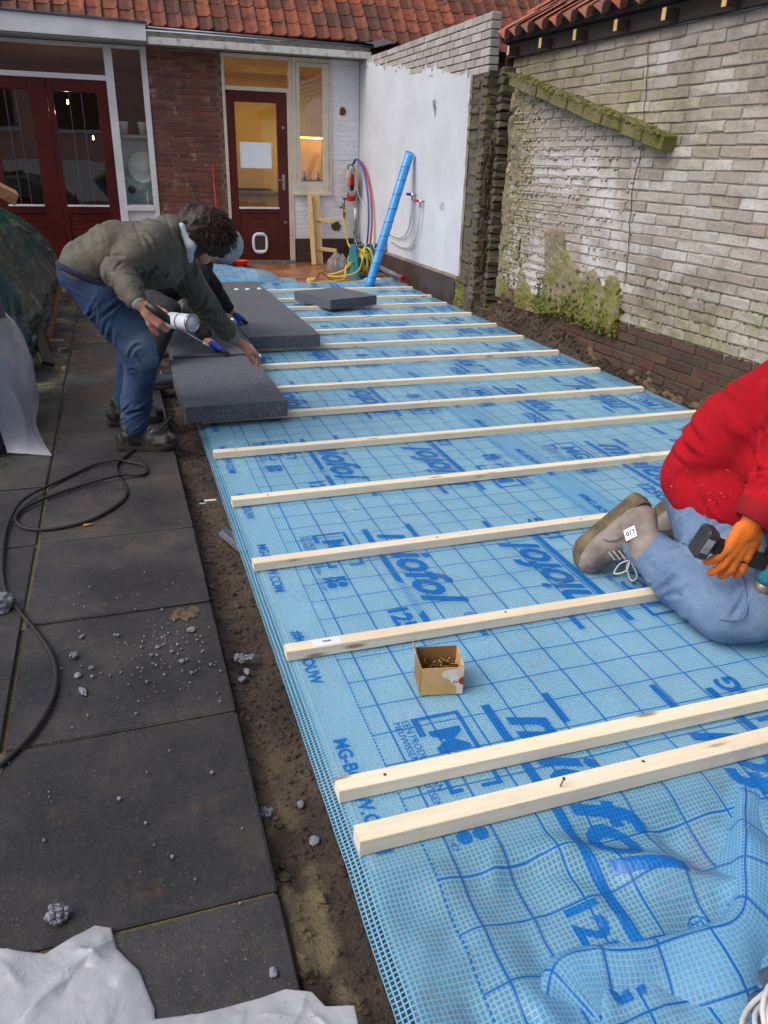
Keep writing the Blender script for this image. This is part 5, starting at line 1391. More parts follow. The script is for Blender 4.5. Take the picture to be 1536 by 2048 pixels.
V3 = lambda *a: Vector(a)
def hand_prims(wrist, fwd, back, thumb, curl=(0.35, 0.5, 0.4), scale=1.0, spread=0.05, r=0.0088, tcurl=0.3):
    """five-fingered hand: fwd = pointing direction, back = out of the back of the hand, thumb = +1/-1 side"""
    w = Vector(wrist); f = Vector(fwd).normalized(); b = Vector(back); b = (b - f * b.dot(f)).normalized(); s = f.cross(b) * thumb
    P = []; sc = scale
    offs = (0.033, 0.011, -0.011, -0.031); lens = ((0.044, 0.027, 0.021), (0.048, 0.031, 0.022), (0.045, 0.029, 0.021), (0.035, 0.021, 0.019)); knuck = (0.086, 0.090, 0.086, 0.078)
    for i in range(4):
        base = w + f * knuck[i] * sc + s * offs[i] * sc + b * 0.002
        P.append(('c', w + f * 0.012 * sc + s * offs[i] * 0.62 * sc, 0.0165 * sc, base, 0.0118 * sc))
        d = (f + s * spread * (1.5 - i)).normalized(); p = base; ang = 0
        for q in range(3):
            ang = curl[q] * (1 + 0.12 * math.sin(i * 2.1))
            ax = d.cross(-b).normalized() if q == 0 else ax
            d = (Matrix.Rotation(ang, 3, ax) @ d).normalized()
            e = p + d * lens[i][q] * sc
            P.append(('c', p, r * sc * (1.02 - 0.1 * q), e, r * sc * (0.94 - 0.1 * q))); p = e
    tb = w + f * 0.022 * sc + s * 0.022 * sc - b * 0.004
    d = (f * 0.75 + s * 0.72 - b * tcurl).normalized(); p1 = tb + d * 0.042 * sc; d2 = (d * 0.8 + f * 0.5 - b * tcurl).normalized(); p2 = p1 + d2 * 0.032 * sc; p3 = p2 + (d2 + f * 0.3).normalized() * 0.026 * sc
    P += [('c', tb, 0.0155 * sc, p1, 0.0125 * sc), ('c', p1, 0.0118 * sc, p2, 0.0105 * sc), ('c', p2, 0.0105 * sc, p3, 0.0085 * sc)]
    P.append(('c', w - f * 0.03 * sc, 0.026 * sc, w + f * 0.02 * sc, 0.022 * sc))
    return P
def limb(a, ra, b, rb, c, rc): return [('c', a, ra, b, rb), ('c', b, rb, c, rc)]
def skin_part(name, prims, m, parent, vox=0.009, k=0.03, wr=(), seed=1, groove=None):
    return part(name, sdf_mesh(prims, vox, k, seed, wr, groove), m, parent, True)
FOOT = [(-0.085, 0.030), (-0.095, 0.0), (-0.085, -0.030), (-0.03, -0.037), (0.06, -0.043), (0.14, -0.050), (0.19, -0.040), (0.212, -0.012), (0.212, 0.012), (0.19, 0.040), (0.14, 0.050), (0.06, 0.043), (-0.03, 0.037)]
def boot(name, ankle, toe, up, leather, sole, parent, high=0.10, laces=True, sc=1.0, thick=0.0):
    """local frame: x to the toe, z up the shin, ankle 0.10 above the ground"""
    x = Vector(toe).normalized(); z = Vector(up); z = (z - x * z.dot(x)).normalized(); y = z.cross(x)
    M = Matrix((x, y, z)).transposed().to_4x4(); M = Matrix.Translation(Vector(ankle)) @ M @ Matrix.Scale(sc, 4)
    H = -0.076
    pr = [('c', (-0.01, 0, high), 0.056, (-0.015, 0, 0.0), 0.050), ('e', (-0.035, 0, -0.04), (0.062, 0.042, 0.05)), ('c', (0.0, 0, -0.02), 0.046, (0.10, 0, -0.045), 0.038), ('e', (0.135, 0, -0.048), (0.082, 0.052, 0.040)), ('e', (0.06, 0, -0.06), (0.12, 0.042, 0.03))]
    b = skin_part(name, pr, leather, parent, 0.007, 0.03, ((0.0025, (26, 26, 26), 'r'),), 5); b.matrix_basis = M
    s = MB()
    n = len(FOOT); pts = spline([(p[0] * 1.0, p[1], 0) for p in FOOT + [FOOT[0]]], 3)[:-1]; n = len(pts)
    v = []
    for zz, k in ((H - 0.026 - thick, 0.97), (H - 0.010, 1.03), (H + 0.006 + thick * 0.6, 1.02)):
        v += [((p.x - 0.06) * k + 0.06, p.y * k, zz + (0.012 if p.x > 0.17 else 0)) for p in pts]
    f = [(i * n + j, i * n + (j + 1) % n, (i + 1) * n + (j + 1) % n, (i + 1) * n + j) for i in range(2) for j in range(n)] + [tuple(reversed(range(n))), tuple(range(2 * n, 3 * n))]
    so = part('sole', s.add(v, f), sole, b)
    if laces:
        l = MB()
        for q in range(5):
            t = q / 4; xx, zz = 0.048 + 0.062 * t, 0.045 - 0.05 * t
            l.tube([(xx - 0.006, -0.026, zz - 0.012), (xx + 0.002, 0, zz + 0.004 - 0.004 * q * 0.3), (xx - 0.004, 0.026, zz - 0.012)], 0.0028, 5)
        part('laces', l, LACE, b)
    return b

# ------------------------------------------------------------------ A: bending man in the olive jacket
pa_ = thing('person', 'person in olive quilted jacket and blue jeans bending over with a foam gun', 'person', None, (0.0, 4.2, 0.0))
A_ORG = Vector((0, 4.2, 0))
def pA(name, prims, m, **kw):
    o = skin_part(name, prims, m, pa_, **kw); o.location = -A_ORG; return o
hipR, kneeR, ankR = (-0.165, 4.09, 0.86), (0.075, 4.03, 0.475), (-0.012, 4.00, 0.10)
hipL, kneeL, ankL = (-0.165, 4.28, 0.86), (0.055, 4.40, 0.475), (-0.055, 4.43, 0.10)
pel, mid, che, nek = (-0.165, 4.185, 0.885), (0.0, 4.19, 0.975), (0.20, 4.19, 0.985), (0.34, 4.19, 1.03)
shR, elR, wrR = (0.185, 4.005, 1.02), (-0.005, 3.90, 0.905), (0.072, 3.735, 0.785)
shL, elL, wrL = (0.27, 4.37, 0.93), (0.445, 4.50, 0.640), (0.615, 4.60, 0.415)
hd = V3(0.428, 4.185, 1.038)
fR = V3(0.72, -0.15, -0.52); bR = V3(-0.35, -0.85, 0.3)
fL = V3(0.72, 0.25, -0.50); bL = V3(0.5, -0.3, 0.8)
body = [('c', pel, 0.11, mid, 0.10), ('c', mid, 0.10, che, 0.11), ('c', che, 0.10, nek, 0.05), ('c', nek, 0.05, tuple(hd), 0.055),
        ('e', tuple(hd + V3(0.01, 0, 0.0)), (0.105, 0.074, 0.092), (0, 0.65, 0)), ('c', tuple(hd + V3(-0.02, 0, -0.05)), 0.06, tuple(hd + V3(-0.005, -0.0, -0.105)), 0.035),
        ('c', tuple(hd + V3(0.055, 0, -0.075)), 0.016, tuple(hd + V3(0.045, 0, -0.105)), 0.012), ('e', tuple(hd + V3(-0.03, -0.075, -0.03)), (0.022, 0.010, 0.032), (0, 0.6, 0))]
body += limb(shR, 0.045, elR, 0.036, wrR, 0.027) + limb(shL, 0.045, elL, 0.036, wrL, 0.027)
body += limb(hipR, 0.085, kneeR, 0.055, ankR, 0.04) + limb(hipL, 0.085, kneeL, 0.055, ankL, 0.04)
body += hand_prims(V3(*wrR) + fR.normalized() * 0.03, fR, bR, 1, (0.55, 0.9, 0.6), 1.05, 0.02)
body += hand_prims(V3(*wrL) + fL.normalized() * 0.045, fL, bL, 1, (0.30, 0.55, 0.35), 1.05, 0.05)
pA('body', body, SKIN, vox=0.0055, k=0.012)
# eyes and brows on the hidden, downward face
ey = MB()
for s in (-1, 1): ey.lathe([(0.001, 0.012), (0.009, 0.008), (0.011, 0.0)], hd + V3(0.075, 0.03 * s, -0.055), (0.75, 0.2 * s, -0.6), 10)
o = part('eyes', ey, mat('eye_white', (220, 216, 210), (210, 206, 200), 5, 0.3, bump=0), pa_, True); o.location = -A_ORG
def stitch(V):
    d = np.zeros(len(V)); t = V[:, 0] * 0.95 + (V[:, 2] - 0.95) * 0.25
    ph = np.abs(((t + 0.02) / 0.15) % 1 - 0.5); torso = (V[:, 1] > 4.03) | (V[:, 2] > 1.02)
    d += (0.0015 * np.sqrt(np.clip(1 - (2 * (0.5 - ph) - 1) ** 2, 0, 1)) - 0.005 * np.exp(-((0.5 - ph) / 0.03) ** 2)) * torso
    return d
jk = [('c', (-0.145, 4.10, 0.90), 0.128, (0.0, 4.10, 0.965), 0.135), ('c', (-0.145, 4.27, 0.90), 0.128, (0.0, 4.28, 0.965), 0.135), ('c', (0.0, 4.10, 0.965), 0.135, (0.17, 4.09, 0.975), 0.150), ('c', (0.0, 4.28, 0.965), 0.135, (0.19, 4.29, 0.955), 0.150),
      ('c', (0.16, 4.19, 0.93), 0.155, (0.26, 4.19, 0.95), 0.125), ('c', (0.10, 4.19, 0.90), 0.12, (0.21, 4.19, 0.90), 0.125), ('e', (0.275, 4.19, 1.075), (0.085, 0.13, 0.062), (0, 0.2, 0)), ('c', (0.26, 4.19, 1.02), 0.11, (0.335, 4.19, 1.02), 0.085)]
jk += [('c', shR, 0.092, (0.06, 3.925, 0.955), 0.085), ('c', (0.06, 3.925, 0.955), 0.085, elR, 0.076), ('c', elR, 0.074, (0.045, 3.80, 0.835), 0.062), ('c', (0.045, 3.80, 0.835), 0.062, (0.062, 3.757, 0.802), 0.050)]
jk += [('c', shL, 0.095, elL, 0.078), ('c', elL, 0.074, (0.565, 4.57, 0.475), 0.056)]
jk = [(q[0], q[1], q[2] * 0.95, q[3], q[4] * 0.95) if q[0] == 'c' else q for q in jk]
pA('jacket', jk, OLIVE, vox=0.0065, k=0.018, wr=((0.005, (7, 9, 10), 'n'), (0.0025, (18, 18, 24), 'n')), seed=3, groove=folds(ringfolds(shR, elR, 0.088, 0.076, 0.3, 1.15, 14, 0.010, 0.011, 1) + ringfolds(elR, (0.06, 3.76, 0.805), 0.074, 0.055, 0.0, 0.9, 9, 0.008, 0.009, 2) + ringfolds(shL, elL, 0.09, 0.078, 0.2, 1.1, 14, 0.011, 0.011, 3) + ringfolds(elL, (0.565, 4.57, 0.475), 0.072, 0.058, 0.0, 0.9, 10, 0.009, 0.009, 4) + ringfolds((-0.14, 4.19, 0.90), (0.24, 4.19, 0.96), 0.19, 0.2, 0.05, 1.0, 16, 0.014, 0.010, 5), stitch))
pA('shirt_collar', [('c', (0.315, 4.095, 1.085), 0.022, (0.352, 4.085, 1.0), 0.024), ('c', (0.352, 4.085, 1.0), 0.024, (0.345, 4.11, 0.93), 0.018)], mat('pale_hoodie_cotton', (196, 206, 212), (180, 190, 198), 8, 0.9), vox=0.008, k=0.02)
pA('shirt_cuff', [('c', (0.560, 4.567, 0.48), 0.047, (0.600, 4.59, 0.432), 0.040), ('c', (0.058, 3.765, 0.81), 0.042, (0.068, 3.742, 0.79), 0.037)], mat('grey_green_shirt', (140, 150, 142), (124, 134, 126), 8, 0.9), vox=0.007, k=0.02)
jn = [('c', (-0.16, 4.115, 0.875), 0.128, (-0.09, 4.07, 0.76), 0.118), ('c', (-0.09, 4.07, 0.76), 0.118, (0.045, 4.035, 0.53), 0.094), ('c', (0.045, 4.035, 0.53), 0.094, (0.062, 4.03, 0.45), 0.086), ('c', (0.062, 4.03, 0.45), 0.086, (0.015, 4.01, 0.25), 0.078), ('c', (0.015, 4.01, 0.25), 0.078, (-0.008, 4.0, 0.115), 0.068),
      ('c', (-0.16, 4.26, 0.875), 0.128, (-0.09, 4.31, 0.76), 0.118), ('c', (-0.09, 4.31, 0.76), 0.118, (0.03, 4.385, 0.53), 0.092), ('c', (0.03, 4.385, 0.53), 0.092, (0.045, 4.40, 0.45), 0.085), ('c', (0.045, 4.40, 0.45), 0.085, (-0.05, 4.43, 0.115), 0.068)]
jn = [(q[0], q[1], q[2] * 0.95, q[3], q[4] * 0.93) for q in jn]
pA('jeans', jn, JEANS, vox=0.0065, k=0.02, wr=((0.004, (7, 7, 9), 'n'), (0.0015, (24, 24, 40), 'n')), seed=8, groove=folds(ringfolds((-0.12, 4.08, 0.82), (0.05, 4.035, 0.50), 0.118, 0.092, 0.0, 0.8, 10, 0.008, 0.011, 11) + ringfolds((0.05, 4.035, 0.53), (0.05, 4.025, 0.40), 0.09, 0.083, 0.0, 1.0, 12, 0.007, 0.013, 12) + ringfolds((0.03, 4.01, 0.30), (-0.008, 4.0, 0.115), 0.078, 0.068, 0.2, 1.0, 20, 0.007, 0.012, 13) + ringfolds((-0.05, 4.33, 0.65), (-0.05, 4.43, 0.115), 0.09, 0.068, 0.3, 1.0, 14, 0.008, 0.008, 14)))
bt = MB(); ring = [V3(-0.045 + 0.0, 0, 0)]; 
loop = [(-0.272, 4.22, 0.905), (-0.268, 4.09, 0.915), (-0.215, 4.005, 0.90), (-0.11, 3.985, 0.845), (-0.03, 4.0, 0.80)]
bt.tube(spline(loop, 5), 0.021, 8, True, 0.45); o = part('belt', bt, mat('navy_webbing', (34, 32, 58), (44, 42, 66), 12, 0.8), pa_, True); o.location = -A_ORG
pk = MB(); pts = [(-0.235, 3.972, 0.83), (-0.17, 3.955, 0.80), (-0.115, 3.945, 0.74), (-0.125, 3.942, 0.66)]
pk.tube(spline(pts, 5), 0.0022, 5); o = part('pocket_seam', pk, mat('denim_thread', (74, 92, 124), (62, 80, 112), 20, 0.9), pa_); o.location = -A_ORG
# hair: curly cap with loose locks
hr = sdf_mesh([('e', tuple(hd + V3(0.0, 0.0, 0.03)), (0.128, 0.108, 0.098), (0, 0.55, 0)), ('c', tuple(hd + V3(0.06, 0, 0.02)), 0.07, tuple(hd + V3(0.075, -0.01, -0.045)), 0.045), ('c', tuple(hd + V3(-0.055, -0.05, 0.03)), 0.055, tuple(hd + V3(-0.055, -0.055, -0.04)), 0.04)], 0.007, 0.03, 4, ((0.016, (24, 24, 24), 'r'), (0.008, (60, 60, 60), 'r')))
for q in range(1500):
    a = random.uniform(0, 2 * PI); e = random.uniform(-0.5, 1.45)
    d = V3(math.cos(a) * math.cos(e), math.sin(a) * math.cos(e), math.sin(e)); c = hd + V3(0.010, 0, 0.022) + V3(d.x * 0.118, d.y * 0.102, d.z * 0.102)
    if d.z < -0.25 and d.x < 0.3: continue
    t = d.cross(V3(random.uniform(-1, 1), random.uniform(-1, 1), random.uniform(-1, 1))).normalized(); n_ = d.cross(t)
    rr = random.uniform(0.008, 0.015); ph = random.uniform(0, 6)
    pts = [c + d * (0.0055 * k + rr * 0.6 * math.cos(ph + k * 1.1)) + t * (0.009 * k) + n_ * rr * math.sin(ph + k * 1.1) + V3(0.0005 * k * k, 0, -0.0011 * k * k) for k in range(6)]
    hr.tube(pts, [0.0026, 0.0024, 0.0022, 0.002, 0.0016, 0.0006], 3, False)
o = part('hair', hr, HAIR, pa_, True); o.location = -A_ORG
for nm, an, td in (('boot', ankR, (0.96, -0.22, -0.02)), ('boot', ankL, (0.97, 0.12, -0.02))):
    b = boot(nm, V3(*an) - A_ORG + V3(0, 0, 0.004), td, (0.1, 0, 1), BOOTB, SOLE, pa_, 0.025)
# ------------------------------------------------------------------ foam gun held by A
fg = thing('foam_gun', 'foam gun with a silver-ended can in the bending person\'s right hand', 'foam gun', None, (0.17, 3.70, 0.74))
G0 = V3(0.17, 3.70, 0.74)
hnd = V3(0.105, 3.685, 0.792) - G0; hn1 = V3(0.205, 3.655, 0.712) - G0
part('handle', MB().tube([hnd, hnd * 0.55 + hn1 * 0.45, hn1], [0.019, 0.021, 0.017], 10), BLACKP, fg, True)
ca = V3(0.205, 3.70, 0.712) - G0; cd = V3(0.52, -0.83, 0.06).normalized(); cb = ca + cd * 0.165
part('can', MB().lathe([(0.012, -0.02), (0.018, -0.005), (0.034, 0.0), (0.0375, 0.008), (0.0375, 0.150), (0.0375, 0.158)], ca, cd, 24), mat('white_lacquered_can', (206, 210, 220), (190, 196, 208), 6, 0.35), fg, True)
part('can_band', MB().lathe([(0.0378, 0.075), (0.0382, 0.076), (0.0382, 0.082), (0.0378, 0.083)], ca, cd, 24), BLACKP, fg)
part('can_base', MB().lathe([(0.0385, 0.150), (0.0395, 0.160), (0.0375, 0.164), (0.034, 0.160), (0.026, 0.152), (0.001, 0.146)], ca, cd, 28), STEEL, fg, True)
part('barrel', MB().tube([V3(0.215, 3.72, 0.685) - G0, V3(0.365, 3.79, 0.575) - G0], 0.0045, 8), STEEL, fg, True)
part('nozzle_tip', MB().tube([V3(0.35, 3.783, 0.586) - G0, V3(0.378, 3.796, 0.566) - G0], [0.0065, 0.0035], 8), WPLASTIC, fg, True)
part('trigger', MB().tube([V3(0.165, 3.69, 0.735) - G0, V3(0.180, 3.715, 0.700) - G0, V3(0.160, 3.72, 0.675) - G0], 0.006, 6), BLACKP, fg, True)

# ------------------------------------------------------------------ B: crouching person in black with the grey cap
pb_ = thing('person', 'crouching person in black with grey knit cap and blue gloves, mostly hidden', 'person', None, (0.3, 5.9, 0.0))
B_ORG = Vector((0.3, 5.9, 0))
def pB(name, prims, m, **kw):
    o = skin_part(name, prims, m, pb_, **kw); o.location = -B_ORG; return o
hB = V3(0.748, 5.98, 0.80)
bsR, beR, bwR = (0.52, 5.80, 0.66), (0.475, 5.60, 0.42), (0.535, 5.47, 0.235)
bsL, beL, bwL = (0.55, 6.17, 0.66), (0.70, 6.36, 0.44), (0.845, 6.52, 0.245)
gfR = V3(0.75, -0.25, -0.50); gfL = V3(0.70, 0.28, -0.55)
bodyB = [('c', (0.12, 5.93, 0.47), 0.12, (0.38, 5.97, 0.60), 0.11), ('c', (0.38, 5.97, 0.60), 0.12, (0.55, 5.98, 0.69), 0.10), ('c', (0.55, 5.98, 0.69), 0.055, tuple(hB), 0.055), ('e', tuple(hB), (0.10, 0.075, 0.09), (0, 0.7, 0)), ('c', tuple(hB + V3(0.02, 0, -0.06)), 0.05, tuple(hB + V3(0.03, 0, -0.09)), 0.03), ('c', tuple(hB + V3(0.085, 0, -0.05)), 0.015, tuple(hB + V3(0.085, 0, -0.075)), 0.012)]
bodyB += limb(bsR, 0.045, beR, 0.036, bwR, 0.027) + limb(bsL, 0.045, beL, 0.036, bwL, 0.027)
bhips = [((0.12, 5.82, 0.46), (0.285, 5.46, 0.44), (0.10, 5.16, 0.11)), ((0.12, 6.06, 0.46), (0.34, 6.34, 0.46), (0.10, 6.36, 0.11))]
for a, b, c in bhips: bodyB += limb(a, 0.085, b, 0.055, c, 0.04)
hpR = hand_prims(V3(*bwR) + gfR.normalized() * 0.02, gfR, (0.4, 0.1, 0.9), -1, (0.1, 0.45, 0.3), 1.05, 0.06); hpL = hand_prims(V3(*bwL) + gfL.normalized() * 0.02, gfL, (0.5, -0.2, 0.85), 1, (0.0, 0.5, 0.35), 1.05, 0.08)
bodyB += hpR + hpL
pB('body', bodyB, SKIN, vox=0.007, k=0.012)
infl = lambda P, e: [(p[0], p[1], p[2] + e, p[3], p[4] + e) if p[0] == 'c' else p for p in P]
pB('glove', infl(hpR[:-1], 0.003), GLOVEB, vox=0.005, k=0.008); pB('glove', infl(hpL[:-1], 0.003), GLOVEB, vox=0.005, k=0.008)
def tips(P): return [q for q in infl(P, 0.0045) if q[0] == 'c' and q[2] < 0.0145]
pB('glove_coating', tips(hpR), GLOVEK, vox=0.005, k=0.008); pB('glove_coating', tips(hpL), GLOVEK, vox=0.005, k=0.008)
pB('sweater', [('c', (0.14, 5.85, 0.50), 0.14, (0.40, 5.87, 0.61), 0.14), ('c', (0.14, 6.03, 0.50), 0.14, (0.40, 6.07, 0.61), 0.14), ('c', (0.40, 5.97, 0.61), 0.15, (0.55, 5.98, 0.67), 0.11), ('c', bsR, 0.088, beR, 0.068), ('c', beR, 0.066, (0.52, 5.50, 0.275), 0.050), ('c', bsL, 0.090, beL, 0.070), ('c', beL, 0.066, (0.815, 6.49, 0.285), 0.048)], BLACKC, vox=0.009, k=0.035, wr=((0.009, (11, 11, 15), 'r'),), seed=6)
tr_ = []
for a, b, c in bhips: tr_ += [('c', a, 0.12, b, 0.085), ('c', b, 0.08, (c[0], c[1], c[2] + 0.02), 0.062)]
pB('trousers', tr_, BLACKC, vox=0.009, k=0.03, wr=((0.008, (11, 11, 15), 'r'),), seed=9)
pB('cap', [('e', tuple(hB + V3(0.012, 0, 0.022)), (0.138, 0.122, 0.132), (0, 0.6, 0))], CAPG, vox=0.008, k=0.01)
GLB = mat('teal_trim_sneaker', (66, 78, 88), (44, 48, 54), 11, 0.7)
for a, b, c in bhips: boot('sneaker', V3(*c) - B_ORG, (0.97, -0.1, 0), (0.15, 0, 1), GLB, SOLE, pb_, 0.04)

# ------------------------------------------------------------------ C: kneeling person in red
pc_ = thing('person', 'kneeling person in red fleece and pale jeans with orange glove, cut off by the frame', 'person', None, (1.9, 1.9, 0.0))
C_ORG = Vector((1.9, 1.9, 0))
def pC(name, prims, m, **kw):
    o = skin_part(name, prims, m, pc_, **kw); o.location = -C_ORG; return o
kR, aR, hR = (1.765, 1.66, 0.115), (1.68, 2.075, 0.18), (1.90, 2.03, 0.33)
kL, aL, hL = (2.12, 1.58, 0.09), (1.965, 2.15, 0.15), (2.06, 2.05, 0.33)
csR, ceR, cwR = (1.86, 1.66, 0.83), (1.815, 1.615, 0.62), (1.70, 1.60, 0.465)
csL, ceL, cwL = (2.20, 1.66, 0.83), (2.26, 1.50, 0.60), (2.10, 1.38, 0.45)
hC = V3(2.05, 1.40, 1.02)
cf_ = V3(-0.22, 0.10, -0.95); cbk = V3(-0.2, -0.95, 0.1)
bodyC = [('c', (1.98, 2.04, 0.35), 0.13, (1.99, 1.95, 0.58), 0.12), ('c', (1.99, 1.95, 0.58), 0.12, (2.03, 1.74, 0.82), 0.12), ('c', (2.03, 1.70, 0.86), 0.06, tuple(hC), 0.06), ('e', tuple(hC), (0.078, 0.098, 0.115)), ('c', tuple(hC + V3(0, -0.05, -0.06)), 0.05, tuple(hC + V3(0, -0.06, -0.09)), 0.03), ('c', tuple(hC + V3(0, -0.095, 0.0)), 0.014, tuple(hC + V3(0, -0.11, -0.03)), 0.014)]
bodyC += limb(csR, 0.05, ceR, 0.04, cwR, 0.028) + limb(csL, 0.05, ceL, 0.04, cwL, 0.028) + limb(hR, 0.08, kR, 0.05, aR, 0.04) + limb(hL, 0.08, kL, 0.05, aL, 0.04)
hpC = hand_prims(V3(*cwR) + cf_.normalized() * 0.02, cf_, cbk, -1, (0.12, 0.35, 0.25), 1.1, 0.20); hpC2 = hand_prims(V3(*cwL) + V3(-0.5, -0.4, -0.75).normalized() * 0.02, (-0.5, -0.4, -0.75), (0.6, -0.5, 0.5), 1, (0.4, 0.6, 0.4), 1.1)
bodyC += hpC + hpC2
pC('body', bodyC, SKIN, vox=0.007, k=0.012)
pC('glove', infl(hpC, 0.004), GLOVEO, vox=0.0045, k=0.005, wr=((0.0015, (45, 45, 45), 'r'),)); pC('glove', infl(hpC2, 0.0045), GLOVEO, vox=0.006, k=0.009)
pC('fleece', [('c', (1.925, 2.06, 0.40), 0.155, (1.93, 1.97, 0.58), 0.155), ('c', (2.06, 2.06, 0.40), 0.155, (2.06, 1.97, 0.58), 0.155), ('c', (1.93, 1.97, 0.58), 0.155, (1.97, 1.76, 0.80), 0.150), ('c', (2.06, 1.97, 0.58), 0.155, (2.09, 1.76, 0.80), 0.150),
    ('c', (1.95, 1.80, 0.55), 0.13, (1.97, 1.70, 0.68), 0.13), ('c', csR, 0.115, ceR, 0.095), ('c', ceR, 0.090, (1.735, 1.605, 0.515), 0.068), ('c', csL, 0.11, ceL, 0.085), ('c', ceL, 0.085, (2.14, 1.42, 0.50), 0.065), ('c', (2.03, 1.72, 0.84), 0.10, (2.04, 1.60, 0.93), 0.07), ('c', (1.88, 2.0, 0.36), 0.12, (1.90, 1.88, 0.40), 0.12)],
    REDC, vox=0.0075, k=0.024, wr=((0.006, (4, 4, 5), 'n'), (0.0012, (14, 14, 18), 'n')), seed=13, groove=folds(ringfolds(csR, ceR, 0.112, 0.095, 0.1, 1.15, 16, 0.013, 0.015, 21) + ringfolds(ceR, (1.735, 1.605, 0.515), 0.09, 0.07, 0.0, 1.0, 14, 0.010, 0.012, 22) + ringfolds((1.93, 2.04, 0.38), (1.99, 1.80, 0.78), 0.20, 0.20, 0.0, 1.0, 26, 0.018, 0.014, 23) + ringfolds((1.90, 2.0, 0.34), (1.95, 1.95, 0.48), 0.19, 0.19, 0.3, 0.9, 12, 0.010, 0.008, 24)))
pC('jeans', [('c', (1.69, 2.055, 0.165), 0.070, (1.725, 1.85, 0.125), 0.098), ('c', (1.725, 1.85, 0.115), 0.098, (1.745, 1.66, 0.105), 0.098), ('c', (1.745, 1.66, 0.105), 0.098, (1.80, 1.625, 0.125), 0.102), ('c', (1.80, 1.625, 0.125), 0.102, (1.90, 1.95, 0.27), 0.14), ('c', (1.90, 1.95, 0.27), 0.14, (1.93, 2.06, 0.33), 0.14),
    ('c', (1.975, 2.06, 0.13), 0.075, (2.11, 1.66, 0.11), 0.095), ('c', (2.11, 1.64, 0.12), 0.10, (2.05, 2.03, 0.30), 0.14)], JEANS2, vox=0.007, k=0.007, wr=((0.004, (6, 6, 8), 'n'), (0.0015, (24, 24, 24), 'n')), seed=17, groove=folds(ringfolds((1.69, 2.05, 0.165), (1.745, 1.66, 0.11), 0.08, 0.098, 0.0, 0.7, 18, 0.008, 0.015, 31) + ringfolds((1.72, 1.80, 0.115), (1.78, 1.63, 0.115), 0.098, 0.10, 0.2, 1.2, 12, 0.008, 0.014, 32) + ringfolds((1.80, 1.63, 0.125), (1.92, 2.0, 0.29), 0.103, 0.135, 0.1, 0.9, 18, 0.009, 0.016, 33)))
pC('cap', [('e', tuple(hC + V3(0, 0.012, 0.03)), (0.09, 0.108, 0.10))], mat('dark_beanie', (44, 44, 50), (54, 54, 60), 9, 0.9), vox=0.01)
bR_ = boot('boot', V3(*aR) - C_ORG, (-0.5, 0.3, -0.8), (0.1, -0.95, -0.1), BOOTG, SOLEM, pc_, 0.06, False, 1.16, 0.014)
bL_ = boot('boot', V3(*aL) - C_ORG, (-0.35, 0.45, -0.8), (0.1, -0.95, -0.1), BOOTG, SOLEM, pc_, 0.06, False, 1.16, 0.014)

SEAM = mat('pale_denim_seam', (96, 122, 156), (84, 110, 146), 20, 0.9)
def seam(name, pts, parent, org, r=0.0028):
    o = part(name, MB().tube(spline(pts, 6), r, 5), SEAM, parent, True); o.location = -org; return o
seam('side_seam', [(1.640, 2.03, 0.20), (1.632, 1.90, 0.165), (1.640, 1.75, 0.13), (1.655, 1.63, 0.12), (1.71, 1.555, 0.16), (1.76, 1.65, 0.245), (1.775, 1.80, 0.31), (1.79, 1.92, 0.36)], pc_, C_ORG)

RIB = mat('red_ribbed_cuff', (150, 16, 30), (128, 12, 24), 6, 0.95, bump=0.3, bscale=120)
cq = (V3(1.735, 1.605, 0.515) - V3(*ceR)).normalized(); cp = V3(1.735, 1.605, 0.515) + cq * 0.045
o = part('cuff', MB().lathe([(0.066, -0.035), (0.069, -0.025), (0.062, 0.0), (0.054, 0.022), (0.049, 0.026), (0.044, 0.02)], cp, cq, 26), RIB, pc_, True); o.location = -C_ORG
# ------------------------------------------------------------------ cordless drill in C's hand
dl = thing('cordless_drill', 'black and teal cordless drill with red bit in the orange glove', 'drill', None, (1.68, 1.57, 0.40))
D0 = V3(1.68, 1.57, 0.40); dl.location = (1.725, 1.618, 0.372)
ax0 = (0.12, -0.1, 1); bt_ = V3(1.535, 1.60, 0.415) - D0; mo = V3(1.755, 1.535, 0.335) - D0
ha = (mo - bt_).normalized()
part('battery', MB().beam(bt_ - ha * 0.022, bt_ + ha * 0.024, 0.066, 0.098, ax0, 0.010), mat('dark_grey_shell', (44, 46, 50), (56, 58, 62), 10, 0.45), dl)
part('battery_label', MB().beam(bt_ - ha * 0.012, bt_ + ha * 0.012, 0.068, 0.05, ax0, 0.001), mat('pale_stripe', (150, 156, 164), (120, 126, 134), 30, 0.4), dl)
part('handle', MB().beam(bt_ + ha * 0.02, mo, 0.040, 0.052, ax0, 0.012), BLACKP, dl)
ax_ = V3(-0.12, 0.1, -1).normalized()
part('motor_body', MB().lathe([(0.012, -0.075), (0.032, -0.065), (0.036, -0.03), (0.034, 0.04), (0.026, 0.06)], mo, ax_, 18), TEAL, dl, True)
part('vent_band', MB().lathe([(0.0365, -0.05), (0.038, -0.045), (0.038, -0.015), (0.0365, -0.01)], mo, ax_, 18), BLACKP, dl, True)
part('chuck', MB().lathe([(0.024, 0.06), (0.024, 0.085), (0.012, 0.105), (0.004, 0.108)], mo, ax_, 14), mat('grey_chuck', (150, 148, 136), (130, 128, 118), 12, 0.4, metal=0.5), dl, True)
part('bit', MB().lathe([(0.0035, 0.105), (0.0035, 0.145), (0.001, 0.155)], mo, ax_, 8), REDP, dl)

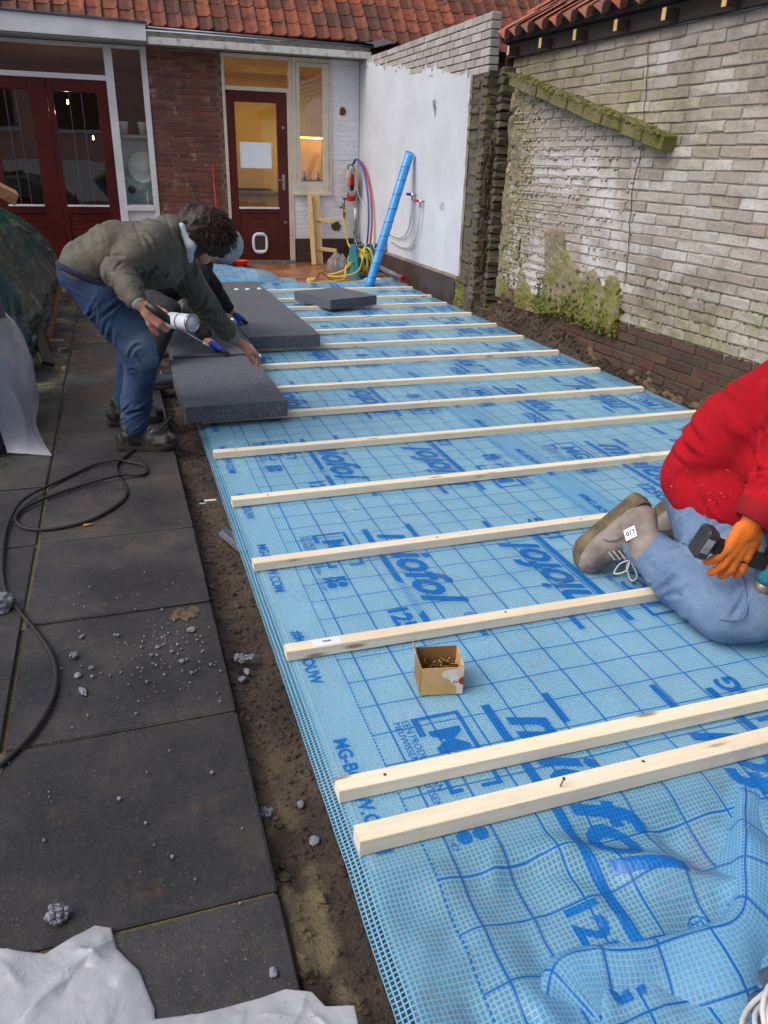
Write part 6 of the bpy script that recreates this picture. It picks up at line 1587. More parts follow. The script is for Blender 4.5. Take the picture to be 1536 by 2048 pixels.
# ------------------------------------------------------------------ screw box
bx_ = thing('screw_box', 'open torn cardboard box of brass screws with a red dot on the foil', 'box', None, (0.765, 1.70, 0.004), (0, 0, -0.20))
CARD = mat('brown_cardboard', (206, 172, 118), (190, 154, 100), 7, 0.85, bump=0.15, bscale=60)
CARDI = mat('cardboard_inside', (150, 116, 72), (132, 100, 60), 7, 0.9, bump=0.1)
w_, d_, h_ = 0.122, 0.105, 0.092; t_ = 0.0022
part('bottom', MB().span((-w_ / 2, -d_ / 2, 0), (w_ / 2, d_ / 2, t_)), CARDI, bx_)
part('front_panel', MB().span((-w_ / 2, -d_ / 2 - t_, 0), (w_ / 2, -d_ / 2, h_)), CARD, bx_); part('back_panel', MB().span((-w_ / 2, d_ / 2, 0), (w_ / 2, d_ / 2 + t_, h_)), CARDI, bx_)
part('side_panel', MB().span((-w_ / 2 - t_, -d_ / 2, 0), (-w_ / 2, d_ / 2, h_)), CARDI, bx_)
part('side_panel', MB().prism([(-d_ / 2, 0), (d_ / 2, 0), (d_ / 2, h_), (d_ / 2 - 0.02, h_ - 0.008), (0.01, h_ - 0.002), (-0.02, h_ - 0.016), (-d_ / 2, h_ - 0.006)], (w_ / 2, 0, 0), (0, 1, 0), (0, 0, 1), t_), CARD, bx_)
part('flap', MB().add([(-w_ / 2 - 0.001, -d_ / 2, h_), (-w_ / 2 - 0.001, d_ / 2, h_), (-w_ / 2 - 0.012, d_ / 2 - 0.004, h_ + 0.03), (-w_ / 2 - 0.014, -d_ / 2 + 0.02, h_ + 0.034), (-w_ / 2 - 0.003, -d_ / 2, h_), (-w_ / 2 - 0.003, d_ / 2, h_), (-w_ / 2 - 0.014, d_ / 2 - 0.004, h_ + 0.03), (-w_ / 2 - 0.016, -d_ / 2 + 0.02, h_ + 0.034)], [(0, 1, 2, 3), (7, 6, 5, 4), (0, 3, 7, 4), (3, 2, 6, 7), (2, 1, 5, 6), (0, 4, 5, 1)]), CARD, bx_)
lab = MB().prism([(0.012, 0.085), (0.0, 0.078), (-0.004, 0.066), (0.006, 0.056), (0.022, 0.050), (0.026, 0.038), (0.040, 0.030), (0.044, 0.0), (0.061, 0.0), (0.061, 0.091), (0.048, 0.0915), (0.03, 0.086)], (0, -d_ / 2 - t_ - 0.0004, 0), (1, 0, 0), (0, 0, 1), 0.0003)
part('torn_label', lab, mat('torn_white_label', (226, 218, 206), (206, 192, 172), 30, 0.8), bx_)
part('torn_label', MB().prism([(-0.04, h_ - 0.004), (0.052, h_ - 0.004), (0.05, h_ + 0.001), (-0.0, h_ - 0.03), (-0.03, h_ - 0.012)], (w_ / 2 + t_ + 0.0004, 0, 0), (0, 1, 0), (0, 0, 1), 0.0003), MATS['torn_white_label'], bx_)
dot = MB(); n = 20; dot.prism([(0.061 - 0.014 + 0.014 * math.cos(PI / 2 + PI * k / n) + 0.014, 0.046 + 0.014 * math.sin(PI / 2 + PI * k / n)) for k in range(n + 1)], (0, -d_ / 2 - t_ - 0.0009, 0), (1, 0, 0), (0, 0, 1), 0.0003)
part('red_dot', dot, REDP, bx_)
tv, tf = text2d('Jus', 0.014, 0.2)
tm = MB().add([(x + 0.030, -d_ / 2 - t_ - 0.0011, y + 0.040) for x, y in tv], tf); part('lettering', tm, BLACKP, bx_)
sc_ = MB(); random.seed(5)
for k in range(130):
    c = V3(random.uniform(-0.052, 0.052), random.uniform(-0.044, 0.044), random.uniform(0.03, 0.062)); d = V3(random.uniform(-1, 1), random.uniform(-1, 1), random.uniform(-0.5, 0.5)).normalized()
    sc_.tube([c - d * 0.017, c + d * 0.013, c + d * 0.016], [0.0012, 0.0018, 0.0036], 5)
sc_.span((-0.058, -0.05, 0.003), (0.058, 0.05, 0.042))
tag(part('screws', sc_, BRASS, bx_), kind='stuff')

# ------------------------------------------------------------------ black cable on the slabs
CBL = [(0.12, 4.30, 0.008), (0.05, 4.08, 0.008), (-0.031, 3.95, 0.008), (-0.100, 3.80, 0.008), (-0.112, 3.70, 0.008), (-0.088, 3.53, 0.008), (-0.070, 3.40, 0.008), (-0.105, 3.28, 0.008), (-0.206, 3.143, 0.008), (-0.33, 3.085, 0.008), (-0.45, 3.10, 0.008), (-0.515, 3.20, 0.008), (-0.50, 3.31, 0.010),
       (-0.40, 3.42, 0.012), (-0.25, 3.53, 0.012), (-0.10, 3.585, 0.020), (-0.02, 3.58, 0.012), (0.025, 3.62, 0.008), (0.015, 3.72, 0.008), (-0.05, 3.785, 0.008), (-0.12, 3.80, 0.020), (-0.22, 3.78, 0.010), (-0.36, 3.62, 0.008), (-0.49, 3.42, 0.020), (-0.535, 3.25, 0.012), (-0.54, 3.0, 0.008), (-0.505, 2.66, 0.008), (-0.44, 2.46, 0.008), (-0.375, 2.31, 0.008), (-0.315, 2.14, 0.008), (-0.300, 1.98, 0.008), (-0.335, 1.82, 0.008), (-0.42, 1.68, 0.008), (-0.56, 1.52, 0.008), (-0.8, 1.4, 0.008)]
tag(part('black_cable', MB().tube(spline(CBL, 8), 0.0068, 8), CABLE, None, True), 'black rubber cable looped on the dark paving slabs', 'cable')

# ------------------------------------------------------------------ crumbs of grey foam, bigger pieces single, dust as stuff
CRUMB = mat('grey_foam_crumb', (132, 136, 142), (94, 98, 106), 40, 0.7, bump=0.6, bscale=120)
def lump(r, n, seed):
    rd_ = random.Random(seed); mb = MB()
    for k in range(n):
        d = V3(rd_.uniform(-1, 1), rd_.uniform(-1, 1), rd_.uniform(-0.2, 0.6)); p = d * r * 0.6
        s = r * rd_.uniform(0.12, 0.22) if n > 30 else r * rd_.uniform(0.28, 0.45); mb.add([V3(v.x * s, v.y * s, v.z * s) + p + V3(0, 0, r * 0.35) for v in IV], IF)
    return mb
def shard_lump(r, seed):
    rd_ = random.Random(seed + 50); bm = bmesh.new(); bmesh.ops.create_icosphere(bm, subdivisions=3, radius=1.0)
    sx, sy, sz = rd_.uniform(0.7, 1.2), rd_.uniform(0.5, 0.9), rd_.uniform(0.4, 0.7)
    P = np.array([list(v.co) for v in bm.verts]); q = 1 + 0.38 * vnoise(P, 1.7, seed, 2) + 0.14 * (1 - np.abs(vnoise(P, 5.5, seed + 3, 2)) * 2)
    P = P * q[:, None] * np.array([sx, sy, sz]) * r; P[:, 2] = np.maximum(P[:, 2], -0.35 * r * sz) + 0.33 * r * sz
    bm.verts.index_update(); mb = MB().add(P.tolist(), [tuple(v.index for v in f.verts) for f in bm.faces]); bm.free(); return mb
big = [(-0.256, 2.137, 0.017, 'beside the cable, uppermost of its cluster'), (-0.242, 2.035, 0.014, 'in the middle of the cluster beside the cable'), (-0.226, 1.95, 0.015, 'lowest big one of the cluster beside the cable'), (-0.205, 2.06, 0.010, 'small, right of the cluster beside the cable'), (-0.236, 2.245, 0.009, 'small, above the cluster beside the cable'),
       (0.10, 2.19, 0.016, 'near the edge of the slab below the brown sand smear'), (0.245, 2.045, 0.030, 'large and dark on the soil strip beside the foil'), (0.222, 1.955, 0.018, 'small flake on the soil strip at the slab edge'), (0.245, 1.99, 0.014, 'below the large dark one on the soil strip'),
       (0.195, 1.40, 0.024, 'tall one at the slab edge beside the front battens'), (0.292, 1.293, 0.015, 'dark one on soil near the front corner of the foil'), (0.285, 1.41, 0.011, 'thin one on soil beside the foil edge'), (-0.255, 1.206, 0.030, 'pale one beside the white plastic sheet'), (-0.50, 2.50, 0.055, 'big pale slab at the left picture edge'), (0.135, 0.965, 0.010, 'small one beside the dirty plastic sheet'),
       (0.03, 2.08, 0.009, 'small, middle of the scattered row on the slab'), (-0.01, 2.12, 0.009, 'small, left of the scattered row on the slab'), (0.055, 2.02, 0.010, 'small, right of the scattered row on the slab')]
for k, (x, y, r, w) in enumerate(big):
    mb = lump(r, 70, k) if k % 3 == 0 else shard_lump(r, k); o = tag(part('foam_chunk', mb, CRUMB, None, False, (x, y, 0.0 if x < 0.178 else -0.055), (0, 0, k)), 'grey foam chunk, ' + w, 'foam chunk', 'torn grey foam chunks')
    if k == 6: o.scale = (1.5, 0.75, 1.0)
cr_ = MB(); rd_ = random.Random(3)
for k in range(190):
    if k < 120: x, y = rd_.gauss(0.02, 0.11), rd_.gauss(2.08, 0.13)
    else: x, y = rd_.uniform(-0.4, 0.17), rd_.uniform(1.05, 3.0)
    if x > 0.165 or x < -0.42: continue
    s = abs(rd_.gauss(0, 0.0018)) + 0.0018; cr_.add([V3(v.x * s + x, v.y * s + y, v.z * s + s * 0.7) for v in IV], IF)
tag(part('foam_beads', cr_, CRUMB), 'scattered tiny grey foam beads on the dark slabs', 'foam beads', kind='stuff')
# soil clods and pebbles on the strip
cl = MB(); cps = [(rd_.uniform(0.185, 0.345), rd_.uniform(0.6, 5.2), abs(rd_.gauss(0, 0.0032)) + 0.0014) for k in range(2600)]
for k in range(2600):
    y = rd_.uniform(3.4, 7.5); x = wx(y) - abs(rd_.gauss(0, 0.16))
    if x > 3.39: cps.append((x, y, abs(rd_.gauss(0, 0.007)) + 0.003))
ca_ = np.array(cps); cz = soil(ca_[:, 0], ca_[:, 1])
for (x, y, s), z in zip(cps, cz): cl.add([V3(v.x * s * rd_.uniform(0.6, 1.5) + x, v.y * s * rd_.uniform(0.6, 1.5) + y, v.z * s * rd_.uniform(0.6, 1.3) + float(z) + s * 0.25) for v in IV], IF)
tag(part('soil_clods', cl, DIRT), 'small clods and pebbles on the bare soil strip', 'soil clods', kind='stuff')
# brown sand smear on the slab
sm = crumple([(0.085 + (0.045 + random.uniform(-0.016, 0.016)) * math.cos(2 * PI * q / 22), 2.30 + (0.04 + random.uniform(-0.014, 0.014)) * math.sin(2 * PI * q / 22)) for q in range(22)], (0.085, 2.30), 0.003, 8, 12, 3, 0.004, 40, -0.0015)
tag(part('sand_smear', sm, mat('damp_brown_sand', (100, 83, 64), (80, 66, 52), 14, 0.95, bump=0.6, bscale=90), None, True), 'brown sand smear on the dark slab near its right edge', 'sand')
# cigarette butt, dark offcut, plastic bits, stone shards
tag(part('cigarette_butt', MB().tube([(-0.250, 3.088, 0.006), (-0.214, 3.094, 0.006)], 0.0045, 8), mat('orange_filter', (216, 132, 52), (200, 116, 44), 20, 0.8), None, True), 'orange cigarette butt on the slab below the cable loop', 'cigarette')
dp = MB().box((0, 0, 0), (0.05, 0.16, 0.025), None, 0.004, 0.006); tag(part('dark_foam_offcut', dp, EPS, None, False, (0.335, 2.88, -0.035), (0.1, 0.15, 0.45)), 'dark foam offcut half under the foil edge', 'offcut')
tag(part('white_clip', MB().box((0, 0, 0), (0.055, 0.012, 0.006), None, 0.002).box((-0.035, -0.02, -0.004), (0.03, 0.004, 0.004)), WPLASTIC, None, False, (0.285, 3.285, -0.025), (0, 0, -0.05)), 'white plastic clip on the soil beside the foil edge', 'clip')
for k, (x, y, s, c, w) in enumerate(((-0.545, 6.60, 0.10, (150, 138, 132), 'pale concrete shard beside the leaning plank'), (-0.47, 6.38, 0.06, (122, 118, 104), 'small grey stone shard in front of the pale one'), (-0.44, 5.80, 0.035, (206, 168, 150), 'pinkish tile chip on the slab joint'))):
    mb = MB().prism([(-s * 0.7, -s * 0.4), (s * 0.8, -s * 0.3), (s * 0.6, s * 0.45), (-s * 0.5, s * 0.4)], (0, 0, 0), (1, 0, 0), (0, 1, 0), s * 0.45)
    tag(part('stone_shard', mb, mat('shard_%d' % k, c, None, 9, 0.85), None, False, (x, y, 0.002), (0, 0, k * 0.7)), w, 'stone')
# dark slab leaning flat behind the near boot
tag(part('steel_bar', MB().beam((0.04, 4.02, 0.012), (0.20, 4.42, 0.03), 0.02, 0.012), BLACKP), 'dark bar lying on the slabs between the boots', 'bar')

# ------------------------------------------------------------------ white plastic sheets bottom left
b1 = crumple([(-0.75, 1.10), (-0.55, 1.18), (-0.36, 1.165), (-0.275, 1.13), (-0.185, 1.165), (-0.155, 1.15), (-0.145, 1.10), (-0.105, 1.04), (-0.082, 0.96), (-0.085, 0.86), (-0.10, 0.70), (-0.4, 0.62), (-0.75, 0.7)], (-0.30, 0.92), 0.014, 15, 80, 10, 0.003, 8, 0.003, None, (130, 0.020, 0.030), True)
tag(part('plastic_sheet', b1, WSHEET, None, True), 'clean crumpled white plastic sheet on the slabs at the bottom left corner', 'plastic sheet')
b2 = crumple([(-0.11, 0.945), (0.0, 0.925), (0.10, 0.922), (0.15, 0.925), (0.195, 0.905), (0.212, 0.872), (0.262, 0.858), (0.258, 0.80), (0.20, 0.72), (0.0, 0.66), (-0.12, 0.70)], (0.07, 0.81), 0.006, 25, 60, 10, 0.002, 12, 0.004, None, (110, 0.010, 0.018), True)
tag(part('plastic_sheet', b2, WSHEETD, None, True), 'dirt-speckled white plastic sheet beside the soil at the bottom edge', 'plastic sheet')

# ------------------------------------------------------------------ left: foam boards on edge, white sheet over them, tarp heap, timber
for k, (x, w) in enumerate(((-0.70, 'nearer the paving'), (-0.80, 'behind the first'))):
    tag(part('insulation_board', MB().box((0, 0, 0.30), (0.094, 1.2, 0.60), None, 0.003), EPS, None, False, (x, 4.62, 0.002), (0, -0.09, -0.03)), 'grey insulation board standing on edge at the left picture edge, ' + w, 'insulation board', 'insulation boards on edge')
ws = np.zeros((26, 18, 3)); fcs = facets(np.stack(np.meshgrid(np.linspace(0, 1, 26), np.linspace(0, 1, 18), indexing='ij'), -1), 4, 12, 0.05, 0.25)
top_ = spline([(-0.80, 5.35, 0.62), (-0.76, 5.0, 0.60), (-0.735, 4.6, 0.56), (-0.70, 4.3, 0.40), (-0.655, 4.12, 0.14), (-0.63, 4.04, 0.02)], 5); bot_ = spline([(-0.66, 5.25, 0.36), (-0.575, 4.95, 0.24), (-0.505, 4.60, 0.17), (-0.52, 4.42, 0.09), (-0.475, 4.20, 0.03), (-0.42, 3.985, 0.004)], 5)
for i in range(26):
    for j in range(18):
        t = j / 17; p = top_[i] * (1 - t) + bot_[i] * t; bulge = math.sin(t * PI) * 0.05 * (1 - i / 26)
        ws[i, j] = (p.x + bulge, p.y - bulge * 0.3, max(0.004, p.z))
ws[..., 0] += fcs * 0.8; ws[..., 2] = np.maximum(0.004, ws[..., 2]); tag(part('plastic_sheet', MB().grid(ws), WSHEET, None, True), 'white plastic sheet hanging over the upright foam boards at the left edge', 'plastic sheet')
# tarpaulin heap
TARP = NT('dark_green_tarpaulin'); p_ = TARP.pos(); TARP.base(TARP.ramp(TARP.noise(p_, 5, 4), [(0.35, lin((20, 50, 43))), (0.7, lin((26, 60, 51)))])); TARP.rough(TARP.rng(TARP.noise(p_, 4, 3), 0.35, 0.65, 0.2, 0.36)); TARP.b.inputs['Specular IOR Level'].default_value = 0.28
TARP.bump(TARP.noise(TARP.mapping(p_, (1, 0.45, 1)), 9, 3, 0.5, 0.8), 0.6, 0.03)
na, nb_ = 110, 90; Yt = np.linspace(5.55, 9.3, na); T = np.linspace(0, 1, nb_); P = np.zeros((na, nb_, 3))
for i, y in enumerate(Yt):
    e = min(1.0, (y - 5.55) / 0.5 + 0.25); e2 = min(1.0, (9.3 - y) / 0.5 + 0.4)
    px = np.interp(T, [0, 0.12, 0.25, 0.38, 0.55, 0.75, 1.0], [-0.60, -0.60, -0.58, -0.68, -0.90, -1.35, -2.2])
    pz = np.interp(T, [0, 0.12, 0.25, 0.38, 0.55, 0.75, 1.0], [0.10, 0.22, 0.34, 0.58, 0.80, 1.0, 1.05]) * (0.45 + 0.55 * sstep(e)) * (0.6 + 0.4 * e2)
    if y < 6.2: px = px - 0.10 * (6.2 - y)
    P[i, :, 0] = px; P[i, :, 1] = y; P[i, :, 2] = pz
d_ = np.stack([P[..., 1] * 1.0, T[None, :] * 2.2 + 0 * P[..., 0]], -1)
w1 = 0.03 * (1 - np.abs(vnoise(d_ * np.array([1.6, 0.9]), 1.5, 6, 1)) * 2) + facets(d_, 3, 260, 0.034, 0.10, None, 0.7)
P[..., 0] += w1 * 0.7; P[..., 2] += w1 * 0.6
tag(part('tarpaulin', MB().grid(P), TARP.m, None, True), 'dark green shiny tarpaulin draped over a heap on the left', 'tarpaulin')
# closed front end of the tarp
P2 = np.zeros((20, nb_, 3))
for i in range(20): P2[i] = P[0] * (1 - i / 19 * 0.0); P2[i, :, 2] = P[0, :, 2] * (1 - i / 19) + 0.05 * (i / 19); P2[i, :, 1] = P[0, :, 1] - 0.10 * math.sin(i / 19 * 2.4) + 0.03 * vnoise(np.stack([P[0, :, 0] * 9, np.full(nb_, i * 0.4)], -1), 1, 4)
put('tarpaulin_end', MB().grid(P2).mesh('tarpaulin_end', True, TARP.m), bpy.data.objects['tarpaulin'])
ORWOOD = m_wood('wet_orange_timber', (156, 92, 44), (112, 62, 30), False, along='Y')
def timber(name, p0, p1, w, h, m, lab, up=(0, 0, 1), cat='timber'):
    return tag(part(name, MB().beam(p0, p1, w, h, up, 0.004), m), lab, cat)
timber('timber', (-0.60, 6.55, 0.05), (-0.585, 8.6, 0.17), 0.05, 0.09, ORWOOD, 'wet orange-brown timber along the foot of the tarpaulin heap')
timber('timber', (-0.665, 6.28, 0.36), (-0.545, 5.86, 0.03), 0.10, 0.035, OLDWOOD, 'weathered plank leaning down from the tarpaulin to the slabs', (0.6, -0.3, 0.7), 'plank')
timber('timber', (-0.86, 5.62, 0.055), (-0.66, 5.60, 0.055), 0.10, 0.11, ORWOOD, 'orange timber block under the front of the tarpaulin', cat='block')
# pallet leaning behind the tarp
pl_ = thing('pallet', 'weathered wooden pallet leaning behind the tarpaulin near the french doors', 'pallet', None, (-0.95, 8.6, 0.0))
PALW = m_wood('grey_pallet_wood', (104, 88, 72), (70, 56, 46), False, along='Y')
for k in range(4):
    x = -0.55 + k * 0.24; z = 1.02 - k * 0.20
    part('board', MB().beam((x - 0.2, 0.0, z - 0.02), (x + 0.18, 0.02, z + 0.07), 0.04, 0.085, bev=0.003), PALW, pl_)
part('stringer', MB().beam((-0.75, 0.08, 1.15), (0.42, 0.10, 0.22), 0.07, 0.06, (0, 1, 0), 0.003), PALW, pl_); part('stringer', MB().beam((-1.05, 0.08, 1.0), (0.12, 0.10, 0.07), 0.07, 0.06, (0, 1, 0), 0.003), PALW, pl_)
tag(part('timber', MB().box((0, 0, 0), (0.20, 0.3, 0.10), (0.1, 0.5, 0.2), 0.005), m_wood('fresh_split_wood', (172, 134, 88), (140, 100, 62), False), None, False, (-0.90, 8.2, 1.06)), 'split wood block on top of the heap at the left edge', 'block')

# ------------------------------------------------------------------ terrace clutter by the white wall
# rolled-up foil leaning against the wall
rl = thing('foil_roll', 'long blue foil roll leaning against the white wall', 'roll', None, (2.87, 9.20, 0.0))
r0, r1 = V3(0, 0, 0.0), V3(0.565, 0.26, 1.50)
dd = (r1 - r0); nseg = 26; pts = [r0 + dd * (i / nseg) for i in range(nseg + 1)]
rm = MB().tube(pts, [0.054 + 0.0015 * math.sin(i * 1.7) for i in range(nseg + 1)], 22)
t = NT('rolled_blue_foil'); pr = t.coord('Object'); z_ = t.sep(pr)[2]
bandf = t.rng(t.math('FRACT', t.math('MULTIPLY', t.math('ADD', z_, t.math('MULTIPLY', t.noise(pr, 6, 2), 0.05)), 6.5)), 0.90, 0.94)
colr = t.mix(bandf, t.ramp(t.noise(pr, 5, 4), [(0.4, lin((66, 158, 222))), (0.7, lin((44, 132, 204)))]), lin((20, 96, 172)))
t.base(colr); t.rough(0.25); t.bump(t.noise(pr, 20, 3), 0.3, 0.006)
part('roll', rm, t.m, rl, True)
part('core', MB().lathe([(0.03, 0.0), (0.03, 0.004), (0.018, 0.004)], r1, dd, 16), CARDI, rl)
# hose reel
hr_ = thing('hose_reel', 'teal hose reel wound with yellow hose on the terrace', 'hose reel', None, (3.02, 10.05, 0.0), (0, 0, 0.35))
for s in (-1, 1):
    fr_ = MB().prism([(-0.15, 0), (0.15, 0), (0.13, 0.06), (0.055, 0.42), (-0.055, 0.42), (-0.13, 0.06)], (s * 0.13, 0, 0), (0, 1, 0), (0, 0, 1), 0.022); part('side_frame', fr_, TEAL, hr_)
part('drum', MB().lathe([(0.055, -0.12), (0.055, 0.12)], (0.011, 0, 0.20), (1, 0, 0), 16), TEAL, hr_, True)
part('carry_bar', MB().tube([(-0.13, 0, 0.40), (0.16, 0, 0.40)], 0.014, 10), TEAL, hr_, True); part('tie_bar', MB().tube([(-0.13, -0.1, 0.05), (0.16, -0.1, 0.05)], 0.014, 10), TEAL, hr_, True)
hz = []
for k in range(8 * 22):
    a = 2 * PI * k / 22; turn = k / 22; hz.append((-0.09 + 0.2 * abs((turn % 2.4) / 1.2 - 1), (0.10 + 0.010 * turn) * math.cos(a), 0.20 + (0.10 + 0.010 * turn) * math.sin(a)))
part('hose', MB().tube(hz, 0.012, 7), YELLOW, hr_, True)
yh = spline([(3.06, 9.98, 0.40), (3.02, 9.85, 0.42), (2.97, 9.80, 0.25), (2.92, 9.86, 0.10), (2.75, 9.98, 0.03), (2.62, 10.08, 0.02), (2.64, 10.22, 0.02), (2.80, 10.12, 0.08), (2.90, 10.0, 0.20), (2.78, 9.9, 0.16), (2.70, 9.72, 0.03), (2.45, 9.62, 0.015), (2.2, 9.5, 0.015)], 8)
tag(part('yellow_hose', MB().tube(yh, 0.012, 8), YELLOW, None, True), 'loose yellow hose snaking from the reel over the terrace', 'hose')
tp_ = spline([(3.26, 11.70, 0.74), (3.262, 11.68, 0.5), (3.265, 11.5, 0.28), (3.22, 11.0, 0.22), (3.10, 10.3, 0.30)], 8)
tag(part('yellow_hose', MB().tube(tp_, 0.013, 8), YELLOW, None, True), 'yellow hose hanging from the brass tap on the white painted wall', 'hose')
ch = [(3.02 + (0.10 + 0.006 * math.sin(k * 0.7)) * math.cos(k * 0.3), 9.50 + 0.085 * math.sin(k * 0.3), 0.015 + 0.0006 * k) for k in range(80)]
tag(part('hose_coil', MB().tube(ch, 0.011, 7), CREAMHOSE, None, True), 'small coil of cream hose at the foot of the blue roll', 'hose')
bc_ = spline([(2.62, 9.62, 0.01), (2.55, 9.85, 0.02), (2.48, 10.0, 0.08), (2.40, 9.9, 0.03), (2.33, 9.75, 0.01)], 8)
tag(part('black_lead', MB().tube(bc_, 0.006, 6), CABLE, None, True), 'short black lead arching on the wet terrace', 'cable')
tag(part('black_lead', MB().tube(spline([(2.96, 9.78, 0.17), (2.99, 9.85, 0.30), (3.08, 9.95, 0.33), (3.2, 10.1, 0.30)], 8), 0.006, 6), CABLE, None, True), 'black lead with plug across the hose reel', 'cable')
pk_ = tag(part('wood_puck', MB().lathe([(0.055, 0), (0.06, 0.01), (0.06, 0.05), (0.055, 0.058), (0.001, 0.058)], (0, 0, 0)), m_wood('pale_cut_wood', (212, 180, 120), (190, 150, 92), False), None, False, (2.27, 9.66, 0.0)), 'round pale wood disc on the terrace left of the hoses', 'wood')
for k, (x, y, s, w) in enumerate(((2.93, 10.85, 0.19, 'clear grey plastic bag heap beside the upright planks'), (3.20, 9.50, 0.15, 'clear plastic sheet bunched at the foot of the blue roll, by the plinth'), (2.55, 9.42, 0.12, 'flat clear plastic behind the loose grey board'))):
    n = 11; ol = [(x + s * math.cos(2 * PI * q / n) * random.uniform(0.8, 1.15), y + s * 0.75 * math.sin(2 * PI * q / n) * random.uniform(0.8, 1.15)) for q in range(n)]
    tag(part('plastic_bag', crumple(ol, (x, y), (0.26, 0.09, 0.03)[k], 40 + k, 16, 5, 0.03, 14, 0.003), CLEARBAG, None, True), w, 'plastic bag')
# upright planks with two short pieces (leaning against the sill)
up_ = thing('plank_frame', 'pale pine plank frame standing against the white painted wall below the tall window', 'planks', None, (2.78, 11.45, 0.0))
PL = m_wood('pale_pine', (220, 190, 138), (200, 166, 112), True, along='Z')
part('upright', MB().beam((-0.055, -0.02, 0.0), (-0.045, 0.26, 0.945), 0.055, 0.065, bev=0.002), PL, up_); part('upright', MB().beam((0.045, 0.06, 0.0), (0.055, 0.30, 0.94), 0.11, 0.022, (0, 1, 0), 0.002), PL, up_)
for z in (0.60, 0.20): part('cross_piece', MB().beam((0.0, 0.06 + z * 0.25, z + 0.02), (0.30, -0.02 + z * 0.25, z - 0.01), 0.03, 0.05, bev=0.002), PL, up_)
# fire extinguisher with coiled cord
fe = thing('fire_extinguisher', 'red fire extinguisher hanging on the white painted wall', 'fire extinguisher', None, (3.36, 11.70, 0.86))
part('cylinder', MB().lathe([(0.05, 0.0), (0.062, 0.01), (0.064, 0.04), (0.064, 0.30), (0.055, 0.34), (0.025, 0.37), (0.022, 0.39)]), REDP, fe, True)
part('label', MB().lathe([(0.0645, 0.14), (0.0648, 0.141), (0.0648, 0.22), (0.0645, 0.221)], n=24), BLACKP, fe, True)
part('valve', MB().lathe([(0.024, 0.385), (0.026, 0.41), (0.014, 0.43)], n=12).box((0.02, -0.01, 0.42), (0.07, 0.03, 0.03)), BLACKP, fe)
part('handle', MB().tube(spline([(-0.04, 0, 0.41), (-0.05, -0.01, 0.47), (0.0, -0.02, 0.485), (0.03, -0.01, 0.45)], 4), 0.008, 6), BLACKP, fe, True); part('hose', MB().tube(spline([(0.03, 0, 0.41), (0.08, -0.03, 0.36), (0.07, -0.05, 0.2)], 5), 0.009, 6), BLACKP, fe, True)
cc = []
for k in range(11 * 20):
    a = 2 * PI * k / 20; q = k / 20; cc.append((3.335 + (0.07 + 0.016 * math.sin(q * 2.3)) * math.cos(a) + 0.012 * math.sin(q), 11.60 + 0.01 * math.sin(q * 3.1) - 0.004 * q, 1.12 + (0.16 + 0.03 * math.sin(q * 1.7)) * math.sin(a) + 0.0))
cc = cc + [(3.45, 11.66, 1.37), (3.47, 11.7, 1.2), (3.46, 11.7, 0.9)]
tag(part('white_extension_lead', MB().tube(cc, 0.004, 5), WCABLE, None, True), 'looped white cord hung over the fire extinguisher', 'cord')
tag(part('white_extension_lead', MB().tube(spline([(3.44, 11.66, 1.36), (3.40, 11.5, 1.0), (3.44, 11.3, 0.8), (3.47, 11.2, 0.6), (3.45, 11.5, 0.5), (3.40, 11.62, 0.35), (3.42, 11.3, 0.12)], 8), 0.004, 5), WCABLE, None, True), 'thin white cord trailing down the corner behind the grey pipe', 'cord')
# tap
tpx = thing('garden_tap', 'brass garden tap on a pipe on the white painted wall', 'tap', None, (3.255, 11.74, 0.80))
part('pipe', MB().tube([(0, 0.04, 0.0), (0, -0.02, 0.0), (0.0, -0.04, -0.10)], 0.014, 10), BRASS, tpx, True); part('spindle', MB().tube([(0, -0.02, 0), (0.01, -0.03, 0.08)], 0.010, 8), BRASS, tpx, True)
part('wheel', MB().lathe([(0.032, 0.08), (0.034, 0.09), (0.03, 0.10), (0.001, 0.10)], (0.01, -0.03, 0), n=12), BLACKP, tpx); part('connector', MB().lathe([(0.02, 0), (0.022, -0.05), (0.016, -0.09)], (0, -0.04, -0.08), n=10).box((-0.04, -0.02, -0.03), (0.05, 0.02, 0.03)), BRASS, tpx)
# grey waste pipe
gpz = thing('waste_pipe', 'grey plastic waste pipe with a white end in the corner', 'pipe', None, (3.42, 11.68, 0.1))
part('pipe', MB().tube([(0, 0, 0), (0, 0, 0.50)], 0.026, 14), GREYPVC, gpz, True); part('collar', MB().tube([(0, 0, 0.32), (0, 0, 0.37)], 0.032, 14), GREYPVC, gpz, True); part('white_end', MB().tube([(0, 0, 0.5), (0, 0, 0.66)], 0.021, 14), WPLASTIC, gpz, True); part('bend', MB().tube(spline([(0, 0, 0.18), (0.03, -0.05, 0.22), (0.06, -0.08, 0.18)], 5), 0.024, 10), GREYPVC, gpz, True)
# red and blue conduits arching from the corner
for m_, dx, lab_ in ((BLUEP, 0.0, 'blue conduit arching down from the corner beside the red one'), (REDP, 0.035, 'red conduit arching down from the corner beside the blue one')):
    pt = spline([(3.40 + dx * 0.2, 11.76, 1.36), (3.41 + dx * 0.5, 11.62, 1.42), (3.43 + dx * 0.7, 11.35, 1.30), (3.43 + dx * 0.8, 11.12 - dx, 1.0), (3.41 + dx, 10.98 - dx, 0.62), (3.37 + dx, 10.95 - dx, 0.25), (3.34 + dx, 11.0 - dx, 0.0)], 8)
    tag(part('conduit', MB().tube(pt, 0.0135, 10), m_, None, True), lab_, 'pipe', 'conduits from the corner')
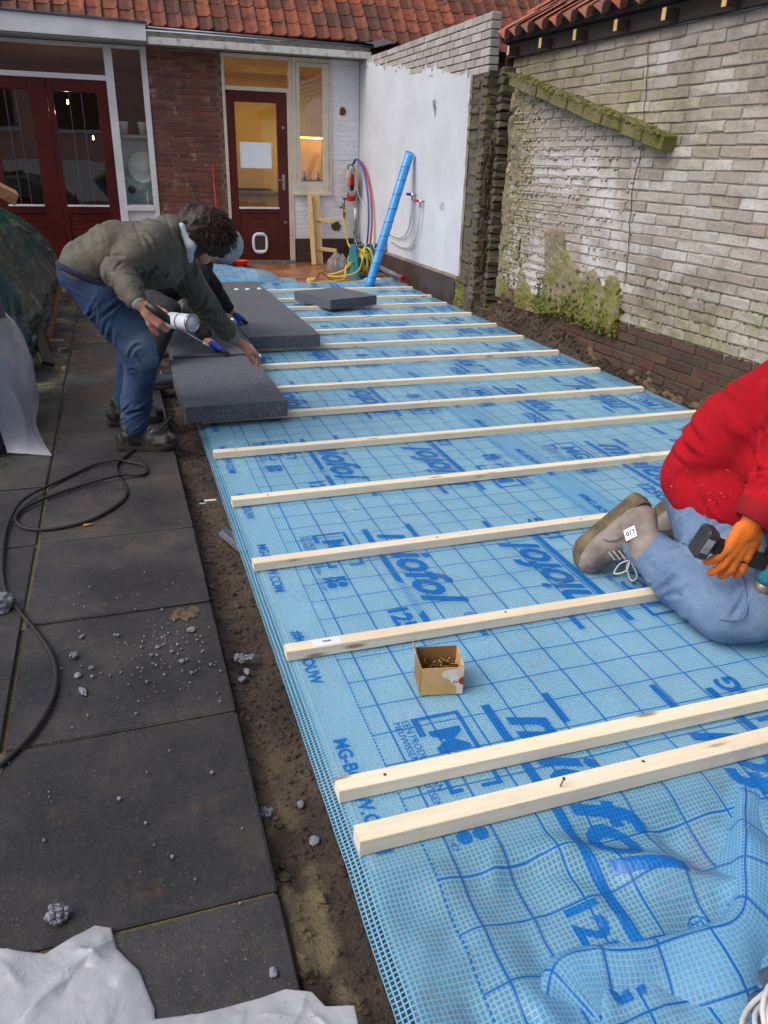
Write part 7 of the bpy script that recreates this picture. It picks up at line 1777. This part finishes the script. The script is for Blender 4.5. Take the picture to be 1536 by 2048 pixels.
# water valves on the white wall
for m_, y, z, lab_, dz in ((BLUEP, 9.36, 1.045, 'blue-handled water valve with a white pipe on the rendered wall', 0.0), (REDP, 9.08, 0.985, 'red-handled water valve with a white pipe on the rendered wall', -0.10)):
    vv = thing('water_valve', lab_, 'valve', None, (3.46, y, z))
    part('valve_body', MB().tube([(0.035, 0, 0.0), (-0.012, 0, 0.0)], 0.013, 10).tube([(-0.01, 0, 0.03), (-0.01, 0, -0.06)], 0.010, 10), STEEL, vv, True)
    part('lever', MB().beam((-0.022, 0.02, 0.005), (-0.022, 0.17, 0.0), 0.014, 0.034, bev=0.004), m_, vv)
    part('pipe', MB().tube(spline([(-0.01, 0, -0.05), (-0.005, 0.02, -0.2), (0.005, 0.12, -0.38), (0.012, 0.32, -0.50 + dz * 0.3), (0.015, 0.65, -0.53 + dz * 0.4), (0.015, 1.15, -0.47 + dz * 0.6)], 8), 0.008, 8), WCABLE, vv, True)
# socket box with lead, grey tube with red end, black tool
sk = thing('socket_box', 'small grey socket box on the wall above the plinth', 'socket', None, (3.455, 10.45, 0.36))
part('box', MB().span((-0.04, -0.06, -0.05), (0.045, 0.06, 0.05), 0.006), mat('grey_socket', (150, 158, 170), (140, 148, 160), 5, 0.5), sk); part('lid', MB().span((-0.052, -0.05, -0.035), (-0.041, 0.05, 0.04), 0.004), mat('pale_socket_lid', (186, 190, 196), (176, 180, 186), 5, 0.5), sk); part('plug', MB().box((-0.06, 0.08, -0.01), (0.05, 0.05, 0.06), None, 0.008), BLACKP, sk)
part('lead', MB().tube(spline([(-0.06, 0.0, -0.06), (-0.10, -0.05, -0.18), (-0.16, -0.02, -0.28), (-0.22, -0.15, -0.34)], 8), 0.006, 6), WCABLE, sk, True)
gt_ = thing('grey_tube', 'grey plastic tube with a red end lying by the plinth', 'tube', None, (3.28, 9.55, 0.10))
part('tube', MB().tube([(-0.06, 0.55, 0.05), (0.06, -0.22, -0.015)], 0.034, 14), GREYPVC, gt_, True); part('red_end', MB().lathe([(0.036, -0.02), (0.037, 0.03), (0.033, 0.03), (0.030, 0.012), (0.001, 0.010)], (0.062, -0.235, -0.016), (0.12, -0.77, -0.065), 16), REDP, gt_)
tl = thing('black_tool', 'black power tool lying behind the blue roll by the plinth', 'tool', None, (3.20, 10.0, 0.0))
part('body', MB().tube([(-0.12, 0.1, 0.10), (0.02, 0.0, 0.12), (0.12, -0.08, 0.10)], [0.035, 0.045, 0.03], 10), BLACKP, tl, True); part('grip', MB().tube([(0.0, 0.0, 0.11), (0.03, 0.06, 0.02)], 0.022, 8), BLACKP, tl, True); part('label_band', MB().tube([(-0.03, 0.035, 0.115), (0.0, 0.014, 0.12)], 0.0465, 10), WPLASTIC, tl, True)
# red dustpan-like tub and dark tray by the door, poles on the pier
rt_ = tag(part('red_tub', MB().lathe([(0.10, 0.0), (0.13, 0.085), (0.138, 0.09), (0.128, 0.085), (0.098, 0.01), (0.001, 0.008)], (0, 0, 0)), mat('orange_red_plastic', (226, 62, 34), (206, 48, 26), 6, 0.4), None, True, (1.62, 11.32, 0.0)), 'orange-red plastic tub on the terrace in front of the kitchen door', 'tub')
tag(part('black_tray', MB().box((0, 0, 0.03), (0.32, 0.24, 0.06), None, 0.015), BLACKP, None, False, (1.36, 11.25, 0.0), (0, 0, 0.2)), 'low black tray beside the orange-red tub', 'tray')
tag(part('red_pole', MB().tube([(1.42, 11.72, 0.0), (1.392, 11.77, 1.30)], 0.011, 8), REDP, None, True), 'thin red pole leaning against the brick pier', 'pole')
bp_ = tag(part('black_pole', MB().tube([(1.13, 11.70, 0.0), (1.115, 11.77, 1.04)], 0.013, 8), mat('dark_blue_steel', (40, 44, 58), (50, 54, 68), 9, 0.4), None, True), 'short dark pole leaning against the brick pier', 'pole')
# bottom right: grey bag and white cable coil
n = 12; gb_ = [(1.00, 0.50), (0.86, 0.56), (0.80, 0.62), (0.87, 0.66), (0.95, 0.685), (1.02, 0.715), (1.10, 0.735), (1.25, 0.80), (1.4, 0.75), (1.4, 0.5), (1.2, 0.40)]
tag(part('plastic_bag', crumple(gb_, (1.10, 0.60), 0.03, 71, 18, 6, 0.025, 12, -0.07), DARKBAG, None, True), 'grey-blue plastic bag at the bottom right corner under the white cable', 'plastic bag')
wc = []
for k in range(5 * 26):
    a = 2 * PI * k / 26; q = k / 26; wc.append((1.02 + (0.115 + 0.012 * math.sin(q * 2.1)) * math.cos(a) + 0.012 * q, 0.575 + (0.075 + 0.008 * math.cos(q * 1.7)) * math.sin(a), 0.0 + 0.008 * q + 0.014 * math.sin(a * 2 + q)))
tag(part('cable_coil', MB().tube(wc, 0.0052, 7), WCABLE, None, True), 'coil of white cable at the bottom right corner', 'cable')
# boot sticker and lace of the kneeling person
def boot_extra(b, sticker):
    l = MB()
    for q in range(5):
        t = q / 4; xx, zz = 0.050 + 0.060 * t, 0.040 - 0.048 * t
        l.tube([(xx - 0.006, -0.030, zz - 0.014), (xx + 0.002, 0, zz + 0.003), (xx - 0.004, 0.030, zz - 0.014)], 0.003, 5)
    for s in (-1, 1): l.tube(spline([(0.055, 0, 0.045), (0.075, 0.03 * s, 0.085), (0.105, 0.045 * s, 0.075), (0.085, 0.02 * s, 0.045), (0.06, 0, 0.042)], 5), 0.0026, 5)
    part('laces', l, LACE, b)
    sm = MB()
    for s in (-1, 1): sm.tube(spline([(0.075, 0.049 * s, -0.065), (0.07, 0.050 * s, -0.035), (0.045, 0.047 * s, -0.012), (0.01, 0.05 * s, 0.0), (-0.04, 0.044 * s, -0.005)], 5), 0.0016, 4)
    part('seam', sm, mat('dark_seam', (96, 86, 80), (86, 76, 70), 9, 0.8), b)
    part('mud', crumple([(-0.09, 0.02), (-0.08, -0.03), (-0.02, -0.036), (0.08, -0.042), (0.17, -0.04), (0.2, 0.0), (0.17, 0.04), (0.08, 0.042), (-0.02, 0.036)], (0.06, 0.0), 0.004, 9, 8, 5, 0.006, 40, 0.0), SOLEM, b, True, (0, 0, -0.103), (PI, 0, 0))
    if sticker:
        st_ = part('sticker', MB().box((0, 0, 0), (0.040, 0.0012, 0.038), None), mat('sticker_paper', (230, 232, 240), (222, 224, 234), 3, 0.6, bump=0), b, False, (-0.012, sticker * 0.0575, 0.012), (0, 0.3, 0))
        tv, tf = text2d('L10', 0.020, 0, 0.0006)
        part('lettering', MB().add([(x - 0.016, 0.001 * sticker, y - 0.008) for x, y in tv], tf), BLACKP, b, False, (-0.012, sticker * 0.0578, 0.012), (0, 0.3, 0))
boot_extra(bR_, -1); boot_extra(bL_, 0)

# printed white sack lying under the front of the foil, its red stripe shows through
sk_ = thing('printed_sack', 'white sack with a red stripe lying under the front foil at the right', 'sack', None, (1.16, 1.03, 0.0))
part('sack', crumple([(-0.22, -0.02), (-0.05, 0.10), (0.25, 0.12), (0.35, -0.02), (0.12, -0.10), (-0.12, -0.09)], (0.05, 0.0), 0.012, 3, 14, 5, 0.004, 10, -0.098), WSHEET, sk_, True)
part('red_stripe', MB().add([(-0.055, -0.06, -0.074), (0.0, -0.06, -0.074), (0.075, 0.065, -0.074), (0.025, 0.065, -0.074)], [(0, 1, 2, 3)]), REDP, sk_)
# moss tufts on ledge, wall joints and around the patches
tf_ = MB(); rd2 = random.Random(12)
for k in range(2300):
    m_ = rd2.random()
    if m_ < 0.30: y = rd2.uniform(5.05, 7.35); x = wx(y) - rd2.uniform(0.0, 0.20); z = 0.2403 * y + 0.352 + 0.056 + rd2.uniform(-0.006, 0.004); s = abs(rd2.gauss(0, 0.006)) + 0.003
    elif m_ < 0.62: y = rd2.uniform(5.33, 6.66); x = wx(y) - rd2.uniform(0.0, 0.055); z = 0.14 + abs(rd2.gauss(0, 0.16)); s = abs(rd2.gauss(0, 0.008)) + 0.003
    elif m_ < 0.8: y = rd2.uniform(6.9, 7.45); x = wx(y) - 0.004; z = rd2.uniform(0.2, 2.05); s = abs(rd2.gauss(0, 0.007)) + 0.003
    else: y = rd2.uniform(3.6, 5.4); r_ = rd2.randrange(7, 13); x = wx(y) + 0.002; z = -0.29 + 0.075 * r_ + 0.0375; s = abs(rd2.gauss(0, 0.004)) + 0.002
    tf_.add([V3(v.x * s * rd2.uniform(0.6, 1.4) + x, v.y * s * rd2.uniform(0.6, 1.5) + y, v.z * s * rd2.uniform(0.6, 1.3) + z) for v in IV], IF)
tag(part('moss_tufts', tf_, m_moss('green_moss', ((112, 104, 70), (112, 110, 56), (96, 102, 38), (78, 88, 30)), 9, -3, 5), wall), kind='stuff')

tv, tf = text2d('10', 0.12, 0.1)
part('pencil_mark', MB().add([(WX - 0.006, 8.60 - x, 0.93 + y) for x, y in tv], [tuple(reversed(f)) for f in tf]), mat('pencil_grey', (174, 178, 184), (180, 184, 190), 8, 0.9, bump=0), gw)
